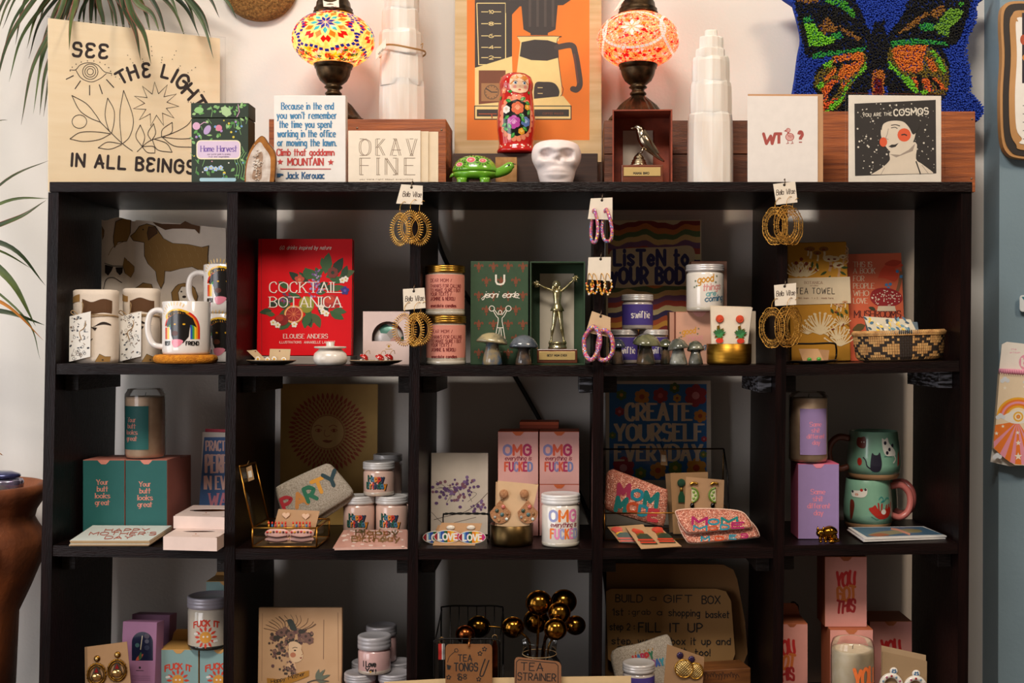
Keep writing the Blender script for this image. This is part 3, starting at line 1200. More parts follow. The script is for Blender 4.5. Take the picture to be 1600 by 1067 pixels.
# mountain quotation block
t = on(-1, 485, .05, 'quote_block', 'white upright sign block with blue and red lettering about a mountain', 'sign')
mb = MB()
mb.box(t.x(428), t.x(540), 0, 18, 0, t.z(149), M('ece6df', .5), .8)
c = t.front(mb, 0)
BL, RD = M('3f7fa8', .6), M('c23a34', .6)
for st, a, b, yb in (('Because in the end', 440, 521, 171), ('you won\'t remember', 433, 526, 185.5), ('the time you spent', 437, 519, 199.5), ('working in the office', 434, 524, 214), ('or mowing the lawn.', 434, 525, 228)):
 c.text(st, a, b, yb, yb - 10.5, BL, .19, 'serif', 1.9)
c.text('Climb that goddamn', 433, 522, 243, 233, RD, .18, 'serif', 1.9)
c.text('MOUNTAIN', 450, 505, 258, 247.5, RD, .2, 'serif', 2)
c.star(438, 253, 5.2, RD), c.star(517, 253.5, 5.2, RD)
c.line([(438, 264), (517, 264)], 1.2, RD)
c.text('Jack Kerouac', 447, 507, 279, 269, M('2a5a86', .6), .19, 'serif', 1.9)
c.poly([(433, 271), (438, 271), (443, 272), (443, 274), (439, 274.5), (438, 277), (433, 277)], M('2a5a86', .6))
t.solo(mb)

# double-line capitals card
t = on(-1, 620, .05, 'greeting_card', 'cream card with thin double-line capitals in front of the brown crate', 'card')
CREAM = M('efe0cb', .7)
for i, (a, b, dy) in enumerate(((544, 657, 0), (556, 669, 3.5), (571, 684, 7))):
 mb = MB()
 mb.box(t.x(a), t.x(b), dy, dy + 2.4, 0, t.z(204 + (i > 0) * .5), CREAM if i == 0 else M('e8d3b4', .7), .3)
 if i == 0:
  c = t.front(mb, 0)
  TH = M('8a7460', .7)
  for st, yb, yt in (('OKAV', 243, 217), ('FINE', 273, 247)):
   for o in (0, 2.6):
    c.text(st, 562 + o, (649 if st == 'OKAV' else 646) + o, yb, yt, TH, .035, '', 4.5)
   for j in range(4):
    xx = 564 + j * 26
    c.line([(xx - 2, yb), (xx + 4, yb)], .9, TH), c.line([(xx - 2, yt), (xx + 4, yt)], .9, TH)
  c.text('you were right about everything', 562, 645, 281, 279, TH, .18, '', 3)
 t.part('card_front' if i == 0 else 'spare_card', mb)


# ---------------------------------------------------------------- mosaic lamps
AGED = M('5a4630', .38, .9, h2='2f2418', sc=60)


def mosaic_lamp(label, px, y, cr, seed, tag):
 t = T('mosaic_lamp', label, 'lamp', px, y, cr + .0004, 'mosaic glass table lamps')
 z = t.z
 mb = MB()
 flute = lambda a, zz: 1 + (.045 * math.cos(18 * a) if z(188) < zz < z(152) else 0)
 mb.lathe([(47, 0), (48, 3), (47, 6), (44, z(186))] + [(r, z(p)) for r, p in ((39, 180), (33, 172), (28, 165), (20, 158), (13, 152), (10, 150))], AGED, 72, wob=flute)
 t.part('base', mb)
 mb = MB()
 mb.lathe([(r, z(p)) for r, p in ((10, 150), (13, 148), (13, 146), (10, 143), (9.5, 140), (14, 137.5), (14, 136), (11, 134), (15, 131), (21, 126), (25, 118), (27, 110), (27.5, 107.5), (29, 107), (29, 104.5), (30.5, 103), (30.5, 100), (29, 98.5), (29, 96.5), (27.5, 96))], AGED, 40)
 t.part('stem', mb)
 rx, rz, cz = 63.5, 44, z(63)
 # glowing glass bowl
 mb = MB()
 glow = .66
 base_m = M('ffdf9a', .4, em=glow * .34, h2='ffb65a', sc=120, tl=.4) if seed == 1 else M('ffc08a', .4, em=glow * .42, h2='f0503c', sc=420, tl=.4)
 pr = [(rx * math.sin(a), cz - rz * math.cos(a)) for a in [R(x) for x in range(28, 153, 4)]]
 mb.lathe(pr, base_m, 48)

 def sph(rot):
  ca, sa = math.cos(R(rot)), math.sin(R(rot))

  def f(u, v, h):
   rho = math.hypot(u, v)
   k = (math.sin(rho) / rho) if rho > 1e-6 else 1
   d = Vector((u * k, -math.cos(rho), v * k))
   d = Vector((d.x * ca - d.y * sa, d.x * sa + d.y * ca, d.z))
   return (d.x * (rx + h), d.y * (rx + h), cz + d.z * (rz + h))
  return f
 G = lambda h, e=glow: M(h, .2, em=e * .8, v=.1, sc=200, tl=.5)
 rr = random.Random(seed)
 if seed == 1:
  NAVY, SKY, ORG, RED, YEL, GRN, WHT = G('2036b0', .8), G('3fc0d8', .9), G('f08a2a', 1.1), G('d81f1a', 1.0), G('f8d820', 1.1), G('1f7a44', .6), G('f4ecd8', .9)
  for rot in (0, 90, 180, 270):
   c = Cv(mb, sph(rot), .5)
   oy = .28

   def rh(r0, r1, a, hw, m):
    c.poly([(r0 * math.cos(a), oy + r0 * math.sin(a)), ((r0 + r1) / 2 * math.cos(a - hw), oy + (r0 + r1) / 2 * math.sin(a - hw)), (r1 * math.cos(a), oy + r1 * math.sin(a)), ((r0 + r1) / 2 * math.cos(a + hw), oy + (r0 + r1) / 2 * math.sin(a + hw))], m, True)
   for i in range(8):
    a = math.pi * (i + .5) / 4
    rh(.02, .27, a, .34, NAVY), rh(.16, .42, a + .39, .21, SKY), rh(.3, .58, a, .2, ORG)
    rh(.45, .7, a + .3, .13, RED), rh(.45, .7, a + .5, .13, RED)
   for i in range(40):
    a = 2 * math.pi * i / 40
    r = .86 + .05 * math.cos(8 * a)
    c.poly([(r * math.cos(a + q) * 1.06 + k * .05 * math.cos(a), .2 + r * .95 * math.sin(a + q) + k * .05 * math.sin(a)) for q, k in ((-.055, -1), (.055, -1), (.055, 1), (-.055, 1))], NAVY, True)
 else:
  NAVY = None
  RED, DRD, SIL, YEL, ORG, WHT = G('d01a22', 1.0), G('a80f1a', .8), M('e9e0d4', .2, .3, em=.5), G('ffd070', 1.3), G('f58a30', 1.2), G('f6efe4', 1.0)
  GRN = RED
  for rot in (-12, 78, 168, 258):
   c = Cv(mb, sph(rot), .5)
   oy = .12
   for i in range(260):
    a, r = rr.uniform(0, 6.28), .78 * math.sqrt(rr.uniform(.1, 1))
    s_ = rr.uniform(.026, .046)
    c.poly([(r * math.cos(a) + s_ * math.cos(q + i), oy + r * .8 * math.sin(a) + s_ * math.sin(q + i)) for q in (0, 2.1, 4.2)], rr.choice((RED, RED, WHT, WHT, YEL)), True)
   for i in range(8):
    a = math.pi * i / 4
    c.poly([(r * math.cos(a + q), oy + r * math.sin(a + q)) for r, q in ((.05, 0), (.17, .34), (.3, 0), (.17, -.34))], WHT if i % 2 else SIL, True)
    a += math.pi / 8
    c.poly([(r * math.cos(a + q), oy + r * math.sin(a + q)) for r, q in ((.24, 0), (.31, .2), (.39, 0), (.31, -.2))], RED if i % 2 else ORG, True)
   for i in range(44):
    a = 2 * math.pi * i / 44
    c.poly([(.84 * (1 + k * .05) * math.cos(a + q), oy + .68 * (1 + k * .06) * math.sin(a + q)) for q, k in ((-.06, -1), (.06, -1), (.06, 1), (-.06, 1))], SIL, True)
 # loose chips round the lower and upper bowl
 for i in range(520):
  a, la = rr.uniform(0, 6.28), rr.choice((-1, -1, 1)) * rr.uniform(.5, 1.0)
  if seed == 1 and abs(math.sin(2 * a)) < .5 and abs(la) < .8 or seed != 1 and abs(math.sin(2 * a)) < .45 and la > -.62:
   continue
  s_ = rr.uniform(.055, .095)
  m = rr.choice((YEL, YEL, RED, RED, ORG, WHT, GRN))
  P = []
  for q in (0, 2.1, 4.2):
   b, lb = a + s_ * math.cos(q + i) / math.cos(la), la + s_ * math.sin(q + i)
   P.append(((rx + .5) * math.cos(lb) * math.sin(b), -(rx + .5) * math.cos(lb) * math.cos(b), cz + (rz + .5) * math.sin(lb)))
  mb.add(P, [(0, 1, 2)], m)
 t.part('mosaic_globe', mb)
 mb = MB()
 mb.lathe([(r, z(p)) for r, p in ((28, 24), (31, 24), (31, 19.5), (29, 18.5), (30, 15), (27, 12), (26, 5), (22, -2), (14, -10), (6, -14), (4, -18), (6, -21), (3, -25), (0, -26))], AGED, 40)
 t.part('cap', mb)
 mb = MB()
 slab(mb, *tag(t), .6, PAPER)
 if seed == 1:
  c = t.plane(mb, *[tag(t)[i] for i in (0, 1, 3)])
  c.text('MOS', 518, 525, 11.5, 8.5, INK, .2)
 t.part('price_tag', mb)
 return t


mosaic_lamp('lit lamp with blue and orange star mosaic globe and a round paper-tagged cap', 521, .215, CR1, 1,
   lambda t: [(-9, -32, t.z(19)), (15, -32, t.z(20)), (11, -16, t.z(-6)), (-14, -16, t.z(-4))])
mosaic_lamp('lit lamp with red and amber mosaic globe above the bird trophy box', 997, .215, CR2, 2,
   lambda t: [(-40, -28, t.z(27)), (-33, -30, t.z(22)), (-11, -26, t.z(-8)), (-18, -24, t.z(-8))])
for px, cr in ((521, CR1), (997, CR2)):
 k = (DIST + .215) / FPX
 l = bpy.data.lights.new('lamp_bulb', 'POINT')
 l.energy, l.color, l.shadow_soft_size = .6, (1, .62, .4), .03
 o = bpy.data.objects.new('lamp_bulb', l)
 o.location = ((px - VPX) * k, .205, EYE + (VPY - 63) * k)
 COL.objects.link(o)

# ---------------------------------------------------------------- selenite towers
SEL = M('f4eee6', .38, ss=.35, h2='e4d8cc', sc=14, scale=(3, 3, .35), bump=.35, bs=30, v=.05)


def selenite(t, steps, seed):
 """Stacked irregular shafts: (left px, right px, bottom py, top py)."""
 rr = random.Random(seed)
 mb = MB()
 for i, (a, b, p0, p1) in enumerate(steps):
  n = 14
  ph = rr.uniform(0, 6)
  cx, hw = t.x((a + b) / 2), (b - a) / 2
  jit = [1 + rr.uniform(-.07, .05) for _ in range(n)]
  z0, z1 = t.z(p0), t.z(p1)
  rings = []
  for f_, k in ((0, 1), (.5, 1.0), (.86, .985), (.97, .95), (1, .86)):
   rings.append([(cx + hw * k * jit[j] * math.sin(2 * math.pi * j / n + ph * 0), 30 - 30 * (hw / 38) * k * jit[(j + 3) % n] * math.cos(2 * math.pi * j / n), z0 + (z1 - z0) * f_ + (rr.uniform(-1.5, 1.5) if 0 < f_ < 1 else 0)) for j in range(n)])
  mb.loft(rings, SEL, False)
 return mb


t = T('selenite_tower', 'tall white selenite crystal tower tied with raffia, between the star lamp and the coffee print', 'crystal', 624, .2, CR1 + .0004, 'selenite crystal towers')
mb = selenite(t, [(587, 660, t.by, 120), (588, 659, 130, 78), (588, 658, 84, 42), (592, 653, 46, 6), (595, 650, 10, -40), (602, 645, -36, -90)], 2)
t.part('crystal', mb)
mb = MB()
for dz in (0, 1.6):
 mb.tube([(37.5 * math.sin(R(a)), 30 - 37 * math.cos(R(a)), t.z(72 + dz) - 3 * math.sin(R(a)) - 1.2 * math.sin(R(3 * a))) for a in range(0, 360, 12)], .8, M('b98d58', .8), 6, True)
mb.tube(cat([(34, -6, t.z(72)), (38, -9, t.z(70)), (36, -8, t.z(78))], 5), .7, M('b98d58', .8), 5)
t.part('raffia_tie', mb)
mb = MB()
slab(mb, (-35, -12, t.z(97)), (-19, -14, t.z(77)), (-19, -12, t.z(63)), (-35, -10, t.z(80)), .6, PAPER)
c = t.plane(mb, (-35, -12, t.z(97)), (-19, -14, t.z(77)), (-35, -10, t.z(80)))
c.text('shelli kubat', 592, 604, 86, 83, M('9a8c7c', .7), .2, rot=-48)
t.part('name_tag', mb)

t = on(-1, 1114, .05, 'selenite_tower', 'stepped white selenite crystal tower standing before the crate, beside the bird trophy box', 'crystal', 'selenite crystal towers')
mb = selenite(t, [(1075, 1152, t.by, 172), (1081, 1147, 180, 122), (1085, 1143, 128, 84), (1120, 1142, 118, 80), (1088, 1138, 86, 70), (1096, 1134, 72, 51), (1104, 1125, 56, 40)], 4)
t.solo(mb)

# ---------------------------------------------------------------- coffee maker print
t = T('coffee_print', 'tall orange art print of a retro coffee maker in a pale wood border', 'print', 825, .268, PLZ + .0004, rx=-2)
PALEW = M('d8b98a', .55, h2='c9a470', sc=5, scale=(1, 1, 14))
mb = MB()
mb.box(t.x(710), t.x(940), 0, 5, 0, t.z(-90), PALEW, .5)
c = t.front(mb, 0)
OR = M('f0841f', .6, h2='e07414', sc=4)
BK, DK, CRM = M('3a2f2b', .6), M('4a3a33', .6), M('f0d590', .6)
ORD = M('7a4326', .6)
c.rect(729.5, 921, -80, 219, OR)
c.poly([(742, -80), (800, -80), (800, 100), (790, 108), (742, 108)], BK)                        # tank
c.line([(745, 5), (790, 5), (790, 101), (748, 101), (745, 5)], 1.4, CRM, closed=False)
for i, v in enumerate((18.5, 37, 56, 74, 90)):
 c.line([(752, v), (783, v)], 1.2, CRM)
 c.rect(763, 772, v - 3.5, v + 3.5, BK)
 c.text(('10', '8', '6', '4', '2')[i], 764, 771, v + 2.6, v - 2.6, CRM, .2)
c.poly([(742, 106), (800, 88), (802, 166), (742, 166)], CRM)
c.rect(748, 790, 110, 165, ORD)
c.rect(752, 784, 130, 158, M('a8784a', .6))
c.line([(768 + 11 * math.cos(R(a)), 144 + 11 * math.sin(R(a))) for a in range(0, 360, 24)], .9, BK, closed=True)
for a in range(0, 360, 30):
 c.line([(768 + 8 * math.cos(R(a)), 144 + 8 * math.sin(R(a))), (768 + 10 * math.cos(R(a)), 144 + 10 * math.sin(R(a)))], .9, BK)
c.line([(759, 138), (768, 144), (777, 144)], 1.6, BK)
c.poly([(790, -80), (895, -80), (895, -2), (880, 8), (812, 10), (797, 26), (790, 20)], BK)          # head
c.poly([(813, -10), (873, -10), (868, 46), (855, 52), (829, 52), (818, 46)], BK)                     # basket
for u in (826, 838, 850, 862):
 c.rect(u, u + 4, -8, 42, M('51443d', .6))
c.rect(829, 856, 48, 55, BK)
c.poly([(808, 57), (874, 57), (873, 63), (870, 66), (877, 130), (878, 158), (806, 166), (803, 150), (813, 66)], CRM)  # carafe
c.line([(808, 57), (874, 57), (870, 66), (877, 128), (880, 140), (874, 152), (850, 162)], 1, BK, True)
c.poly([(815, 66), (835, 62), (856, 63), (872, 68), (873, 90), (855, 95), (830, 94), (812, 88)], BK)
c.line([(870, 74), (893, 71), (899, 84), (904, 112), (906, 132), (901, 140), (895, 139)], 9, DK, True, cap=True)
c.line([(897, 84), (903, 130)], 3, M('6a3f36', .6))
c.poly(cat([(836, 131), (850, 128), (866, 130), (874, 142), (870, 154), (855, 160), (836, 160)], 4, True), BK)
c.line([(840, 137), (848, 137)], 1, CRM), c.line([(840, 146), (848, 146)], 1, CRM)
c.poly([(748, 163), (880, 150), (893, 166), (741, 166)], CRM)
c.poly([(741, 165), (893, 165), (893, 187), (741, 187)], BK)
c.poly([(742.5, 166.5), (891.5, 166.5), (891.5, 185.5), (742.5, 185.5)], CRM)
c.rect(745, 889, 171, 182, BK)
c.text('COFFEE MAKER', 848, 880, 179, 176, ORD, .2, '', 3)
c.line([(748, 178), (776, 178)], 1.6, M('a8502c', .6)), c.line([(768, 178), (769, 185)], 2, M('a8502c', .6))
t.part('panel', mb)
mb = MB()
mb.box(t.x(708), t.x(941.5), -1.4, 6.5, 0, t.z(-94), clear('plastic_sleeve', gloss=.35, bump=.25, rough=.08))
t.part('sleeve', mb)

# ---------------------------------------------------------------- nesting doll
t = T('nesting_doll', 'red painted wooden nesting doll with a flowered apron, standing before the coffee print', 'doll', 806.5, .172, PLZ + .0004)
RED_ = M('c81f1c', .18, coat=.8, v=.03)
prof = [(r, t.z(p)) for r, p in ((29, 240.2), (30.5, 237), (28, 233), (27, 226), (29.5, 206), (30.2, 190), (29.6, 186), (29.6, 184.6), (29.4, 184), (28, 165), (26, 150), (25.2, 143), (26.5, 138), (26.8, 131), (24, 122), (17, 117), (8, 115), (0, 114.6))]
prof = [(r, max(0, z)) for r, z in prof]


def rdoll(z):
 for (r0, z0), (r1, z1) in zip(prof, prof[1:]):
  if z0 <= z <= z1:
   return r0 + (r1 - r0) * (z - z0) / max(1e-6, z1 - z0)
 return 12


mb = MB()
mb.lathe(prof, RED_, 40)
c = t.cyl(mb, rdoll)
CORAL, BLKP, PEACH = M('ef8f6a', .2, coat=.8), M('14120f', .2, coat=.8), M('f0c9a4', .25, coat=.8)


def blob(u, v, ru, rv, m, sc_=None, n=28):
 """A filled patch split into rows so that it follows the turned body."""
 c.lift()
 for i in range(12):
  a0, a1 = -1 + i / 6, -1 + (i + 1) / 6
  f = lambda a: math.sqrt(max(0, 1 - abs(a) ** 3))
  w0, w1 = ru * f(a0), ru * f(a1)
  for j in range(6):
   q0, q1 = -1 + j / 3, -1 + (j + 1) / 3
   c.poly([(u + w0 * q0, v + rv * a0), (u + w0 * q1, v + rv * a0), (u + w1 * q1, v + rv * a1), (u + w1 * q0, v + rv * a1)], m, True)


blob(808, 189, 27, 31, CORAL)
for i in range(22):
 a = 2 * math.pi * i / 22
 c.disc(808 + 27 * math.cos(a), 189 + 33 * math.sin(a), 4, CORAL, n=8)
blob(809, 189, 22.5, 28.5, BLKP)
for u, v, r, h, h2 in ((810, 174, 9.5, 'e2704a', 'f6b08c'), (804, 196, 10, 'b84aa0', 'e8a8d8'), (823, 195, 7.5, '5a78b8', 'b0c4e8'), (792, 176, 6, 'f0e8e0', 'd8c8b0'), (826, 172, 4.5, 'e8a02a', 'f8d068'), (816, 210, 5, 'e8a02a', 'f8d068')):
 c.flower(u, v, r, M(h, .2, coat=.8), M(h2, .2, coat=.8), 6, .5)
 c.line([(u - r * .5, v), (u, v - r * .5), (u + r * .5, v)], 1, M(h2, .2, coat=.8), True)
for u, v, a in ((800, 164, 200), (814, 162, 330), (822, 164, 20), (797, 186, 150), (812, 184, 20), (818, 203, 40), (796, 208, 200), (805, 212, 120), (793, 198, 160), (826, 184, 300), (816, 188, 60), (800, 206, 240)):
 c.leaf(u, v, 10, 6, a, M('2f8a3c', .2, coat=.8)), c.leaf(u, v, 7, 2, a, M('6ab85a', .2, coat=.8))
blob(813, 135.5, 15.5, 15.5, PEACH)
HAIR = M('d98a3a', .25, coat=.8)
c.poly([(797, 137), (799, 127), (806, 121), (812, 119.5), (812, 127), (805, 131), (800, 138)], HAIR), c.poly([(829, 137), (828, 127), (821, 121), (812, 119.5), (812, 127), (820, 131), (826, 137)], HAIR)
for u in (806.5, 820.5):
 c.disc(u, 135, 3, M('f4f0ea', .2), 2.2), c.disc(u + .3, 135, 2.1, M('3f6f9a', .2), n=10), c.disc(u + .3, 135, 1, BLKP, n=8)
 c.line([(u - 3.4, 133.5), (u, 132), (u + 3.4, 133.5)], .7, BLKP, True), c.line([(u - 3.5, 130.2), (u, 129), (u + 3.5, 130.2)], .6, M('8a5a30', .3), True)
 c.disc(u + (-1 if u < 812 else 1.5), 141, 2.6, M('e89a8a', .3))
c.disc(813, 145.2, 2.2, M('c02a2a', .3), 1.1), c.disc(813.5, 140, .6, M('c08a6a', .3))
for a in range(100, 270, 22):
 c.disc(812 + 21 * math.cos(R(a)), 135 + 20 * math.sin(R(a)), 1.2, M('f6e2d0', .3), n=6)
for a in range(-80, 80, 22):
 c.disc(806 + 30 * math.sin(R(a)) * .9, 230 + 2 * (a // 22 % 2), 1.5, M('f6d0b0', .3), n=6)
c.flower(787, 145, 5.5, CORAL, M('f6c0a0', .3)), c.leaf(795, 148, 7, 5, 0, M('2f8a3c', .2)), c.leaf(781, 153, 8, 5, 120, M('2f8a3c', .2)), c.leaf(828, 146, 6, 5, 70, M('2f8a3c', .2))
t.solo(mb)

# ---------------------------------------------------------------- tortoise box and its block, skull
t = on(-1, 791, .12, 'cork_block', 'small tan cardboard block standing behind the green tortoise box', 'block')
mb = MB()
mb.box(t.x(774), t.x(807.5), 0, 14, 0, t.z(245.5), M('b98a58', .8, h2='a3733f'), .6)
t.solo(mb)

t = on(-1, 750, .05, 'tortoise_box', 'green painted wooden tortoise with a flowered lidded shell', 'figurine', rz=0)
GR, GRD = M('6fae2a', .22, coat=.7, v=.04), M('26401a', .3)
mb = MB()
z = t.z


def ell(mb, cx, cy, z0, pr, m, sx=1, sy=1, n=32):
 mb.lathe([(r, zz) for r, zz in pr], m, n, (cx, cy), sx, sy)


ell(mb, -10, 26, 0, [(24, z(277)), (31, z(275)), (34.5, z(270)), (35, z(266.5)), (33, z(266))], GR, 1, .72)
for (x, y) in ((-29, 6), (7, 6), (-29, 42), (7, 42)):
 mb.lathe([(8, 0), (8.4, 2), (7.6, 8), (8.5, 12)], GR, 14, (x, y))
mb.tube(cat([(18, 26, z(268)), (28, 25, z(266)), (38, 24, z(262)), (46, 24, z(256)), (52, 24, z(254.5))], 4), [7, 7.4, 7.6, 7.8, 8, 8, 8.2, 8.4, 8.6, 8.6, 8.4, 8, 7.4, 6.6, 5.6, 4.6, 3.5][:17], GR, 14)
mb.tube([(-42, 26, z(268)), (-47, 26, z(271)), (-50, 26, z(274))], [4, 2.6, .6], GR, 8)
for y in (16.4, 31.6):
 mb.ball((44, y, z(255.5)), 1.9, .9, 1.9, M('14140f', .1, coat=1), 10, 8)
mb.tube([(50, 17.8, z(252.5)), (55, 24, z(253)), (50, 30, z(252.5))], .5, GRD, 5)
t.part('body', mb)
mb = MB()
ell(mb, -10, 26, 0, [(34, z(265.6)), (36, z(264.8)), (36, z(262)), (34.5, z(258)), (31, z(251)), (25, z(245)), (16, z(241)), (7, z(239.4)), (0, z(239))], GR, 1, .74)


def dome(u, v, h):
 x, zz = u - t.cx + 10, t.by - v
 pr = [(36, z(262)), (34.5, z(258)), (31, z(251)), (25, z(245)), (16, z(241)), (7, z(239.4)), (.1, z(239))]
 r = 36
 for (r0, z0), (r1, z1) in zip(pr, pr[1:]):
  if z0 <= zz <= z1:
   r = r0 + (r1 - r0) * (zz - z0) / (z1 - z0)
 yy = math.sqrt(max(0, r * r - x * x)) * .74
 return (x - 10, 26 - yy - h, zz + h * .5)


c = Cv(mb, dome, .4)
for u, v, r in ((735.5, 249, 6), (754, 250, 4.5), (717, 256, 4.5)):
 c.disc(u, v, r + 1.3, M('e8c8b0', .3), r * .8), c.disc(u, v, r, M('d8606a', .3, coat=.6), r * .66), c.disc(u - .4, v, r * .45, M('f0a0a0', .3), r * .3)
 for a in range(0, 360, 30):
  c.leaf(u + (r + 2) * math.cos(R(a)), v + (r * .75 + 1.6) * math.sin(R(a)), 4.2, 1.5, a, GRD)
t.part('shell_lid', mb)

t = on(-1, 869, .028, 'skull', 'pinkish white ceramic skull sitting on the bookcase edge', 'ornament')
SK = M('efe0dc', .5, v=.02, ss=.15)
mb = MB()
z = t.z
rows = [(284, 24.5, 20, -1), (279, 26.5, 21, -1), (270, 29, 23, -.5), (262, 31, 25, 0), (254, 35, 28, 0), (246, 38.5, 31, 0), (238, 39.5, 33, 0), (230, 38.5, 33, 0), (222, 35, 30, .5), (217.5, 28, 24, 1), (215, 18, 16, 1.5), (214.4, 6, 5, 1.5)]
n = 48
rings = []
from_z = [z(p[0]) for p in rows]
P2 = cat([(r[0], r[1], r[2]) for r in rows], 4)
for p, w, d in P2:
 ring = []
 for j in range(n):
  a = 2 * math.pi * j / n
  x, y = w * math.sin(a), 34 - d * math.cos(a)
  if y < 34:
   px = x
   q = lambda cx, cz, rx_, rz_, dep: dep * max(0, 1 - ((px - cx) / rx_) ** 2 - ((p - cz) / rz_) ** 2) ** .8
   y += q(-15, 240, 11, 10, 13) + q(17, 240, 11, 10, 13) + q(-2.4, 248, 2.8, 6.5, 7) + q(4.4, 248, 2.8, 6.5, 7)
   y -= q(0, 231, 30, 6, 2.5) + q(-27, 252, 8, 7, 3) + q(28, 252, 8, 7, 3) + q(1, 268, 20, 10, 4)
   if 262 < p < 275 and abs(px) < 20:
    y += .9 * max(0, math.cos(px * 1.25)) ** 6 + (1.2 if 266.4 < p < 268.4 else 0)
  ring.append((x, y, max(0, z(p))))
 rings.append(ring)
mb.loft(rings, SK)
t.solo(mb)

# ---------------------------------------------------------------- bird trophy in its box
RUST = M('9a4428', .7, h2='7d3420', sc=40)
t = on(-1, 1003, .035, 'trophy_box', 'open rust-brown cardboard box on end holding the bird trophy', 'box', rz=-2)
x0, x1, zt, d = t.x(957), t.x(1050.5), t.z(171), 66
mb = MB()
mb.box(x0, x1, d - 2, d, 0, zt, RUST, .4), mb.box(x0, x0 + 2.2, 0, d - 2, 0, zt, RUST, .4), mb.box(x1 - 2.2, x1, 0, d - 2, 0, zt, RUST, .4)
mb.box(x0 + 2.2, x1 - 2.2, 0, d - 2, 0, 2, RUST, .4), mb.box(x0 + 2.2, x1 - 2.2, 0, d - 2, zt - 2.2, zt, RUST, .4)
t.part('shell', mb)
mb = MB()
mb.box(x0 + 17, x1 - 28, d - 4.2, d - 2.4, 18, zt - 22, M('b9aa9a', .8))
t.part('backing_card', mb)
tb = t

t = on(-1, 1003, .06, 'bird_trophy', 'silver bird trophy on a small plaque base inside the rust box', 'trophy', up=.0035)
z = t.z
GREYM = M('b8a892', .22, 1.0, h2='8a7a66', sc=50)
mb = MB()
mb.box(t.x(970.5), t.x(1035), -14, 14, 0, z(259.5), M('7a3c1e', .4, h2='5a2a14', sc=9, scale=(1, 1, 12), coat=.4), 1)
t.part('plinth', mb)
mb = MB()
mb.box(t.x(974), t.x(1031), -15, -14.2, z(277), z(263.5), M('d8b878', .35, .3), .3)
c = t.front(mb, -15)
c.text('MAMA BIRD', 990, 1014, 272.3, 269, INK, .26, '', 2.8)
t.part('plaque', mb)
mb = MB()
mb.lathe([(r, z(p)) for r, p in ((13.5, 259.4), (13.5, 257.5), (11.5, 256.5), (12, 254), (10.5, 253), (10.8, 250.5), (9, 249.5), (8, 246), (6, 243), (3.5, 241), (2, 239))], M('d8c8a8', .2, 1.0), 24, (t.x(998), 0))
t.part('pedestal', mb)
mb = MB()
bx = t.x
sp = [(989, 201.5, .5), (991, 200, 3.2), (995, 199.5, 5.6), (999, 202, 6.8), (1001, 207, 7), (1004, 214, 9), (1009, 223, 10), (1015, 231, 8), (1022, 239, 5), (1029, 246, 3.2), (1038, 252.5, 1.2)]
P = cat([(bx(p[0]), 0, z(p[1])) for p in sp], 4)
rad = [v.x for v in cat([(p[2], 0, 0) for p in sp], 4)]
mb.tube(P, [max(.3, r) for r in rad], GREYM, 16)
mb.tube([(bx(985), -.3, z(200.4)), (bx(989), -.3, z(201))], [.4, 2], GREYM, 8)
for sgn in (-1, 1):
 mb.grid(lambda u, v, sgn=sgn: (bx(1003 + 24 * u + (v - .5) * 8), sgn * (8.2 - 5 * u + 1.2 * math.sin(v * 3.1)), z(210 + 30 * u - (v - .5) * 13 * (1 - u))), 10, 6, GREYM)
 mb.tube([(bx(1004), sgn * 3, z(232)), (bx(1003), sgn * 3, z(238)), (bx(998), sgn * 2.4, z(241))], [2.2, 1.3, 1.2], GREYM, 8)
mb.ball((bx(993), -5.3, z(200.3)), .8, .5, .8, INK, 8, 6)
t.part('bird', mb)

# ---------------------------------------------------------------- cards on the far end
t = on(-1, 1226, .04, 'greeting_card', 'white card with red letters and a small duck, before a kraft envelope', 'card', rz=1)
mb = MB()
mb.box(t.x(1168), t.x(1278), 0, 1.6, 0, t.z(150), M('e8e0d9', .7), .3)
c = t.front(mb, 0)
MAR = M('a84a42', .7)
for st, a, b in (('W', 1193, 1211), ('T', 1212, 1222)):
 c.text(st, a, b, 224.5, 209, MAR, .3, '')
c.text('?', 1248, 1253.5, 223, 206.5, MAR, .3)
c.disc(1234, 214, 7, MAR, 6.4), c.disc(1231.5, 203.5, 3.6, MAR), c.poly([(1229, 202), (1224.5, 205), (1229, 206)], MAR), c.line([(1232, 206), (1231, 210)], 3, MAR)
LP = M('d8a49c', .7)
c.disc(1234, 214, 6, LP, 5.4), c.disc(1231.5, 203.5, 2.8, LP), c.disc(1230.5, 203, .7, MAR)
for a in range(5):
 c.line([(1230 + a * 2, 210 + a % 2), (1233 + a * 1.6, 214 + a % 3)], .6, MAR)
for u in (1231, 1238):
 c.line([(u, 220), (u, 224)], 1, MAR), c.line([(u - 2.5, 224.5), (u + 2, 223.6)], 1, MAR)
t.part('card_front', mb)
mb = MB()
mb.box(t.x(1169), t.x(1287), 2.4, 4.6, 0, t.z(146.5), M('c0936a', .8), .4)
t.part('envelope', mb)

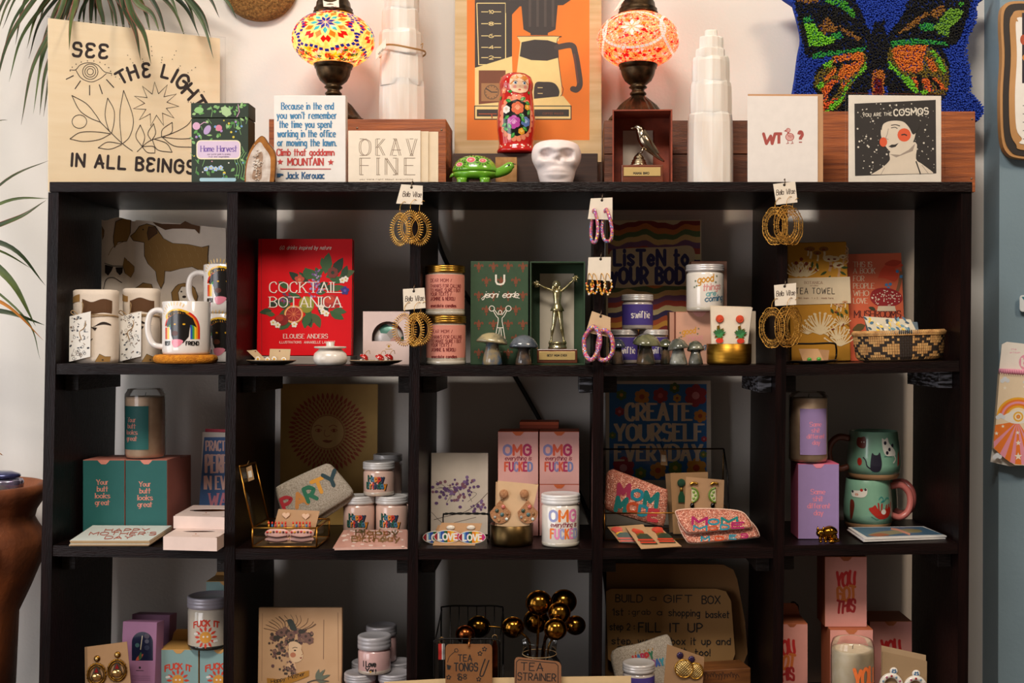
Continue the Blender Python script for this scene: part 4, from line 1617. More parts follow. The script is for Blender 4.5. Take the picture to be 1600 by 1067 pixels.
t = on(-1, 1400, .045, 'greeting_card', 'square card with a black starry portrait of a woman with orange cheeks', 'card', rz=3)
mb = MB()
mb.box(t.x(1325), t.x(1472), 0, 2, 0, t.z(149), M('efe6d8', .7), .3)
c = t.front(mb, 0)
NT, FACE = M('37322f', .75), M('e6d8c4', .7)
SHD, CH = M('a8988a', .7), M('e8623a', .6)
c.poly([(1335, 162), (1462, 156), (1463, 271), (1336, 275)], NT)
rr = random.Random(11)
for i in range(170):
 u, v = rr.uniform(1338, 1460), rr.uniform(161, 270)
 c.disc(u, v, rr.choice((.5, .6, .8, 1.1, 1.6)), M('e8e0d0', .7), n=6)
c.poly(cat([(1360, 273), (1378, 262), (1390, 250), (1392, 236), (1430, 222), (1431, 248), (1440, 256), (1456, 268), (1458, 271)], 4), FACE)     # neck, shoulders
c.poly(cat([(1378, 196), (1376, 210), (1380, 222), (1386, 232), (1396, 241), (1408, 241), (1420, 232), (1428, 218), (1431, 200), (1424, 192), (1404, 187), (1386, 190)], 4, True), FACE)
c.poly(cat([(1377, 204), (1380, 194), (1392, 189), (1410, 190), (1420, 199), (1426, 210), (1432, 206), (1436, 196), (1430, 186), (1416, 181), (1396, 180), (1382, 186), (1376, 194)], 4, True), NT)
c.poly([(1390, 241), (1400, 246), (1426, 236), (1430, 224), (1420, 234), (1406, 242)], SHD)
c.line([(1388, 201), (1386, 210), (1384, 216), (1388, 218)], 1, SHD, True), c.line([(1392, 196), (1399, 195), (1406, 197)], 1.4, NT, True), c.line([(1392, 200), (1398, 199), (1402, 201)], 1.2, NT, True)
c.disc(1380, 222, 6, CH, 7.5), c.disc(1412.5, 211, 10.5, CH)
c.line([(1408, 211), (1413, 210), (1417, 212)], 2, NT), c.poly([(1388, 229), (1393, 226), (1398, 226), (1404, 223.5), (1399, 229.5), (1393, 231)], NT)
c.line([(1431, 252), (1438, 272)], 2, NT), c.line([(1382, 262), (1376, 273)], .8, SHD), c.line([(1440, 258), (1450, 271)], .8, SHD)
c.text('YOU ARE THE', 1348, 1393, 182.5, 177.5, M('e8e0d0', .7), .2, '', 3, rot=-2.5)
c.text('COSMOS', 1397, 1450, 181, 171.5, M('e8e0d0', .7), .22, '', 2.6, rot=-3)
t.part('card_front', mb)
mb = MB()
mb.box(t.x(1320.5), t.x(1478), -1.2, 4.4, 0, t.z(146), clear('plastic_sleeve', gloss=.35, bump=.25, rough=.08))
t.part('sleeve', mb)

# ---------------------------------------------------------------- tufted butterfly cushion leaning on the wall
def inside(p, poly):
 x, y = p
 r = False
 j = len(poly) - 1
 for i in range(len(poly)):
  (xi, yi), (xj, yj) = poly[i], poly[j]
  if (yi > y) != (yj > y) and x < (xj - xi) * (y - yi) / (yj - yi) + xi:
   r = not r
  j = i
 return r


BF_OUT = [(330, -60), (345, 20), (372, 120), (388, 210), (372, 300), (357, 420), (340, 520), (318, 620), (360, 660), (800, 640), (1180, 620), (1325, 685), (1375, 625), (1378, 575), (1310, 500), (1312, 420), (1292, 300), (1296, 220), (1340, 110), (1352, 0), (1365, -60)]
BF = [
 ('16150f', [(345, -90), (362, 70), (390, 200), (410, 300), (470, 322), (740, 270), (795, 140), (740, 60), (650, -90)]),
 ('16150f', [(1340, -90), (1300, 60), (1270, 160), (1235, 230), (1180, 262), (860, 250), (815, 140), (870, 60), (990, -90)]),
 ('16150f', [(740, 265), (560, 310), (470, 380), (448, 470), (500, 540), (505, 640), (660, 640), (770, 500), (790, 370)]),
 ('16150f', [(860, 250), (1150, 255), (1195, 340), (1192, 450), (1170, 540), (900, 560), (850, 480), (820, 370)]),
 ('1f45b4', [(640, -90), (725, -90), (785, 120), (768, 188), (745, 150), (720, 80)]),
 ('1f45b4', [(895, -90), (990, -60), (940, 80), (848, 205), (832, 185), (838, 130)]),
 ('1f45b4', [(735, -90), (885, -90), (850, 50), (806, 108), (775, 50)]),
 ('16150f', [(790, 120), (832, 120), (866, 250), (840, 360), (870, 540), (755, 540), (770, 380), (745, 250)]),
 ('4aa82e', [(505, -40), (590, -30), (645, 30), (690, 90), (660, 95), (600, 40), (520, 10)]),
 ('9a6a28', [(360, -40), (470, -40), (490, 10), (430, 18), (372, 12)]),
 ('7ed22c', [(404, 130), (450, 120), (490, 170), (520, 195), (575, 200), (560, 240), (480, 252), (430, 250), (418, 190)]),
 ('34a040', [(392, 95), (440, 85), (455, 115), (405, 124)]), ('34a040', [(550, 185), (605, 175), (622, 210), (575, 220)]),
 ('9a6a28', [(480, 150), (530, 95), (590, 160), (560, 182), (510, 185)]), ('9a6a28', [(588, 140), (640, 160), (715, 210), (690, 222), (620, 180)]),
 ('34a040', [(450, 288), (600, 275), (740, 255), (735, 280), (560, 300), (455, 322)]),
 ('34a040', [(880, 225), (960, 210), (1060, 215), (1185, 230), (1180, 250), (1040, 240), (868, 258)]),
 ('9a6a28', [(905, 180), (1000, 105), (1072, 62), (1082, 82), (1010, 140), (920, 188)]), ('9a6a28', [(1090, 60), (1165, 25), (1175, 60), (1120, 105), (1095, 90)]),
 ('34a040', [(1020, 140), (1070, 120), (1110, 140), (1100, 172), (1040, 165)]),
 ('7ab034', [(1105, 150), (1160, 80), (1200, 40), (1270, 60), (1240, 120), (1195, 150), (1190, 200), (1130, 185)]), ('4aa82e', [(1235, 15), (1275, 8), (1265, 35), (1240, 34)]),
 ('7a6a20', [(735, 280), (748, 330), (735, 385), (690, 420), (650, 480), (600, 580), (510, 620), (490, 560), (500, 500), (455, 470), (462, 420), (530, 340), (560, 305)]),
 ('e8822a', [(725, 282), (728, 330), (700, 385), (640, 430), (590, 440), (585, 400), (620, 345), (560, 335), (560, 305)]),
 ('e8822a', [(580, 362), (585, 395), (520, 440), (505, 430)]), ('e8722a', [(500, 480), (560, 430), (600, 440), (560, 520), (510, 560)]), ('e8822a', [(605, 455), (655, 440), (640, 470), (610, 480)]), ('e8622a', [(505, 560), (590, 530), (560, 580), (512, 600)]),
 ('16150f', [(560, 340), (700, 325), (690, 340), (600, 350), (590, 390), (570, 360)]), ('16150f', [(560, 470), (590, 440), (600, 470), (550, 540), (520, 550)]),
 ('7ed22c', [(738, 335), (745, 375), (690, 430), (640, 470), (620, 540), (560, 600), (515, 612), (540, 575), (600, 530), (640, 450), (700, 400)]),
 ('7ed22c', [(505, 350), (560, 330), (550, 360), (515, 375)]), ('7ed22c', [(470, 470), (490, 440), (520, 455), (480, 490)]),
 ('7a6a20', [(865, 260), (1080, 250), (1150, 300), (1190, 380), (1190, 470), (1160, 520), (1020, 500), (920, 400), (850, 340)]),
 ('e8822a', [(875, 275), (900, 250), (1070, 245), (1075, 275), (1050, 300), (1045, 380), (1010, 400), (930, 380), (885, 320)]), ('e8722a', [(1040, 425), (1080, 430), (1110, 500), (1060, 505)]), ('e8722a', [(1090, 410), (1130, 430), (1180, 490), (1120, 490)]), ('e8722a', [(985, 415), (1020, 425), (1030, 500), (1000, 470)]), ('e8822a', [(1060, 310), (1100, 320), (1130, 390), (1090, 390)]),
 ('16150f', [(1010, 405), (1040, 410), (1050, 490), (1030, 500)]), ('16150f', [(1060, 415), (1090, 415), (1150, 480), (1130, 485)]),
 ('7ed22c', [(852, 330), (880, 345), (930, 400), (990, 430), (1030, 510), (990, 500), (920, 420), (860, 370)]), ('7ed22c', [(1085, 270), (1110, 275), (1150, 330), (1180, 400), (1155, 405), (1120, 330)]), ('7ed22c', [(1040, 495), (1080, 490), (1070, 515), (1035, 512)]),
 ('c8782a', [(775, 380), (838, 380), (842, 540), (770, 540)]), ('7a1414', [(785, 430), (828, 430), (830, 540), (782, 540)]), ('1f45b4', [(752, 490), (768, 480), (770, 540), (752, 540)]), ('1f45b4', [(842, 470), (856, 470), (856, 520), (842, 520)]),
]
t = T('butterfly_cushion', 'shaggy blue cushion with a black and orange butterfly, propped on the crate', 'cushion', 1386, .262, CR3 + .0004)
k = 460 / 1600
conv = lambda P: [(1140 + x * k, y * k) for x, y in P]
O_ = conv(BF_OUT)
OB = [(t.x(x), max(.3, t.z(y))) for x, y in cat(O_, 3, True)]
mb = MB()
cx_, cz_ = sum(p[0] for p in OB) / len(OB), sum(p[1] for p in OB) / len(OB)
rings = []
for y, f_ in ((24, .6), (19, .93), (12, 1), (5, .97), (1, .9), (0, .6)):
 rings.append([(cx_ + (p[0] - cx_) * f_, y, max(.3, cz_ + (p[1] - cz_) * f_)) for p in OB])
mb.loft(rings, M('1f45b4', .95, v=.1))
t.part('cushion_body', mb)
mb = MB()
L_ = [(h, conv(P)) for h, P in BF]
rr = random.Random(21)
ms = {}
u = 1228.0
while u < 1540:
 v = -20.0
 while v < 198:
  p = (u + rr.uniform(-1.1, 1.1), v + rr.uniform(-1.1, 1.1))
  if inside(p, O_):
   h = '1f45b4'
   for hh, P in L_:
    if inside(p, P):
     h = hh
   h2 = {'1f45b4': '163490', '16150f': '0c0c0a'}.get(h)
   m = M(h, .95, v=.12, sc=300, sheen=.0, h2=h2)
   ex, ez = (t.x(p[0]) - cx_) / 150, (t.z(p[1]) - cz_) / 110
   y = .4 + 8 * max(0, max(abs(ex), abs(ez)) - .75)
   s_ = rr.uniform(1.5, 2.1)
   d = (rr.uniform(-1.2, 1.2), rr.uniform(-1.6, .6))
   hgt = rr.uniform(3, 5.5)
   x_, z_ = t.x(p[0]), max(2, t.z(p[1]))
   vs = [(x_ + s_ * math.cos(q), y, z_ + s_ * math.sin(q)) for q in (0, 1.257, 2.513, 3.77, 5.03)]
   vs += [(x_ + d[0] + s_ * .62 * math.cos(q), y - hgt, z_ + d[1] + s_ * .62 * math.sin(q)) for q in (0, 1.257, 2.513, 3.77, 5.03)]
   mb.add(vs, [(i, 5 + i, 5 + (i + 1) % 5, (i + 1) % 5) for i in range(5)] + [(9, 8, 7, 6, 5)], m, False)
  v += 2.7
 u += 2.7
t.part('pile', mb).__setitem__('kind', 'stuff')

# ---------------------------------------------------------------- first shelf, bay one: dog things
LINEN = M('e4d4c2', .9, bump=.2, bs=900)
DOG, DOGD, OUTL = M('96703a', .9), M('5a3a1e', .9), M('2a1d14', .9)
t = on(0, 256, .2, 'tea_towel', 'large cream tea towel printed with brown dogs, hung at the back of the bay', 'towel')


def fold(u, v):
 k = 0
 if u < 206:
  k = 7 + 2.5 * math.sin((u - 160) * .12) - 4 * (1 - min(1, (206 - u) / 6))
 return -k + 1.8 * math.sin(u * .045 + v * .012) + 1.1 * math.sin(v * .03 + u * .02)


top = lambda u: 343 + (2.5 * math.sin(u * .16) if u < 210 else 0) + (0 if u < 206 else (u - 206) * .09)
tw = lambda u, v, h: (t.x(u), fold(u, v) - h, t.z(v))
mb = MB()
mb.grid(lambda a, b: tw(161 + 191 * a, 565.2 - (565.2 - top(161 + 191 * a)) * b, 0), 64, 24, LINEN)
mb.grid(lambda a, b: tw(352 - 191 * a, 565.2 - (565.2 - top(352 - 191 * a)) * b, -3), 64, 24, LINEN)
mb.grid(lambda a, b: tw(161 + 191 * a, top(161 + 191 * a), -3 * b), 64, 1, LINEN)
c = Cv(mb, tw, .8, 5)
g = lambda P: [(60 + x * .3, 280 + y * .3) for x, y in P]


def fill(P, m, o=OUTL, w=.9):
 """Filled shape cut into strips so that it lies along the folds."""
 P = g(P)
 ys = [p[1] for p in P]
 c.lift()
 n = 10
 c.poly(P, m, True)
 if o:
  c.line(P, w, o, closed=True)


fill([(478, 297), (500, 275), (520, 245), (560, 232), (605, 245), (625, 275), (650, 310), (700, 335), (780, 340), (850, 355), (885, 345), (880, 400), (882, 480), (876, 570), (858, 540), (850, 480), (800, 455), (740, 465), (690, 480), (660, 478), (655, 540), (640, 570), (620, 530), (612, 480), (570, 440), (550, 400), (548, 330), (520, 325), (490, 320)], DOG)
fill([(570, 248), (608, 248), (618, 280), (590, 300), (570, 318), (563, 280)], DOGD)
for i in range(26):
 a, b = 575 + (i * 53) % 280, 345 + (i * 37) % 110
 c.line(g([(a, b), (a + 6, b + 10), (a + 8, b + 24)]), .7, M('a5824e', .9), True)
c.disc(*g([(541, 262)])[0], 1.2, OUTL)
fill([(590, 222), (640, 232), (740, 235), (765, 218), (800, 235), (842, 245), (838, 285), (815, 262), (760, 258), (700, 258), (660, 265), (610, 240)], DOGD, None)
fill([(700, 640), (694, 590), (715, 560), (730, 548), (760, 541), (790, 548), (812, 565), (828, 610), (820, 640)], DOG)
fill([(735, 640), (728, 590), (745, 560), (775, 560), (795, 590), (788, 640)], M('efe2d0', .9))
c.disc(*g([(745, 585)])[0], 1.4, OUTL), c.disc(*g([(776, 585)])[0], 1.4, OUTL), c.disc(*g([(759, 612)])[0], 3, OUTL, 2)
fill([(400, 300), (410, 225), (440, 208), (480, 215), (478, 280), (462, 325), (420, 330), (405, 360), (400, 330)], DOG)
fill([(340, 250), (352, 270), (350, 300), (342, 320)], DOG)
fill([(452, 410), (497, 455), (497, 480), (482, 512), (455, 490), (445, 455)], DOG)
fill([(358, 448), (400, 458), (392, 480), (375, 505), (358, 490)], OUTL, None), fill([(410, 462), (445, 460), (442, 490), (430, 502), (415, 485)], OUTL, None)
c.line(g([(355, 440), (400, 455), (446, 455)]), 1, OUTL), c.line(g([(350, 575), (365, 525), (400, 515), (440, 540)]), 1, OUTL, True), c.line(g([(375, 400), (400, 355), (460, 320)]), .8, DOG, True)
fill([(500, 570), (520, 558), (545, 540), (590, 548), (598, 572)], DOG)
t.solo(mb)

TWINE = M('a98b62', .9, bump=.4, bs=700)


def rolled(label, px0, px1, pyt, y, seed):
 t = on(0, (px0 + px1) / 2, y, 'rolled_towel', label, 'towel', 'rolled dog-print towels')
 rr = random.Random(seed)
 rx, ry, zt = (px1 - px0) / 2, 22, t.z(pyt)
 zw = t.z(495)
 rad = lambda z: 1 - .05 * math.exp(-((z - zw) / 7) ** 2)
 mb = MB()
 sq = lambda a: (abs(math.cos(a)) ** 3 + abs(math.sin(a)) ** 3) ** (-1 / 3) * .93
 pr = [(rad(zz), zz) for zz in [zt * i / 16 for i in range(17)]]
 mb.lathe([(.85, 0)] + [(r * (1 if zz > 0 else .97), zz) for r, zz in pr] + [(.9, zt + 2), (.76, zt + 2.4), (.7, zt - 4), (.5, zt - 5), (.45, zt + 1.4), (.33, zt + 1.6), (.3, zt - 5), (0, zt - 5)], LINEN, 40, (0, 0), rx, ry, wob=lambda a, zz: sq(a))

 def f(u, v, h):
  a = math.asin(max(-1, min(1, (u - t.cx) / rx / 1.04)))
  zz = t.by - v
  k = sq(a) * rad(zz)
  return ((rx * k + h) * math.sin(a), -(ry * k + h) * math.cos(a), zz)
 c = Cv(mb, f, .3, 4)

 def patch(u0, u1, v0, v1, m, rag=2.5):
  c.lift()
  n = 12
  for i in range(n):
   a, b = u0 + (u1 - u0) * i / n, u0 + (u1 - u0) * (i + 1) / n
   s0, s1 = rag * math.sin(a * .17 + seed), rag * math.sin(b * .17 + seed)
   for j in range(4):
    e, f_ = j / 4, (j + 1) / 4
    lp = lambda p, q, k: p + (q - p) * k
    c.poly([(a, lp(v0 + s0, v1 + s0 * .5, e)), (b, lp(v0 + s1, v1 + s1 * .5, e)), (b, lp(v0 + s1, v1 + s1 * .5, f_)), (a, lp(v0 + s0, v1 + s0 * .5, f_))], m, True)
 W = px1 - px0
 patch(px0 + W * .3, px0 + W * .92, pyt + 15, pyt + 35, DOGD)
 patch(px0 + W * .02, px0 + W * .25, pyt + 8, pyt + 18, DOG)
 q0 = px0 + W * .42
 patch(q0, px0 + W * .9, pyt + 52, pyt + 54, OUTL, 4)
 c.poly([(q0 + 6, pyt + 56), (q0 + 16, pyt + 57), (q0 + 13, pyt + 62)], OUTL)
 c.poly([(q0 + 13, 565), (q0 + 20, 553), (q0 + 27, 557), (q0 + 34, 557), (q0 + 33, 565)], DOG), c.line([(q0 + 13, 565), (q0 + 20, 553), (q0 + 27, 557), (q0 + 34, 557)], 1, OUTL), c.disc(q0 + 24, 562, 1.4, OUTL)
 c.line([(q0 + 2, pyt + 90), (q0 + 5, pyt + 78), (q0 + 9, pyt + 74)], 1.1, OUTL, True)
 t.part('roll', mb)
 mb = MB()
 for dz, ph in ((0, 0), (2, 1)):
  mb.tube([((rx * sq(a) * rad(zw) + .7) * math.sin(a), -(ry * sq(a) * rad(zw) + .7) * math.cos(a), zw + dz + 1.2 * math.sin(a * 2 + ph)) for a in [2 * math.pi * i / 40 for i in range(40)]], .8, TWINE, 6, True)
 kx = -rx * .42
 mb.tube(cat([(kx, -ry - 1.5, zw), (kx - 10, -ry - 4, zw + 9), (kx - 13, -ry - 4, zw + 5), (kx, -ry - 2, zw), (kx + 5, -ry - 4, zw + 16), (kx + 3, -ry - 3, zw + 22)], 5), .8, TWINE, 6)
 mb.tube(cat([(kx, -ry - 2, zw), (kx + 9, -ry - 4, zw - 8), (kx + 7, -ry - 5, zw - 18), (kx, -ry - 4, zw - 24), (kx + 3, -ry - 5, zw - 36)], 5), .8, TWINE, 6)
 t.part('twine', mb)
 mb = MB()
 z0, z1 = 2, zw + 8
 xa, xb = -rx + 5, -rx + 38
 A, B, D_ = Vector((xa, -ry - 4.5, z0)), Vector((xb, -ry - 5.5, z0 + 8)), Vector((xa, -ry - 3.5, z1 - 8))
 slab(mb, A, B, Vector((xb, -ry - 4.5, z1)), D_, .6, WHITE)
 c = quad_cv(mb, A, B, (xb, -ry - 4.5, z1), D_, 34, 78)
 ms = [M(h, .7) for h in ('3a3a42', '8a7460', 'a09890', '5a6068')]
 for i in range(58):
  u, v = rr.uniform(2, 31), rr.uniform(3, 75)
  k = rr.random()
  m = rr.choice(ms)
  if k < .4:
   c.disc(u, v, rr.uniform(1, 2), m, rr.uniform(.8, 2.6), 8, rr.uniform(0, 180))
  elif k < .8:
   c.line([(u, v), (u + rr.uniform(-3, 3), v + rr.uniform(1, 4)), (u + rr.uniform(-4, 4), v + rr.uniform(2, 6))], .9, m, True)
  else:
   c.line([(u + 2 * math.cos(q), v + 2.4 * math.sin(q)) for q in (0, 1, 2, 3, 4, 5)], .6, m, closed=True)
 t.part('paper_tag', mb)


rolled('rolled dog-print towel tied with twine, its paper tag hanging over the shelf edge', 114, 186, 455, .07, 1)
rolled('rolled dog-print towel tied with twine, tucked between the other roll and the mug', 192, 250, 453, .125, 4)

t = on(0, 290, .045, 'coaster', 'thick round orange felt coaster under the dog mug', 'coaster')
mb = MB()
mb.lathe([(44, .4), (47.5, 2.5), (49, 6), (48.5, 10), (46, 13), (40, 14), (0, 14)], M('d88a1a', .95, h2='b96c10', sc=120, bump=.8, bs=500), 48, sy=.9, wob=lambda a, z: 1 + .008 * math.sin(7 * a))
t.solo(mb)
CTOP = t.base + 14.2 * t.s
MUGW = M('eae2dc', .12, coat=.8, v=.01)


def dog_mug(label, px, y, base, r, h, prt):
 t = T('mug', label, 'mug', px, y, base, 'black dog mugs')
 mb = MB()
 mb.lathe([(r - 4, 0), (r - 1.5, .8), (r - .5, 3), (r, 8), (r, h - 1), (r - .8, h), (r - 2.4, h), (r - 3, h - 2), (r - 3.4, 6), (0, 5)], MUGW, 48)
 c = t.cyl(mb, r)
 u0, v0 = prt
 for i, hx in enumerate(('d8261c', 'f08a1e', 'f4cf2a', '3f9a48', '2f5aa8')):
  rr_ = 28 - i * 3
  c.line([(u0 + rr_ * math.cos(R(a)), v0 + 1 + rr_ * math.sin(R(a))) for a in range(-180 if i > 3 else -170, 1, 8)] + [(u0 + rr_, v0 + 16)], 3.2, M(hx, .2, coat=.6))
 for i, hx in enumerate(('d8261c', 'f08a1e', 'f4cf2a')):
  c.rect(u0 - 28 + i * 3, u0 - 25.2 + i * 3, v0 - 2, v0 + 16, M(hx, .2, coat=.6))
 YE = M('f2bd32', .2, coat=.6)
 for a in range(-165, -50, 12):
  c.line([(u0 - 9 + 22 * math.cos(R(a)), v0 - 18 + 18 * math.sin(R(a))), (u0 - 9 + 27 * math.cos(R(a)), v0 - 18 + 24 * math.sin(R(a)))], .9, YE)
 c.poly(cat([(u0 - 27, v0 - 20), (u0 - 18, v0 - 28), (u0 - 4, v0 - 31), (u0 + 10, v0 - 27), (u0 + 12, v0 - 24), (u0 - 4, v0 - 24), (u0 - 18, v0 - 20), (u0 - 24, v0 - 14)], 3, True), YE)
 DK = M('17120f', .25, coat=.5)
 c.h += .15
 c.poly([(u0 - 26, v0 - 6), (u0 - 20, v0 - 17), (u0 - 8, v0 - 23), (u0 + 8, v0 - 23), (u0 + 18, v0 - 16), (u0 + 24, v0 - 2), (u0 + 17, v0 - 6), (u0 + 14, v0 - 6), (u0 + 12, v0 + 12), (u0 + 4, v0 + 22), (u0 - 10, v0 + 22), (u0 - 15, v0 + 10), (u0 - 17, v0 - 8), (u0 - 22, v0 - 2)], DK)
 c.disc(u0 + 5, v0 - 7, 2.2, M('e0a828', .2), 1.4), c.disc(u0 - 9, v0 - 7, 1.8, M('e0a828', .2), 1.3), c.disc(u0 - 9, v0 + 7, 5, M('5a2e20', .3), 4)
 c.poly(cat([(u0 - 14, v0 + 18), (u0 - 4, v0 + 16), (u0 + 4, v0 + 19), (u0 - 3, v0 + 27), (u0 - 11, v0 + 28)], 3, True), M('ea8a9c', .2, coat=.5))
 c.text('EVERYBODY\'S', u0 - 21, u0 + 7, v0 - 19, v0 - 24, DK, .26, '', 2.2, warp=lambda X, Y: (X, Y + (X - u0 + 6) ** 2 * .018 - 3.4))
 c.text('BEST', u0 - 28, u0 - 17, v0 + 25, v0 + 19.5, DK, .24), c.text('FRIEND', u0 + 8, u0 + 27, v0 + 25, v0 + 19.5, DK, .24)
 t.part('cup', mb)
 mb = MB()
 hh = [(-r + 2, 0, h * .82), (-r - 10, 0, h * .84), (-r - 20, 0, h * .76), (-r - 24, 0, h * .56), (-r - 22, 0, h * .34), (-r - 14, 0, h * .18), (-r + 2, 0, h * .14)]
 mb.tube(cat(hh, 6), 4.6, MUGW, 12, flat=1.25)
 t.part('handle', mb)
 t.top = base + (h + .2) * t.s
 return t


dog_mug('white mug with a black dog and rainbow on the orange felt coaster', 291.5, .045, CTOP, 36.5, 82, (294, 514))
m2 = dog_mug('white black-dog mug half hidden by the upright, lower of the stack behind the coaster', 350, .15, shelf_z(0, 350) + .0006, 32, 76, (357, 527))
dog_mug('white black-dog mug on top of the stack beside the upright', 351, .15, m2.top, 32, 76, (359, 448))

# ---------------------------------------------------------------- bay two: cocktail book
t = on(0, 476, .12, 'flat_book', 'slim pale book lying flat under the upright red cocktail book', 'book')
mb = MB()
mb.box(-78, 72, -3, 60, 0, 12.5, M('9a9088', .6), .8)
t.solo(mb)
RB = t.base + 13.6 * t.s
t = T('cocktail_book', 'upright red hardback cocktail book with white title and a bouquet of fruit and flowers', 'book', 475.5, .125, RB, rx=-3)
RED2 = M('dc0c18', .5, v=.01, bump=.08, bs=900, spec=.2)
mb = MB()
h = t.z(372)
mb.box(-73.5, 73.5, 0, 1.6, 0, h, RED2, .5), mb.box(-73.5, 73.5, 14.4, 16, 0, h, RED2, .5), mb.box(-74.5, -72.9, .4, 15.6, 0, h, RED2, .5)
t.part('cover', mb)
mb = MB()
mb.box(-72.6, 72, 1.7, 14.3, 1.5, h - 1.5, M('e8dfd0', .8))
t.part('pages', mb)
mb = MB()
c = t.front(mb, -.05)
c.h = .02
WT = M('f0e4d6', .5)
c.line([(408, 372), (409, 554)], .8, M('8a0c14', .5))
rr = random.Random(31)
LV = [M(x, .6) for x in ('23401f', '2f5a2a', '1a3018', '3a5c30', '47562a')]
for i in range(34):
 q = rr.uniform(0, 6.28)
 c.leaf(484 + 44 * math.cos(q) * rr.uniform(.2, .9), 468 + 26 * math.sin(q) - 24 * math.cos(q) * .7 - 4, rr.uniform(14, 26), rr.uniform(7, 12), math.degrees(q) + rr.uniform(-40, 40), rr.choice(LV))
for u, v, L, a in ((508, 428, 34, -80), (520, 430, 32, -60), (500, 440, 26, -130), (530, 432, 26, -20), (470, 440, 24, -140), (440, 470, 22, 160), (452, 450, 20, -150), (455, 500, 24, 140), (484, 488, 26, 110), (492, 490, 24, 70), (515, 486, 26, 30), (520, 484, 22, 10), (425, 485, 20, 170), (430, 492, 16, 190), (476, 478, 22, 60), (500, 436, 20, -110), (535, 435, 22, -70), (506, 420, 18, -100)):
 c.leaf(u, v, L, L * .5, a, rr.choice(LV))
c.disc(481, 428, 7.5, LV[1], 9, rot=-30)
for i in range(60):
 c.disc(rr.gauss(493, 6), rr.gauss(446, 10), 1.6, M(rr.choice(('8a6a9a', 'a98ab8', '6a4a80')), .6), n=7)
for i in range(26):
 c.disc(rr.gauss(446, 6), rr.gauss(466, 5), 1.6, M(rr.choice(('6a3a60', '8a5a86')), .6), n=7)
c.disc(479, 476, 12, M('8a8a24', .5), 13), c.disc(477, 472, 8, M('a8a034', .5), 8)
c.disc(517, 471, 14, M('b0241c', .5), 11), c.disc(515, 468, 8, M('cc4028', .5), 6)
for r_, hx in ((15, 'e8903a'), (13.3, 'f0d0a0'), (12.3, 'a82218')):
 c.disc(459, 491, r_, M(hx, .5), r_ * .95, n=24)
for a in range(0, 360, 36):
 c.line([(459, 491), (459 + 11 * math.cos(R(a)), 491 + 11 * math.sin(R(a)))], .7, M('e0784a', .5))
c.disc(440, 500, 11, M('8a1414', .5), 9), c.disc(437, 497, 6, M('b02820', .5), 5)
c.flower(468, 437, 8, M('c0402a', .5), M('d86a3a', .5)), c.flower(539, 454, 7, M('2f2a7a', .5), M('5a4aa8', .5)), c.flower(520, 426, 9, M('7a2a1c', .5), LV[2], 7)
for u, v in ((505, 487), (502, 480), (510, 490), (427, 504), (434, 508), (460, 507), (540, 436), (535, 438)):
 c.flower(u, v, 5, WT, M('d8c060', .5))
c.text('60+ drinks inspired by nature', 437, 517, 390, 384, WT, .1, '', 2, slant=.3)
c.text('COCKTAIL', 422, 532, 457, 441, WT, .12, 'serif', 2)
c.text('BOTANICA', 422, 533, 480, 464, WT, .12, 'serif', 2)
c.text('ELOUISE ANDERS', 443, 512, 528.5, 522, WT, .13, 'serif', 2.4)
c.text('ILLUSTRATIONS  ANNABELLE LAMBERT', 437, 524, 536.5, 533, WT, .12, '', 2.4)
t.part('cover_print', mb)

DARKPL = M('3a3128', .4, h2='221c16', coat=.3)


def plate(label, px, y, r):
 t = on(0, px, y, 'saucer', label, 'dish', 'small dark saucers for earrings')
 mb = MB()
 mb.lathe([(r * .55, 0), (r * .6, .6), (r * .85, 3.2), (r, 6.4), (r * .99, 7.2), (r * .84, 4.4), (r * .6, 2), (0, 1.6)], DARKPL, 44)
 mb.lathe([(r * .985, 6.9), (r * 1.005, 7.1), (r * 1.0, 7.5), (r * .98, 7.4)], M('b09a78', .4), 44)
 t.solo(mb)
 return t


pl = plate('dark saucer holding two daisy earring cards before the red book', 424, .055, 38)


def stud_card(label, quad, y, base, deco, m=KRAFT, group='daisy earring cards', name='earring_card'):
 """A small card leaning on the far rim; deco(t, mb, canvas) adds what it carries."""
 cx = sum(p[0] for p in quad) / 4
 t = T(name, label, 'earrings', cx, y, base, group)
 zb = min(t.z(quad[0][1]), t.z(quad[1][1]))
 dy = lambda py: (t.z(py) - zb) * .25
 q = [(t.x(a), dy(b), t.z(b)) for a, b in quad]
 mb = MB()
 slab(mb, *q, .8, m)
 deco(t, mb, t.plane(mb, q[0], q[1], q[3]), q)
 return t


def daisies(cx):
 def f(t, mb, c, q):
  c.disc(cx[2], cx[3], 1.2, M('7a3a2a', .6), n=8)
  t.part('card', mb)
  for u, v in ((cx[0], cx[1]), (cx[0] + 15, cx[1] + 1)):
   m2_ = MB()
   m2_.x = xf(t.x(u), -2.5, t.z(v), 0, 0, 0)
   for i in range(9):
    a = 2 * math.pi * i / 9
    m2_.ball((2.9 * math.cos(a), -.3, 2.9 * math.sin(a)), 1.5, .7, 1.5, M('f2ece2', .3, coat=.5), 6, 4)
   m2_.ball((0, -.8, 0), 1.7, 1, 1.7, M('e8b02a', .3, coat=.5), 8, 6)
   t.part('earring', m2_)
 return f


BEIGE = M('c8ac86', .8)
PB = pl.base + 5.5 * pl.s
stud_card('beige card of two daisy stud earrings leaning sideways on the dark saucer', [(404, 565), (418, 564.5), (399, 546.5), (384, 547.5)], .055, PB, daisies((403.5, 561, 399, 549)), BEIGE)
stud_card('upright beige card of two daisy stud earrings on the dark saucer', [(420, 564), (452, 565), (453, 545.5), (420.5, 545)], .06, PB, daisies((429, 561, 437, 548.5)), BEIGE)

